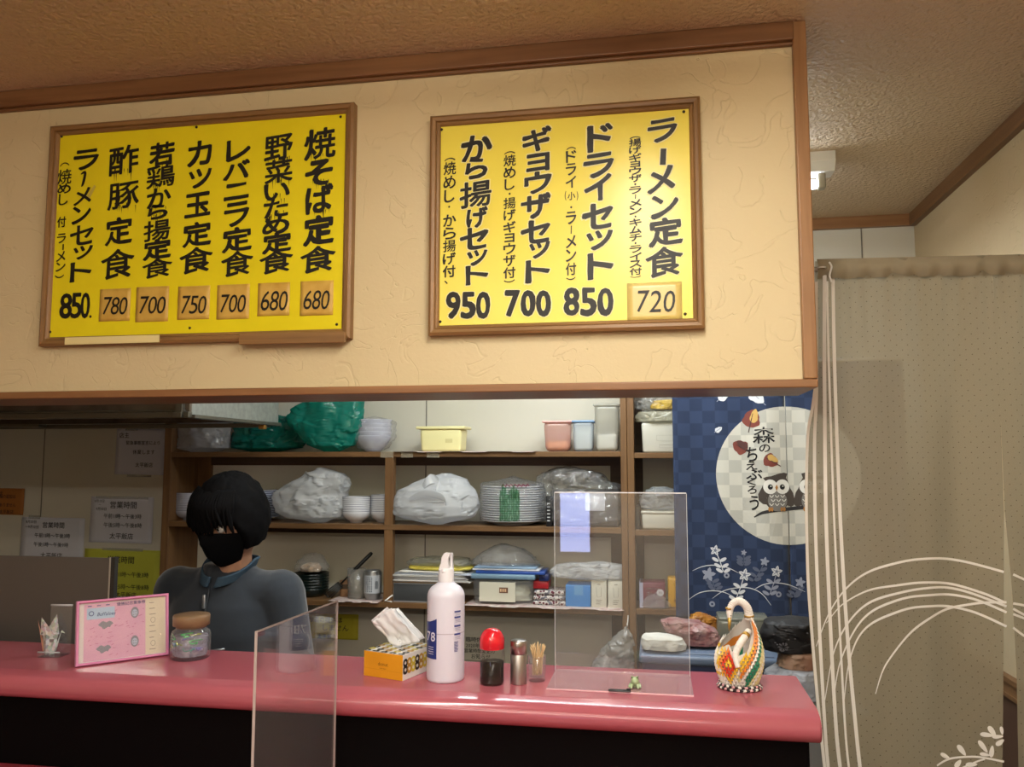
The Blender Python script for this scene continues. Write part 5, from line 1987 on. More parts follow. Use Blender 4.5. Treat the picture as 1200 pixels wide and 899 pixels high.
unit = MB()
NC = 34
rows_n = 21
pitch = .0074 * psc / .00182
for i in range(rows_n):
    z = i * pitch
    for j in range(NC):
        th_ = 2 * PI * (j + .5 * (i % 2)) / NC
        if z > sw_h(th_):
            continue
        dth = PI / NC * .95
        a_ = sw_p(th_ - dth, z)
        b_ = sw_p(th_ + dth, z)
        tip = sw_p(th_, z + pitch * 1.75, .0022)
        mid = sw_p(th_, z, .0042)
        bak = sw_p(th_, z + pitch * .3, -.002)
        d = math.degrees((th_ + 2.15 + PI) % (2 * PI) - PI)     # angle from the diamond
        dd = abs(d) / 30 + abs(z - .042) / .034
        if dd < .28:
            mi = 1
        elif dd < .72:
            mi = 3
        elif dd < .95:
            mi = 2
        elif dd < 1.25:
            mi = 1
        else:
            s_ = (z / pitch + (d - 30) * -.16)
            k = s_ % 17 if d > 0 else 99
            seq = [0, 0, 0, 0, 0, 1, 1, 2, 2, 0, 0, 4, 4, 5, 5, 0, 0]
            if 30 < d < 190:
                w_ = (d - 34) / 6.6 - (z / pitch) * .72 + 5.2
                w_ = int(w_)
                mi = {0: 1, 1: 1, 2: 2, 3: 2, 4: 0, 5: 0, 6: 4, 7: 4, 8: 5, 9: 5, 10: 0, 11: 0}.get(w_, 0 if w_ < 0 else 5)
            else:
                mi = 5 if (i + j) % 9 == 0 else (1 if i % 7 == 3 else 0)
        unit.add([a_, b_, tip, mid, bak], [(0, 3, 2), (3, 1, 2), (1, 4, 2), (4, 0, 2), (0, 4, 1, 3)], mi)
body = ob('body', unit, swm, t)
inner = MB()
v, f = [], []
for j in range(49):
    th_ = 2 * PI * j / 48
    H_ = sw_h(th_) + pitch
    for i in range(13):
        p_ = sw_p(th_, H_ * i / 12, -.003)
        v.append(p_)
f = [(j * 13 + i, (j + 1) * 13 + i, (j + 1) * 13 + i + 1, j * 13 + i + 1) for j in range(48) for i in range(12)]
inner.add(v, f, 0, True)
for q_, f_ in enumerate(inner.f):
    i = q_ % 12
    d_ = (q_ // 12) * 7.5
    inner.mi[q_] = 1 if 70 < d_ < 250 and i in (7, 8) else 2 if 70 < d_ < 200 and i in (4, 5) else 0
ob('inner_wall', inner, [M('swan_inner', '#d5d0c8', .6), swm[2], swm[4]], t)
base = MB()
for i in range(2):
    for j in range(40):
        th_ = 2 * PI * (j + .5 * i) / 40
        rr = Rs * (.86 - .05 * i)
        p_ = Vector((rr * math.cos(th_), rr * .92 * math.sin(th_), .003 + i * .0048))
        q_ = p_ + Vector((math.cos(th_) * .003, math.sin(th_) * .003, .001))
        base.capsule(p_ - Vector((-math.sin(th_), math.cos(th_), 0)) * .0022, q_ + Vector((-math.sin(th_), math.cos(th_), 0)) * .0012, .0030, .0026, 7, (6, 0, 6, 7, 6, 0, 6, 7)[(j * 3 + i * 2) % 8])
ob('bead_ring', base, swm, t)


def sp(px, py, dy=0):
    """zoomed photo pixel (6.92x, from 820,690) -> swan coordinates"""
    p = at(820 + px / 6.92, 690 + py / 6.92, cy + dy)
    return Vector((p.x - c.x, dy, p.z - ZT))


NK = ipol([tuple(sp(402, 245, .012)), tuple(sp(398, 200, .011)), tuple(sp(382, 150, .009)), tuple(sp(348, 114, .006)), tuple(sp(308, 102, .003)), tuple(sp(268, 122, .0)), tuple(sp(246, 165, -.002)), tuple(sp(242, 190, -.003))], 8)
mb = MB()
rad = []
for i in range(len(NK)):
    k = i / (len(NK) - 1)
    rad.append((.0092 - .0024 * k) * (1.0 if i % 2 == 0 else .84))
mb.tube(NK, rad, 14, smooth=False)
ob('neck', mb, swm[0], t)
gold = M('swan_gold', '#b99444', .35, metal=.5)
n0, n1 = Vector(NK[4]), Vector(NK[6])
ob('neck_band', MB().tube([n0, n1], .0101, 16), gold, t)
h0, h1 = sp(241, 185, -.003), sp(243, 245, -.006)
hd = ob('head', MB().capsule(h0, h1, .0066, .0042, 16), swm[0], t)
ob('head_band', MB().tube([h0 + Vector((-.0015, 0, .004)), h0 + Vector((-.001, 0, .0075))], .0068, 14), gold, t)
ob('beak', MB().tube([h1 + Vector((0, 0, .003)), sp(240, 300, -.007), sp(239, 345, -.007)], [.0044, .0028, .0005], 10), gold, t)
for sg in (-1, 1):
    e0 = (h0 + h1) / 2 + Vector((.002 if sg > 0 else -.003, -.0052 if sg > 0 else .0035, 0))
    ob('eye', MB().capsule(e0, e0 + Vector((0, -.0004, 0)), .0012, .0012, 8), M('eye_black', '#0c0c0c', .2), t)
W_ = ipol([tuple(sp(310, 640, -.044)), tuple(sp(290, 540, -.036)), tuple(sp(320, 460, -.028)), tuple(sp(368, 388, -.016)), tuple(sp(398, 340, -.004))], 6)
mb = MB()
mb.tube(W_, [.003 + .0045 * math.sin(PI * min(1, .15 + i / 24 * .6)) * (1 if i % 2 else .86) for i in range(25)], 12, smooth=False)
ob('wing_tip', mb, swm[0], t)
ob('wing_band', MB().tube([W_[18], W_[20]], .0078, 14), gold, t)

# ------------------------------------------------------------------ paper notices on the back wall
pen = M('felt_pen', '#1c1c22', .6)
tape2 = MT('notice_tape', '#dfe2de', .3, .12)


def notice(label, x0, y0, x1, y1, col, lines, tilt=0, Y=None, tapes=(), pen_m=None):
    """lines: (text, px left, px baseline y, px height[, slant])"""
    Y = YB if Y is None else Y
    a, b = at(x0, y0, Y), at(x1, y1, Y)
    cx, cz = (a.x + b.x) / 2, (a.z + b.z) / 2
    t = thing('paper_notice', label, 'notice', (cx, Y - .002, cz))
    t.rotation_euler = (0, math.radians(tilt), 0)
    hw, hh = (b.x - a.x) / 2, (a.z - b.z) / 2
    cur = lambda x, z: -.0015 - .004 * max(0, (-z / hh) - .55) ** 2 * 2 - .0012 * noise.noise(Vector((x * 9, z * 9, x0)))
    ob('sheet', MB().grid(lambda u, v: (-hw + 2 * hw * u, cur(-hw + 2 * hw * u, -hh + 2 * hh * v), -hh + 2 * hh * v), 10, 12), M('note_' + col[1:], col, .7), t, solid=.0005)
    for ln_ in lines:
        mb = MB()
        p = at(ln_[1], ln_[2], Y)
        h = ln_[3] / F * (Y * 1.06)
        line(mb, ln_[0], p.x - cx, p.z - cz, h, 0, .012, fn=lambda q: (q[0], cur(q[0], q[2]) - .0012, q[2]), sx=ln_[4] if len(ln_) > 4 else 1.0)
        ob('handwriting', mb, pen_m or pen, t)
    for (u, v, w_, h_) in tapes:
        ob('tape', MB().box(-hw + 2 * hw * u - w_, -hw + 2 * hw * u + w_, -.0035, -.0028, hh - 2 * hh * v - h_, hh - 2 * hh * v + h_), tape2, t)
    return t


notice('white closing notice taped highest on the kitchen wall under the hood', 137.5, 503, 193.5, 556.5, '#d3d5e4', [('店主', 140, 513, 7), ('緊急事態宣言により', 148, 521, 5.2), ('休業します', 156, 532, 6), ('太平飯店', 159, 547, 6)], .6, tapes=((.3, 0, .03, .008), (.5, 1.02, .06, .006)))
notice('white opening-hours notice taped directly above the yellow one', 107.5, 582, 178.5, 637, '#d6d8e4', [('9月13日', 111, 589, 4.2), ('〜', 116, 593, 3.6), ('9月30日', 113, 598, 4.2), ('営業時間', 129, 595, 9.2), ('午前11時〜午後3時', 122, 607, 6.2), ('午後5時〜午後8時', 122, 617.5, 6.4), ('太平飯店', 129, 631, 8)], .6, tapes=((.5, .02, .13, .006),))
notice('white opening-hours notice lowest on the left, half behind the splash screen', 26.5, 606, 97.5, 662, '#d3d6e2', [('8月20日', 31, 613, 4.2), ('〜9月12日', 30, 619, 4.4), ('営業時間', 50, 618, 7.8), ('午前11時〜午後3時', 41, 629.5, 6.0), ('午後5時〜午後9時', 40, 640, 6.0), ('太平飯店', 48, 653.5, 7.6)], .5, tapes=((.2, .0, .03, .008),))
notice('yellow-green opening-hours notice beside the person\'s shoulder', 100, 643, 187, 700, '#c6cb48', [('営業時間', 126, 659, 9.2), ('午前11時〜午後3時', 127, 675, 6.6), ('午後5時〜午後8時', 127, 689.5, 6.8), ('太平飯店', 136, 699, 7)], .6, tapes=((.5, .0, .1, .006),))
notice('orange handwritten notice at the far left of the kitchen wall', -16, 572, 28, 603.5, '#a86a2e', [('ただいま', -12, 579.5, 5.0), ('麺の追加は', 0, 583.5, 5.2, .9), ('ありません', 0, 593.5, 5.2, .9), ('太平飯店', 0, 601.5, 5.4, .95)], .4)
ya = notice('yellow handwritten notice low on the wall below the lowest board', 354, 718, 420, 750, '#b9b12c', [('お酒の提供は', 361, 728, 7), ('しません', 377, 738, 7.5, 1.1), ('太平飯店', 372, 747.5, 6)], -.3)
notice('printed notice low on the wall behind the red-capped bottle', 541, 744, 592, 776, '#c2bfb0', [('臨時休業 休業', 546, 751, 5.5, 1.1), ('2020年4月〜', 546, 758, 5.0), ('営業時間変更の', 544, 764, 5.0), ('お知らせ', 552, 771, 5.6)], 0)

# ------------------------------------------------------------------ things behind the right end of the ledge
KZ = .74
t = thing('kitchen_table', 'low steel kitchen table under the blue crate and bags', 'table', (.30, 2.62, 0))
ob('table_top', MB().rbox(-.40, .42, -.20, .20, KZ - .03, KZ, .004, 2), steel, t)
for sx in (-.37, .39):
    for sy in (-.17, .17):
        ob('leg', MB().box(sx - .015, sx + .015, sy - .015, sy + .015, 0, KZ - .03), steel, t)
xa, xb = at(749, 775, 2.5), at(917, 775, 2.5)
hw = (xb.x - xa.x) / 2
zt = at(800, 768, 2.5).z
t = thing('plastic_crate', 'navy plastic crate with a pale blue lid behind the paper swan', 'container', ((xa.x + xb.x) / 2, 2.6, KZ))
ob('body', MB().rbox(-hw * .96, hw * .96, -.10, .12, 0, zt - KZ - .02, .012, 3, taper=.93), M('navy_crate', '#1f2a4a', .4), t)
ob('lid', MB().rbox(-hw, hw, -.115, .135, zt - KZ - .026, zt - KZ, .008, 3), M('pale_blue_lid', '#5d6b80', .35), t)
ob('lid_rib', MB().rbox(-hw * .9, hw * .9, -.09, .11, zt - KZ, zt - KZ + .004, .002, 2), M('pale_blue_lid', '#5d6b80', .35), t)
zl2 = zt + .004
bag('cloth_bundle', 'white cloth bundle lying on the pale blue lid', [(769, 753, 802), (762, 752, 803), (755, 753, 800), (749, 757, 782)], 2.54, zl2, .08, M('white_cloth', '#c9c8c0', .8), 51, .003, 22, cat='cloth')
bag('plastic_bag', 'clear bag with pink and white packets lying beside the cloth bundle', [(769, 800, 842), (758, 790, 842), (748, 778, 838), (740, 775, 822), (735, 778, 800)], 2.60, zl2 + .001, .09, M('pinkish_packets', '#a58f8a', .3, var=('#7d3f43', 30, 1)), 52, .005, 40)
bag('snack_bag', 'brown glossy snack bag behind the clear bag', [(768, 808, 845), (752, 808, 845), (741, 810, 838), (734, 812, 826)], 2.68, zl2 + .001, .05, M('brown_snack_bag', '#6a3a1c', .25, var=('#a8742c', 50, 1)), 53, .006, 30)
xa, xb = at(842, 770, 2.62), at(903, 770, 2.62)
hw = (xb.x - xa.x) / 2
hh = at(870, 727, 2.6).z - zl2
t = thing('storage_box', 'cloudy grey plastic box on the pale blue lid behind the swan', 'container', ((xa.x + xb.x) / 2, 2.65, zl2))
ob('body', MB().rbox(-hw, hw, -.05, .06, 0, hh, .012, 4, taper=1.06), MT('cloudy_box', '#9a9b8c', .72, .2), t)
ob('lid', MB().rbox(-hw * .98, hw * .98, -.05, .06, hh - .004, hh + .006, .004, 2), MT('cloudy_box', '#9a9b8c', .72, .2), t)
CZ = at(930, 818, 2.24).z
t = thing('low_cabinet', 'grey cabinet carrying the grey plastic bag and the black bag', 'cabinet', (.40, 2.26, 0))
ob('body', MB().rbox(-.09, .10, -.12, .12, 0, CZ, .004, 2), M('grey_cabinet', '#6d6c69', .5), t)
bag('plastic_bag', 'crumpled grey plastic bag beside the counter end', [(818, 905, 962), (806, 908, 962), (795, 905, 962), (786, 912, 960), (780, 925, 955)], 2.26, CZ + .001, .16, grey_bag, 54, .012, 18)
zt2 = at(930, 782, 2.26).z
bag('cloth_bundle', 'folded beige cloth with a rust print on the grey plastic bag', [(786, 912, 958), (779, 914, 958), (771, 918, 957), (766, 924, 955)], 2.27, zt2, .13, M('beige_cloth', '#8d8069', .8, var=('#7a4a36', 9, 1)), 55, .006, 16, cat='cloth')
zt3 = at(930, 767, 2.27).z
t, b_ = bag('shopping_bag', 'black bag with a white flower print beside the blue doorway curtain', [(769, 900, 955), (758, 896, 957), (745, 894, 957), (734, 897, 957), (727, 906, 955)], 2.28, zt3 + .002, .12, M('black_bag', '#0e0d10', .6), 56, .006, 18)
mb = MB()
for k in range(8):
    a_ = 2 * PI * k / 8
    q = at(917, 757, 2.22) - Vector(b_)
    mb.flat([(q.x + .003 * math.cos(a_), q.z + .003 * math.sin(a_)), (q.x + .011 * math.cos(a_ - .25), q.z + .009 * math.sin(a_ - .25)), (q.x + .015 * math.cos(a_), q.z + .012 * math.sin(a_)), (q.x + .011 * math.cos(a_ + .25), q.z + .009 * math.sin(a_ + .25))], -.0745)
rg = random.Random(8)
for k in range(14):
    q = at(rg.uniform(905, 945), rg.uniform(735, 762), 2.22) - Vector(b_)
    mb.flat(circ(q.x, q.z, .0025, .0018, 8), -.0745)
ob('flower_print', mb, M('faded_white_print', '#57555a', .6), t)
# hanging carrier bag on the shelf end
Yh = 2.98
t, b_ = bag('carrier_bag', 'white plastic bag hanging from the shelf end over the ledge', [(806, 694, 742), (790, 690, 741), (775, 697, 741), (762, 706, 741), (750, 718, 740), (740, 728, 738), (735, 731, 736)], Yh, at(720, 806, Yh).z, .10, MT('hanging_bag', '#c9c9c4', .5, .2), 57, .007, 24)
hk = at(735, 734, Yh)
t = thing('wall_hook', 'small white hook on the shelf end holding the hanging bag', 'hook', (hk.x, SY, hk.z))
ob('hook', MB().tube(ipol([(0, -.001, .02), (0, -.012, .01), (0, Yh - SY, .0), (0, Yh - SY - .012, .012)], 5), .002, 8), M('white_plastic', '#dedcd6', .4), t)

# ------------------------------------------------------------------ blue doorway curtain with owls
YN = 2.90


def nfold(x):
    return .006 * math.sin(x * 17) + .004 * math.sin(x * 41 + 1)


a, b = at(787, 440, YN), at(1058, 440, YN)
zn0 = at(860, 727, YN).z
zn1 = at(860, 431, YN).z
cxN = at(922.6, 557, YN)
t = thing('door_curtain', 'navy checked doorway curtain with a pale moon and owls', 'curtain', (cxN.x, YN, zn1))
OX = Vector(t.location)
seamx = 0.0


def N(px, py):
    p = at(px, py, YN)
    return p.x - OX.x, p.z - OX.z


def nz(X, Y):
    return N(780 + X / 3.33, 450 + Y / 3.33)


navy = M('navy_check', '#24365f', .85, sheen=.2)
nt = navy.node_tree
B_ = nt.nodes['Principled BSDF']
tc = nt.nodes.new('ShaderNodeTexCoord')
cell = 13.6 / F * YN * 1.03


def checker_mat(m, c1, c2, amt):
    nt = m.node_tree
    B_ = nt.nodes['Principled BSDF']
    tc = nt.nodes.new('ShaderNodeTexCoord')
    mp = nt.nodes.new('ShaderNodeMapping')
    mp.inputs['Location'].default_value = (.5, .5, .5)
    mp.inputs['Scale'].default_value = (1 / cell, 0, 1 / cell)
    nt.links.new(tc.outputs['Object'], mp.inputs['Vector'])
    ck = nt.nodes.new('ShaderNodeTexChecker')
    ck.inputs['Scale'].default_value = 1
    ck.inputs['Color1'].default_value = lin(c1)
    ck.inputs['Color2'].default_value = lin(c2)
    nt.links.new(mp.outputs['Vector'], ck.inputs['Vector'])
    n = nt.nodes.new('ShaderNodeTexNoise')
    n.inputs['Scale'].default_value = 14
    n.inputs['Detail'].default_value = 1
    nt.links.new(tc.outputs['Object'], n.inputs['Vector'])
    w = nt.nodes.new('ShaderNodeTexWave')
    w.bands_direction = 'Z'
    w.inputs['Scale'].default_value = 160
    w.inputs['Distortion'].default_value = 3
    nt.links.new(tc.outputs['Object'], w.inputs['Vector'])
    mul = nt.nodes.new('ShaderNodeMath')
    mul.operation = 'MULTIPLY'
    nt.links.new(n.outputs['Fac'], mul.inputs[0])
    nt.links.new(w.outputs['Fac'], mul.inputs[1])
    mx = nt.nodes.new('ShaderNodeMix')
    mx.data_type = 'RGBA'
    mx.blend_type = 'MULTIPLY'
    mx.inputs['Factor'].default_value = amt
    nt.links.new(ck.outputs['Color'], mx.inputs[6])
    nt.links.new(mul.outputs[0], mx.inputs[7])
    nt.links.new(mx.outputs[2], B_.inputs['Base Color'])


checker_mat(navy, '#2b3c5f', '#203052', .35)
xa, xb = a.x - OX.x, b.x - OX.x
for k, (x0_, x1_) in enumerate(((xa, seamx - .0015), (seamx + .0015, xb))):
    ob('cloth_panel', MB().grid(lambda u, v: (x0_ + (x1_ - x0_) * u, nfold(x0_ + (x1_ - x0_) * u) + (.004 if abs(x0_ + (x1_ - x0_) * u) < .004 else 0), (zn0 - zn1) * (1 - v) + .012 * v), 40, 60), navy, t, solid=.0008)
cur = thing('curtain_rod', 'white tension rod carrying the navy doorway curtain', 'rod', (OX.x, YN, OX.z + .02))
ob('rod', MB().tube([(xa - .03, 0, 0), (XR - OX.x, 0, 0)], .008, 12), white_metal, cur)
ob('hanging_wire', MB().tube([(xa - .02, 0, .005), (xa - .02, 0, ZCEIL - OX.z - .02)], .0015, 6), white_metal, cur)


class PR:
    """a printed mark on the cloth"""
    k = 0

    def __init__(s, d):
        s.mb = MB()
        s.d = d

    def fn(s, p):
        return (p[0], nfold(p[0]) - .0009 - s.d * .0004, p[2])

    def flat(s, pts):
        # fan of thin slices so that the print follows the folds
        cx = sum(p[0] for p in pts) / len(pts)
        cz = sum(p[1] for p in pts) / len(pts)
        v = [(cx, 0, cz)]
        M_ = 4
        n = len(pts)
        for r_ in range(1, M_ + 1):
            for p in pts:
                v.append((cx + (p[0] - cx) * r_ / M_, 0, cz + (p[1] - cz) * r_ / M_))
        f = [(0, 1 + i, 1 + (i + 1) % n) for i in range(n)]
        for r_ in range(M_ - 1):
            for i in range(n):
                j = (i + 1) % n
                f.append((1 + r_ * n + i, 1 + (r_ + 1) * n + i, 1 + (r_ + 1) * n + j, 1 + r_ * n + j))
        s.mb.add([s.fn(p) for p in v], f)
        return s

    def rib(s, pts, w, taper=True):
        ribbon(s.mb, pts, w, 0, 0, s.fn, taper)
        return s

    def out(s, name, mat, parent=None):
        return ob(name, s.mb, mat, parent or t)


moon_m = M('moon_check', '#b7b4a8', .85)
checker_mat(moon_m, '#d2cec2', '#bdbab0', .15)
rm = 74.2 / F * YN * 1.035
p_ = PR(0)
for sgn in (-1, 1):
    mb = MB()
    R__ = lambda r_, a_: (r_ * math.cos(a_) * sgn + sgn * .0015, 0, cxN.z - OX.z + r_ * math.sin(a_))
    for i in range(18):
        for j in range(36):
            a0, a1 = -PI / 2 + PI * j / 36, -PI / 2 + PI * (j + 1) / 36
            r0, r1 = rm * i / 18, rm * (i + 1) / 18
            p_.mb.add([p_.fn(R__(r0, a0)), p_.fn(R__(r1, a0)), p_.fn(R__(r1, a1)), p_.fn(R__(r0, a1))], [(0, 1, 2, 3)])
p_.out('moon_print', moon_m)


def oval(X, Y, rx, ry, rot=0, n=20):
    k = 1 / 3.33 / F * YN * 1.035
    x, z = nz(X, Y)
    return circ(x, z, rx * k, ry * k, n, rot)


def leafshape(X, Y, L, w, rot):
    k = 1 / 3.33 / F * YN * 1.035
    x, z = nz(X, Y)
    o = []
    for i in range(20):
        a_ = 2 * PI * i / 20
        u, v_ = math.cos(a_) * L / 2, math.sin(a_) * w / 2 * (1 - .35 * math.cos(a_)) * (1 + .1 * math.cos(6 * a_))
        o.append((x + (u * math.cos(rot) - v_ * math.sin(rot)) * k, z + (u * math.sin(rot) + v_ * math.cos(rot)) * k))
    return o


kz = 1 / 3.33 / F * YN * 1.035
prw = M('print_white', '#cfd0d4', .8)
prg = M('print_grey', '#8f93a3', .8)
prdg = M('print_dark_grey', '#565c70', .8)
# pale feathers / leaves on top
for X, Y, L, w, r_ in ((228, 45, 50, 30, .7), (355, 52, 62, 42, -.75), (207, 178, 28, 18, .6)):
    PR(1).flat(leafshape(X, Y, L, w, r_)).out('leaf_print', prw)
    q = PR(2)
    s0 = (X - L * .75 * math.cos(r_) * (1 if r_ > 0 else -1), Y + L * .75 * math.sin(abs(r_)))
    s1 = (X + L * .35 * math.cos(r_) * (1 if r_ > 0 else -1), Y - L * .35 * math.sin(abs(r_)))
    q.rib([nz(*s0), nz(X, Y), nz(*s1)], 2.2 * kz, False)
    q.out('leaf_print', prg)
rust, gold_p = M('print_rust', '#7a3d33', .8), M('print_gold', '#c9a25c', .8)
for X, Y, s_, r_ in ((335, 135, 1, 1.35), (290, 245, .85, 2.6), (410, 300, .8, -.5)):
    PR(1).flat(leafshape(X, Y, 66 * s_, 58 * s_, r_)).out('autumn_leaf_print', rust)
    PR(2).flat(leafshape(X + 10 * s_, Y - 10 * s_, 52 * s_, 26 * s_, r_)).out('autumn_leaf_print', gold_p if X != 290 else M('print_brown', '#55342f', .8))
    q = PR(3)
    q.rib([nz(X - 26 * s_ * math.cos(r_), Y + 26 * s_ * math.sin(r_)), nz(X + 20 * s_ * math.cos(r_), Y - 20 * s_ * math.sin(r_))], 2.2 * kz, False)
    q.rib([nz(X - 56 * s_ * math.cos(r_) * (1 if r_ > -.1 else -1), Y + 56 * s_ * abs(math.sin(r_))), nz(X, Y)], 3 * kz, False)
    q.out('autumn_leaf_print', M('print_stem', '#4a3230', .8))
# lettering
q = PR(2)
for ch, x0_, y0_, x1_, y1_ in (('森', 340, 168, 424, 232), ('の', 364, 236, 406, 266), ('ち', 314, 246, 356, 302), ('え', 314, 302, 356, 335), ('ぶ', 314, 334, 376, 372), ('く', 318, 370, 352, 396), ('ろ', 320, 398, 354, 428), ('う', 328, 436, 362, 492)):
    A0, A1 = nz(x0_, y1_), nz(x1_, y0_)
    put(q.mb, ch, (A0[0] + A1[0]) / 2, (A0[1] + A1[1]) / 2, A1[0] - A0[0], A1[1] - A0[1], 0, .008 if ch == '森' else .02, fn=q.fn, rise=.05)
q.out('curtain_lettering', M('print_black', '#17161a', .8))
# branch and owls
q = PR(1)
q.rib(ipol([nz(345, 520), nz(375, 503), nz(420, 494), nz(480, 488), nz(560, 482), nz(640, 490), nz(700, 505)], 8), 13 * kz)
q.out('branch_print', M('print_bark', '#2d2a2b', .8))
owl_d, owl_m, owl_l = M('print_owl_dark', '#453c36', .8), M('print_owl_grey', '#77736e', .8), M('print_owl_white', '#dedad2', .8)
for dx, fl in ((0, 1), (142, -1)):
    def ox(X):
        return 432 + dx + (X - 432) * fl
    q = PR(1)
    pts = [(378, 368), (392, 362), (410, 360), (440, 350), (462, 346), (476, 350), (470, 366), (480, 385), (486, 405), (498, 425), (505, 455), (502, 474), (490, 480), (476, 474), (466, 486), (430, 490), (405, 486), (392, 470), (378, 468), (362, 455), (360, 430), (372, 408), (380, 392), (390, 380)]
    q.flat([nz(ox(x), y) for x, y in pts])
    q.out('owl_print', owl_d)
    q = PR(2)
    q.flat(oval(ox(436), 456, 34, 38))
    q.out('owl_print', owl_m)
    q = PR(3)
    for X in (407, 455):
        q.flat(oval(ox(X), 401, 25, 26))
    for r__ in range(3):
        for c_ in range(3):
            x_, y_ = ox(412 + c_ * 22 + (r__ % 2) * 6), 434 + r__ * 16
            q.rib(ipol([nz(x_ - 8, y_), nz(x_, y_ + 8), nz(x_ + 8, y_)], 5), 2.6 * kz, False)
    q.out('owl_print', owl_l)
    q = PR(4)
    for X in (407, 455):
        q.flat(oval(ox(X), 402, 9, 9.5))
    q.out('owl_print', M('print_black', '#17161a', .8))
    q = PR(5)
    for X in (409, 457):
        q.flat(oval(ox(X), 399, 2.5, 2.5))
    q.out('owl_print', owl_l)
    q = PR(4)
    q.flat([nz(ox(432), 392), nz(ox(438), 404), nz(ox(432), 418), nz(ox(426), 404)])
    q.out('owl_beak_print', M('print_beak', '#a8743c', .8))
    q = PR(4)
    for X in (404, 414, 452, 463):
        q.flat(oval(ox(X), 489, 4.5, 8))
    q.out('owl_claw_print', M('print_beak', '#a8743c', .8))
# wild flowers
q = PR(1)
for c_ in ([(105, 730), (145, 714), (190, 708), (240, 716), (285, 738)], [(183, 838), (225, 808), (275, 796), (330, 797), (375, 818), (410, 862)], [(90, 842), (130, 818), (180, 808), (225, 812), (262, 828)], [(345, 802), (380, 782), (425, 775), (480, 784), (545, 812)]):
    q.rib(ipol([nz(*p) for p in c_], 8), 3.2 * kz, True)
q.out('grass_print', prw)
for sx_, sy_, ex_, ey_, mat_ in ((225, 732, 197, 655, prw), (275, 838, 306, 750, prw), (305, 705, 305, 664, prdg), (345, 765, 385, 695, prdg), (405, 818, 432, 735, prg), (500, 830, 527, 780, prdg), (195, 800, 170, 750, prdg)):
    q = PR(1)
    q.rib([nz(sx_, sy_), nz((sx_ + ex_) / 2 + 2, (sy_ + ey_) / 2), nz(ex_, ey_)], 3 * kz, False)
    dx, dy = sx_ - ex_, sy_ - ey_
    for f_ in (.45, .75, 1.0):
        x_, y_ = ex_ + dx * f_, ey_ + dy * f_
        for sg in (-1, 1):
            q.flat(oval(x_ + sg * 15, y_ - 4, 13, 6, sg * .5, 14))
    q.out('flower_stem_print', mat_)


def star(X, Y, R0, rot, five=True):
    o = []
    for i in range(20):
        a_ = 2 * PI * i / 20 + rot
        rr = R0 * (.74 + .26 * math.cos(5 * (a_ - rot)))
        o.append(nz(X + rr * math.cos(a_), Y + rr * math.sin(a_)))
    return o


for X, Y, R0, m_ in ((194, 650, 22, prw), (168, 744, 29, prg), (308, 745, 26, prw), (385, 692, 19, prg), (432, 731, 24, prw), (526, 775, 22, prg), (305, 658, 12, prg)):
    PR(2).flat(star(X, Y, R0, -PI / 2 + .2)).out('flower_print', m_)
    if m_ is prw:
        q = PR(3)
        q.flat(oval(X, Y, 5, 5))
        for k in range(5):
            a_ = 2 * PI * k / 5 - PI / 2 + .2
            q.rib([nz(X + 5 * math.cos(a_), Y + 5 * math.sin(a_)), nz(X + R0 * .7 * math.cos(a_), Y + R0 * .7 * math.sin(a_))], 2 * kz, False)
        q.out('flower_print', M('print_mid', '#6f7488', .8))
for X, Y in ((238, 747), (182, 860), (440, 820)):
    PR(2).flat(oval(X, Y, 10, 10)).out('daisy_print', prg)
    PR(3).flat(oval(X, Y, 4, 4)).out('daisy_print', navy)

# ------------------------------------------------------------------ sheer beige curtain beside the soffit
YC = 1.93


def edge_l(py):
    pts = [(299, 955), (450, 956), (480, 951), (507, 945), (560, 943), (610, 943), (680, 945), (727, 948.5), (790, 954), (850, 960), (905, 966), (960, 972)]
    for p, q in zip(pts, pts[1:]):
        if py <= q[0]:
            k = (py - p[0]) / (q[0] - p[0])
            return p[1] + (q[1] - p[1]) * k
    return pts[-1][1]


def edge_r(py):
    pts = [(299, 1158), (330, 1163), (450, 1170), (600, 1174.5), (700, 1174), (900, 1172), (960, 1172)]
    for p, q in zip(pts, pts[1:]):
        if py <= q[0]:
            k = (py - p[0]) / (q[0] - p[0])
            return p[1] + (q[1] - p[1]) * k
    return pts[-1][1]


def edge_l2(py):
    pts = [(299, 1158), (330, 1164), (450, 1170.5), (600, 1176), (690, 1184), (790, 1190.5), (905, 1194), (960, 1195)]
    for p, q in zip(pts, pts[1:]):
        if py <= q[0]:
            k = (py - p[0]) / (q[0] - p[0])
            return p[1] + (q[1] - p[1]) * k
    return pts[-1][1]


c0 = at(1070, 305, YC)
t = thing('door_curtain', 'sheer olive beige curtain with white grass lines, two panels hanging beside the soffit', 'curtain', (c0.x, YC, c0.z))
OC = Vector(t.location)


def cfold(px, py):
    k = min(1, max(0, (py - 300) / 120))
    f_ = .010 * math.sin(px * .052 + .4 * math.sin(py * .008)) * (.35 + .65 * k) + .005 * math.sin(px * .14 + py * .004) * (1 - .6 * k) + .002 * math.sin(px * .42) * (1 - k)
    return f_ + .015 * math.exp(-((px - 955) / 14) ** 2) * k


def cpt(px, py, d=0):
    p = at(px, py, YC)
    return Vector((p.x - OC.x, cfold(px, py) + d, p.z - OC.z))


sheer = bpy.data.materials.new('sheer_linen')
sheer.use_nodes = True
nt = sheer.node_tree
nt.nodes.remove(nt.nodes['Principled BSDF'])
tc = nt.nodes.new('ShaderNodeTexCoord')
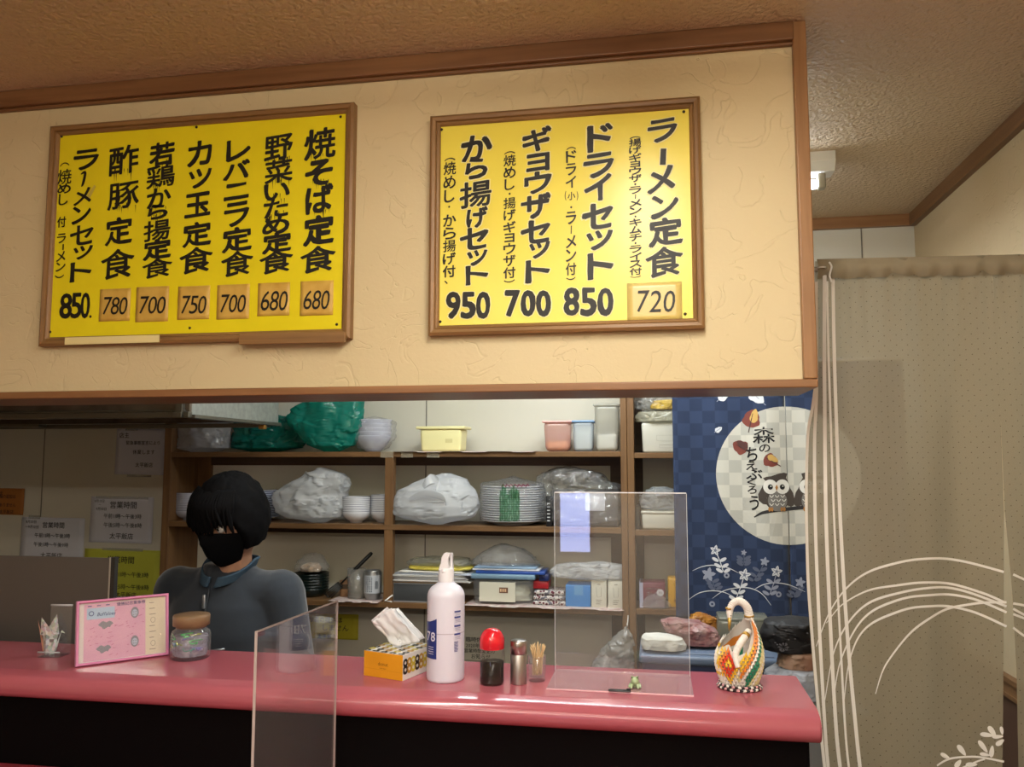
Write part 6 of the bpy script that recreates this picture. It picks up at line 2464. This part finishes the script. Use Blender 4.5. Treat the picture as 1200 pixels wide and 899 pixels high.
# pin dots in staggered rows
mp = nt.nodes.new('ShaderNodeMapping')
mp.inputs['Rotation'].default_value = (0, math.radians(45), 0)
mp.inputs['Scale'].default_value = (62, 0, 62)
nt.links.new(tc.outputs['Object'], mp.inputs['Vector'])
fr = nt.nodes.new('ShaderNodeVectorMath')
fr.operation = 'FRACTION'
nt.links.new(mp.outputs['Vector'], fr.inputs[0])
sb = nt.nodes.new('ShaderNodeVectorMath')
sb.operation = 'DISTANCE'
sb.inputs[1].default_value = (.5, 0, .5)
nt.links.new(fr.outputs[0], sb.inputs[0])
lt = nt.nodes.new('ShaderNodeMath')
lt.operation = 'LESS_THAN'
lt.inputs[1].default_value = .07
nt.links.new(sb.outputs['Value'], lt.inputs[0])
w1 = nt.nodes.new('ShaderNodeTexWave')
w1.bands_direction = 'X'
w1.inputs['Scale'].default_value = 190
w1.inputs['Distortion'].default_value = 2
nt.links.new(tc.outputs['Object'], w1.inputs['Vector'])
w2 = nt.nodes.new('ShaderNodeTexWave')
w2.bands_direction = 'Z'
w2.inputs['Scale'].default_value = 190
w2.inputs['Distortion'].default_value = 2
nt.links.new(tc.outputs['Object'], w2.inputs['Vector'])
wm = nt.nodes.new('ShaderNodeMath')
wm.operation = 'MULTIPLY'
nt.links.new(w1.outputs['Fac'], wm.inputs[0])
nt.links.new(w2.outputs['Fac'], wm.inputs[1])
ramp = nt.nodes.new('ShaderNodeValToRGB')
ramp.color_ramp.elements[0].color = lin('#8c846f')
ramp.color_ramp.elements[1].color = lin('#a79d85')
nt.links.new(wm.outputs[0], ramp.inputs['Fac'])
mx = nt.nodes.new('ShaderNodeMix')
mx.data_type = 'RGBA'
nt.links.new(lt.outputs[0], mx.inputs['Factor'])
nt.links.new(ramp.outputs['Color'], mx.inputs[6])
mx.inputs[7].default_value = lin('#655c48')
di = nt.nodes.new('ShaderNodeBsdfDiffuse')
tl = nt.nodes.new('ShaderNodeBsdfTranslucent')
tr = nt.nodes.new('ShaderNodeBsdfTransparent')
for n_ in (di, tl):
    nt.links.new(mx.outputs[2], n_.inputs['Color'])
s1 = nt.nodes.new('ShaderNodeMixShader')
s1.inputs[0].default_value = .3
nt.links.new(di.outputs[0], s1.inputs[1])
nt.links.new(tl.outputs[0], s1.inputs[2])
s2 = nt.nodes.new('ShaderNodeMixShader')
s2.inputs[0].default_value = .88
nt.links.new(tr.outputs[0], s2.inputs[1])
nt.links.new(s1.outputs[0], s2.inputs[2])
nt.links.new(s2.outputs[0], nt.nodes['Material Output'].inputs['Surface'])

ob('cloth_panel', MB().grid(lambda u, v: cpt(edge_l(300 + 660 * v) * (1 - u) + edge_r(300 + 660 * v) * u, 300 + 6.5 * (1 - u) * (1 - v) + 660 * v), 110, 90), sheer, t)
ob('cloth_panel', MB().grid(lambda u, v: cpt(edge_l2(300 + 660 * v) * (1 - u) + 1262 * u, 298.5 + 660 * v, .004 * (1 - u)), 40, 90), sheer, t)
hem = M('curtain_header', '#8a8069', .9)
ob('header', MB().grid(lambda u, v: Vector((cpt(957 + 300 * u, 306 - 7 * u).x, .006 * math.sin(u * 70) * (1 - v) - .012 * math.sin(PI * v) - .002, .004 - .046 * (1 - v) + cpt(957 + 300 * u, 306 - 7 * u).z)), 120, 8), hem, t)
rod = thing('curtain_rod', 'slim white rod of the beige curtain from the soffit to the right wall', 'rod', (OC.x, YC, OC.z - .012))
ob('rod', MB().tube([(XS - OC.x, .004, 0), (XR - OC.x, .004, .0)], .006, 10), white_metal, rod)
rg_ = at(962, 318, YC)
ob('ring', MB().tube([(rg_.x - OC.x + .008 * math.cos(a_), -.012 + .008 * math.sin(a_), 0) for a_ in [2 * PI * k / 16 for k in range(16)]], .0018, 6, closed=True), M('white_plastic', '#dedcd6', .4), rod)
ob('ring', MB().tube(ipol([(rg_.x - OC.x + .016, -.014, .012), (rg_.x - OC.x + .020, -.018, .0), (rg_.x - OC.x + .015, -.018, -.02), (rg_.x - OC.x + .019, -.016, -.035)], 5), .0022, 6), M('white_plastic', '#dedcd6', .4), rod)
lineM = M('curtain_white_print', '#dedbd3', .8)


def cline(pts, wpx, name='grass_line'):
    P_ = ipol(pts, 14)
    mb = MB()
    v = []
    n = len(P_)
    for i, p in enumerate(P_):
        a_, b_ = P_[max(i - 1, 0)], P_[min(i + 1, n - 1)]
        dx, dy = b_[0] - a_[0], b_[1] - a_[1]
        L_ = math.hypot(dx, dy) or 1
        w_ = (wpx if not callable(wpx) else wpx(i / (n - 1))) / 2
        for s_ in (-1, 1):
            v.append(cpt(p[0] - dy / L_ * w_ * s_, p[1] + dx / L_ * w_ * s_, -.0012))
    mb.add(v, [(2 * i, 2 * i + 1, 2 * i + 3, 2 * i + 2) for i in range(n - 1)])
    return ob(name, mb, lineM, t)


cline([(956.5, 450), (952.2, 480), (947, 507), (945, 560), (945, 610), (947, 680), (950.5, 727), (956, 790), (962, 850), (968, 905)], 3.6, 'white_edge')
cline([(956.5, 330), (957.5, 450), (955, 520), (956, 620), (961, 740), (968, 857), (972, 905)], 3.8)
cline([(966, 308), (966.5, 440), (968, 600), (974, 740), (981, 857), (986, 905)], 4.2)
cline([(969, 330), (972, 440), (977.5, 600), (985, 740), (991.5, 857), (996, 905)], 2.6)
cline([(976, 306), (979, 440), (985, 600), (993.5, 740), (1004, 857), (1009, 905)], 4.2)
z7 = lambda *p: [(900 + x / 1.453, 280 + y / 1.453) for x, y in p]
tw = lambda k: .8 + 2.0 * min(1, k * 2.2)
cline(z7((83, 695), (108, 632), (150, 582), (210, 553), (270, 544), (330, 549), (398, 566)), tw)
cline(z7((100, 655), (130, 622), (180, 597), (250, 585), (310, 588), (365, 603), (400, 618)), tw)
cline(z7((98, 788), (115, 700), (150, 640), (200, 608), (270, 594), (330, 599), (402, 624)), tw)
cline(z7((113, 788), (125, 720), (160, 652), (215, 615), (280, 606), (345, 612), (402, 634)), tw)
cline(z7((130, 798), (140, 720), (165, 667), (220, 633), (280, 625), (345, 634), (402, 658)), tw)
cline(z7((183, 775), (200, 722), (240, 670), (290, 638), (350, 622), (402, 617)), tw)
for y0_, y1_ in ((570, 580), (619, 624), (628, 640), (637, 646), (660, 676)):
    q = z7((413, y0_), (436, y1_), (460, y1_ + 10), (500, y1_ + 30))
    cline(q, 2.8)
z8 = lambda *p: [(1080 + x / 4.108, 680 + y / 4.108) for x, y in p]
cline(z8((80, 900), (150, 866), (240, 850), (320, 854), (384, 863)), 2.4, 'sprig_print')
cline(z8((200, 905), (265, 872), (300, 858)), 2.0, 'sprig_print')
for x, y, L_, w_, r_ in ((122, 856, 55, 20, .55), (196, 822, 60, 24, .95), (180, 888, 46, 22, -1.0), (292, 798, 68, 22, .95), (330, 818, 58, 20, -1.45), (300, 836, 46, 18, .1), (240, 888, 54, 22, -.1), (332, 722, 56, 24, 1.0), (308, 741, 58, 22, .05), (356, 745, 50, 18, -.15), (366, 772, 46, 22, -.7), (374, 715, 40, 16, 1.4)):
    mb = MB()
    pts = []
    for k in range(16):
        a_ = 2 * PI * k / 16
        u, v_ = math.cos(a_) * L_ / 2, math.sin(a_) * w_ / 2 * (1 - .3 * math.cos(a_))
        pts.append((x + u * math.cos(r_) - v_ * math.sin(r_), y + u * math.sin(r_) + v_ * math.cos(r_)))
    mb.add([cpt(1080 + p[0] / 4.108, 680 + p[1] / 4.108, -.0014) for p in pts], [tuple(range(16))])
    ob('sprig_print', mb, lineM, t)

# ------------------------------------------------------------------ the person behind the ledge
YPn = 2.36
pc = at(268, 700, YPn)
per = thing('person', 'person in a dark zip-neck sweatshirt standing with bowed head behind the ledge', 'person', (pc.x, YPn, 0), math.radians(-3))
zsh = at(268, 676, YPn).z                # shoulder line
zchin = at(268, 652, YPn).z
ztop_ = at(268, 556, YPn).z
SK = M('skin', '#a87f66', .5, sss=.1)
mb = MB()
cap = mb.capsule
hip, chest, neck = .80, zsh - .06, zsh + .03
# legs and feet
for s_ in (-1, 1):
    cap((s_ * .09, 0, hip + .02), (s_ * .095, .005, .44), .082, .055, 16)
    cap((s_ * .095, .005, .44), (s_ * .10, .03, .09), .054, .036, 16)
    cap((s_ * .10, .03, .05), (s_ * .115, -.13, .03), .04, .03, 14)
# trunk
cap((-.07, 0, hip), (.07, 0, hip), .10, .10, 18)
cap((0, 0, hip), (0, -.0, zsh - .2), .115, .125, 18)
cap((-.06, 0, zsh - .2), (.06, 0, zsh - .2), .11, .11, 18)
cap((-.11, 0, zsh - .055), (.11, 0, zsh - .055), .055, .055, 18)
cap((.004, .005, zsh - .04), (.032, -.030, zchin + .03), .060, .053, 18)
arms = []
for s_ in (-1, 1):
    sh_, el, wr = Vector((s_ * .175, .0, zsh - .045)), Vector((s_ * .225, .02, zsh - .32)), Vector((s_ * .16, -.15, zsh - .40))
    arms.append((sh_, el, wr))
    cap(sh_ + Vector((-s_ * .012, 0, -.012)), el, .045, .040, 14)
    cap(el, wr, .039, .027, 14)
    # hand resting on the worktop: palm, four fingers, thumb
    d = Vector((-s_ * .25, -1, -.25)).normalized()
    side = Vector((1, 0, 0))
    pm_ = wr + d * .05
    cap(wr + d * .012 - side * .014, pm_ + d * .03 - side * .022, .016, .014, 10)
    cap(wr + d * .012 + side * .014, pm_ + d * .03 + side * .022, .016, .014, 10)
    cap(wr + d * .01, pm_ + d * .03, .017, .015, 10)
    for k, ln_ in enumerate((.062, .074, .068, .052)):
        b0 = pm_ + d * .032 + side * ((k - 1.5) * .018)
        b1 = b0 + (d + Vector((0, 0, -.25))).normalized() * ln_ * .5
        b2 = b1 + (d + Vector((0, 0, -1.0))).normalized() * ln_ * .5
        cap(b0, b1, .0088, .0082, 8)
        cap(b1, b2, .0082, .0070, 8)
    th0 = wr + d * .02 - side * s_ * .026
    cap(th0, th0 + d * .03 - side * s_ * .016, .0115, .0095, 8)
    cap(th0 + d * .03 - side * s_ * .016, th0 + d * .055 - side * s_ * .014 + Vector((0, 0, -.01)), .0095, .0075, 8)
# head: bowed forward and a little to one side
HH = ztop_ - zchin
hc = Vector((.036, -.055, zchin + HH * .45))
HM = Matrix.Translation(hc) @ Matrix.Rotation(math.radians(-10), 4, 'Z') @ Matrix.Rotation(math.radians(17), 4, 'X') @ Matrix.Rotation(math.radians(4), 4, 'Y')
hs = HH / .222


def head_pt(n):
    """unit direction -> head surface; the face looks along -Y"""
    x, y, z = n
    rx, ry, rz = .076, .096, .118
    p = Vector((x * rx, y * ry, z * rz))
    if z < 0:
        k = -z
        p.x *= 1 - .30 * k ** 1.6
        if y > 0:
            p.y *= 1 - .35 * k
        else:
            p.y *= 1 - .05 * k
    if y < -.55:
        f_ = (-y - .55) / .45
        p.y += .006 * f_                                             # flatter face
        p.y -= .022 * math.exp(-((x) / .13) ** 2 - ((z + .12) / .16) ** 2) * f_          # nose
        p.y += .010 * (math.exp(-((x - .42) / .18) ** 2 - ((z - .10) / .12) ** 2) + math.exp(-((x + .42) / .18) ** 2 - ((z - .10) / .12) ** 2)) * f_   # eye sockets
        p.y -= .005 * math.exp(-((x) / .32) ** 2 - ((z + .50) / .09) ** 2) * f_          # lips
        p.y -= .006 * math.exp(-((x) / .25) ** 2 - ((z + .85) / .14) ** 2)               # chin
        p.y -= .004 * math.exp(-(x / .6) ** 2 - ((z - .27) / .08) ** 2) * f_             # brow
    return p * hs


def ball(fn, n=44, m=30):
    b = MB()
    v = []
    for j in range(m + 1):
        ph = -PI / 2 + PI * j / m
        for i in range(n):
            a_ = 2 * PI * i / n
            v.append(fn(Vector((math.cos(ph) * math.cos(a_), math.cos(ph) * math.sin(a_), math.sin(ph)))))
    f = [(j * n + i, j * n + (i + 1) % n, (j + 1) * n + (i + 1) % n, (j + 1) * n + i) for j in range(m) for i in range(n)]
    return b.add(v, f, 0, True)


hd = ball(head_pt)
mb.add([HM @ v for v in hd.v], hd.f, 0, True)
for s_ in (-1, 1):
    e0 = HM @ (Vector((s_ * .076, .008, -.004)) * hs)
    e1 = HM @ (Vector((s_ * .080, .012, .028)) * hs)
    cap(e0, e1, .006 * hs, .009 * hs, 10)
ob('body', mb, SK, per, remesh=.0055, smooth=3)
# eyes
eye_w, eye_k = M('eye_white', '#cfcac2', .3), M('eye_dark', '#120d0a', .2)
for s_ in (-1, 1):
    e = MB().capsule((0, 0, 0), (0, .0001, 0), .0125 * hs, .0125 * hs, 16)
    p = Vector((s_ * .032, -.0745, .011)) * hs
    e.v = [HM @ (p + v) for v in e.v]
    eo = ob('eye', e, eye_w, per)
    e = MB().capsule((0, -.0078 * hs, 0), (0, -.0079 * hs, 0), .0055 * hs, .0055 * hs, 12)
    e.v = [HM @ (p + v) for v in e.v]
    ob('iris', e, eye_k, eo)
    br = MB().tube([HM @ (Vector((s_ * (.014 + .011 * k), -.093 + .0035 * k * k * .6, .029 + .003 * math.sin(k))) * hs) for k in range(5)], [.0025, .0035, .0035, .003, .0015], 8)
    ob('eyebrow', br, M('black_hair', '#060506', .8, spec=.12), per)
# hair: thick black cap with a heavy fringe and covered ears
hair_m = M('black_hair', '#060506', .8, spec=.12)


def hair_fn(n):
    x, y, z = n
    p = head_pt(n)
    # hairline: low on the brow, sides and nape
    lim = .22 if y < -.55 else (-.28 if y < -.1 else -.62)
    lim = .22 * max(0, min(1, (-y - .30) / .35)) + (-.45) * (1 - max(0, min(1, (-y - .30) / .35)))
    k = max(0, min(1, (z - lim + .12) / .12))
    q = noise.noise(Vector((x * 5, y * 5, z * 3))) * .5 + noise.noise(Vector((x * 15, y * 15, z * 7))) * .3
    t_ = (.017 + .007 * q) * k - .012 * (1 - k)
    return p + n * t_ * hs


hb2 = ball(hair_fn, 90, 70)
hb2.v = [HM @ v for v in hb2.v]
ob('hair', hb2, hair_m, per)
fr_ = MB()
rg = random.Random(2)
for k in range(46):
    x = -.068 + .136 * k / 45
    y0 = -.088 * math.sqrt(max(0, 1 - (x / .085) ** 2))
    x2 = x + rg.uniform(-.012, .016)
    L_ = rg.uniform(.036, .062)
    P_ = [Vector((x * .8, y0 * .55 - .01, .105)), Vector((x * 1.0, y0 - .012, .072)), Vector((x2, y0 - .019, .058 - L_ * .55)), Vector((x2 * 1.02 + rg.uniform(-.004, .004), y0 - .016, .058 - L_))]
    fr_.tube([HM @ (Vector(p) * hs) for p in ipol([tuple(p) for p in P_], 4)], [.0065, .007, .007, .007, .0065, .006, .0058, .0055, .005, .0045, .0035, .002, .0006], 6)
ob('fringe', fr_, hair_m, per)
# black face mask
mk = MB()


def mask_fn(u, v):
    an = -PI / 2 + (u - .5) * 2.35
    z = -.93 + v * .95
    z -= .10 * (abs(u - .5) * 2) ** 2 * (v - .35) * 1.4
    c_ = math.sqrt(max(0, 1 - min(z * z, .96)))
    n = Vector((c_ * math.cos(an), c_ * math.sin(an), z)).normalized()
    p = head_pt(n)
    bulge = .012 * math.exp(-((u - .5) / .2) ** 2) * math.sin(PI * min(1, max(0, v * .95)))
    return HM @ (p + n * (.0045 + bulge) * hs)


mk.grid(mask_fn, 30, 18)
ob('face_mask', mk, M('black_mask_cloth', '#09090b', .9, spec=.1), per, solid=.0015)
lp_ = MB()
for s_ in (-1, 1):
    lp_.tube([HM @ (Vector(p) * hs) for p in ipol([(s_ * .068, -.045, -.012), (s_ * .083, -.01, .006), (s_ * .088, .018, .012), (s_ * .083, .012, -.03), (s_ * .062, -.042, -.06)], 5)], .0016, 6)
ob('mask_loop', lp_, M('black_mask_cloth', '#09090b', .9, spec=.1), per)
# sweatshirt
sw = MB()
cap = sw.capsule
zs = zsh


def ell(z, rx, ry, cy_=0):
    return (z, rx, ry, cy_)


rings = [ell(hip - .06, .175, .13), ell(hip + .02, .185, .138), ell(hip + .15, .182, .135, -.005), ell(zs - .30, .188, .13), ell(zs - .16, .196, .125), ell(zs - .08, .190, .108), ell(zs - .035, .165, .088), ell(zs + .0, .115, .076, .004), ell(zs + .03, .080, .070, .0), ell(zs + .045, .072, .068, -.004)]
v = []
n = 48
for z, rx, ry, cy_ in rings:
    for i in range(n):
        a_ = 2 * PI * i / n
        v.append((rx * math.copysign(abs(math.cos(a_)) ** .85, math.cos(a_)), cy_ + ry * math.copysign(abs(math.sin(a_)) ** .9, math.sin(a_)), z))
f = [(j * n + i, j * n + (i + 1) % n, (j + 1) * n + (i + 1) % n, (j + 1) * n + i) for j in range(len(rings) - 1) for i in range(n)]
f.append(tuple(range(n - 1, -1, -1)))
f.append(tuple((len(rings) - 1) * n + i for i in range(n)))
sw.add(v, f, 0, True)
for sh_, el, wr in arms:
    cap(Vector((.07 * (1 if sh_.x > 0 else -1), 0, zs - .05)), sh_, .074, .070, 18)
    cap(Vector((.03 * (1 if sh_.x > 0 else -1), 0, zs - .02)), sh_ + Vector((0, 0, -.01)), .064, .062, 18)
    cap(sh_, el, .074, .064, 18)
    cap(el, el + (wr - el) * .92, .062, .044, 18)
    # cuffs and drape folds
    for k in range(3):
        m_ = sh_ + (el - sh_) * (.45 + .2 * k)
        cap(m_ + Vector((-.05, -.02, .012)), m_ + Vector((.05, -.028, -.012)), .035, .035, 12)
navy_sw = M('dark_sweatshirt', '#262c34', .9, var=('#20262e', 7, 1), bump=(7, .9, 4), sheen=.3)
ob('sweatshirt', sw, navy_sw, per, remesh=.007, smooth=6)
co = MB()


def collar(u, v):
    a_ = -PI / 2 + .14 + (2 * PI - .28) * u
    op = 1 + .16 * (1 - abs(u - .5) * 2) * 0
    front = max(0, -math.sin(a_))
    r_ = .073 + .006 * v + .006 * front * v
    return (r_ * math.cos(a_) * 1.0 + .012 * v, (r_ + .004) * math.sin(a_) - .006 - .012 * front * (1 - v) - .006 * front, zs + .022 - .040 * front + .038 * v - .008 * front * v)


co.grid(collar, 48, 8)
ob('collar', co, M('blue_collar', '#334859', .85), per, solid=.006)
zp = MB()
P_ = [Vector((-.004, -.098 - .028 * min(1, k / 5), zs - .018 - k * .02)) for k in range(11)]
zp.tube(P_, .003, 8)
ob('zip', zp, M('dark_zip', '#22272e', .5), per)
pu = MB().rbox(-.008, .001, -.128, -.120, zs - .075, zs - .035, .002, 2)
ob('zip_pull', pu, M('metal_zip', '#a9aaac', .35, metal=.7), per)
pk = MB().tube([(.03, -.139, zs - .19), (.075, -.134, zs - .184)], .0025, 8)
ob('pocket_zip', pk, M('metal_zip', '#a9aaac', .35, metal=.7), per)
tr_ = MB()
cap = tr_.capsule
cap((-.06, 0, hip - .02), (.06, 0, hip - .02), .125, .125, 18)
for s_ in (-1, 1):
    cap((s_ * .09, 0, hip), (s_ * .096, .005, .44), .095, .07, 16)
    cap((s_ * .096, .005, .44), (s_ * .10, .03, .1), .07, .055, 16)
ob('trousers', tr_, M('dark_trousers', '#23252a', .9), per, remesh=.012, smooth=3)
for s_ in (-1, 1):
    ob('shoe', MB().capsule((s_ * .10, .04, .048), (s_ * .116, -.14, .038), .047, .037, 14), M('black_shoe', '#141414', .5), per)
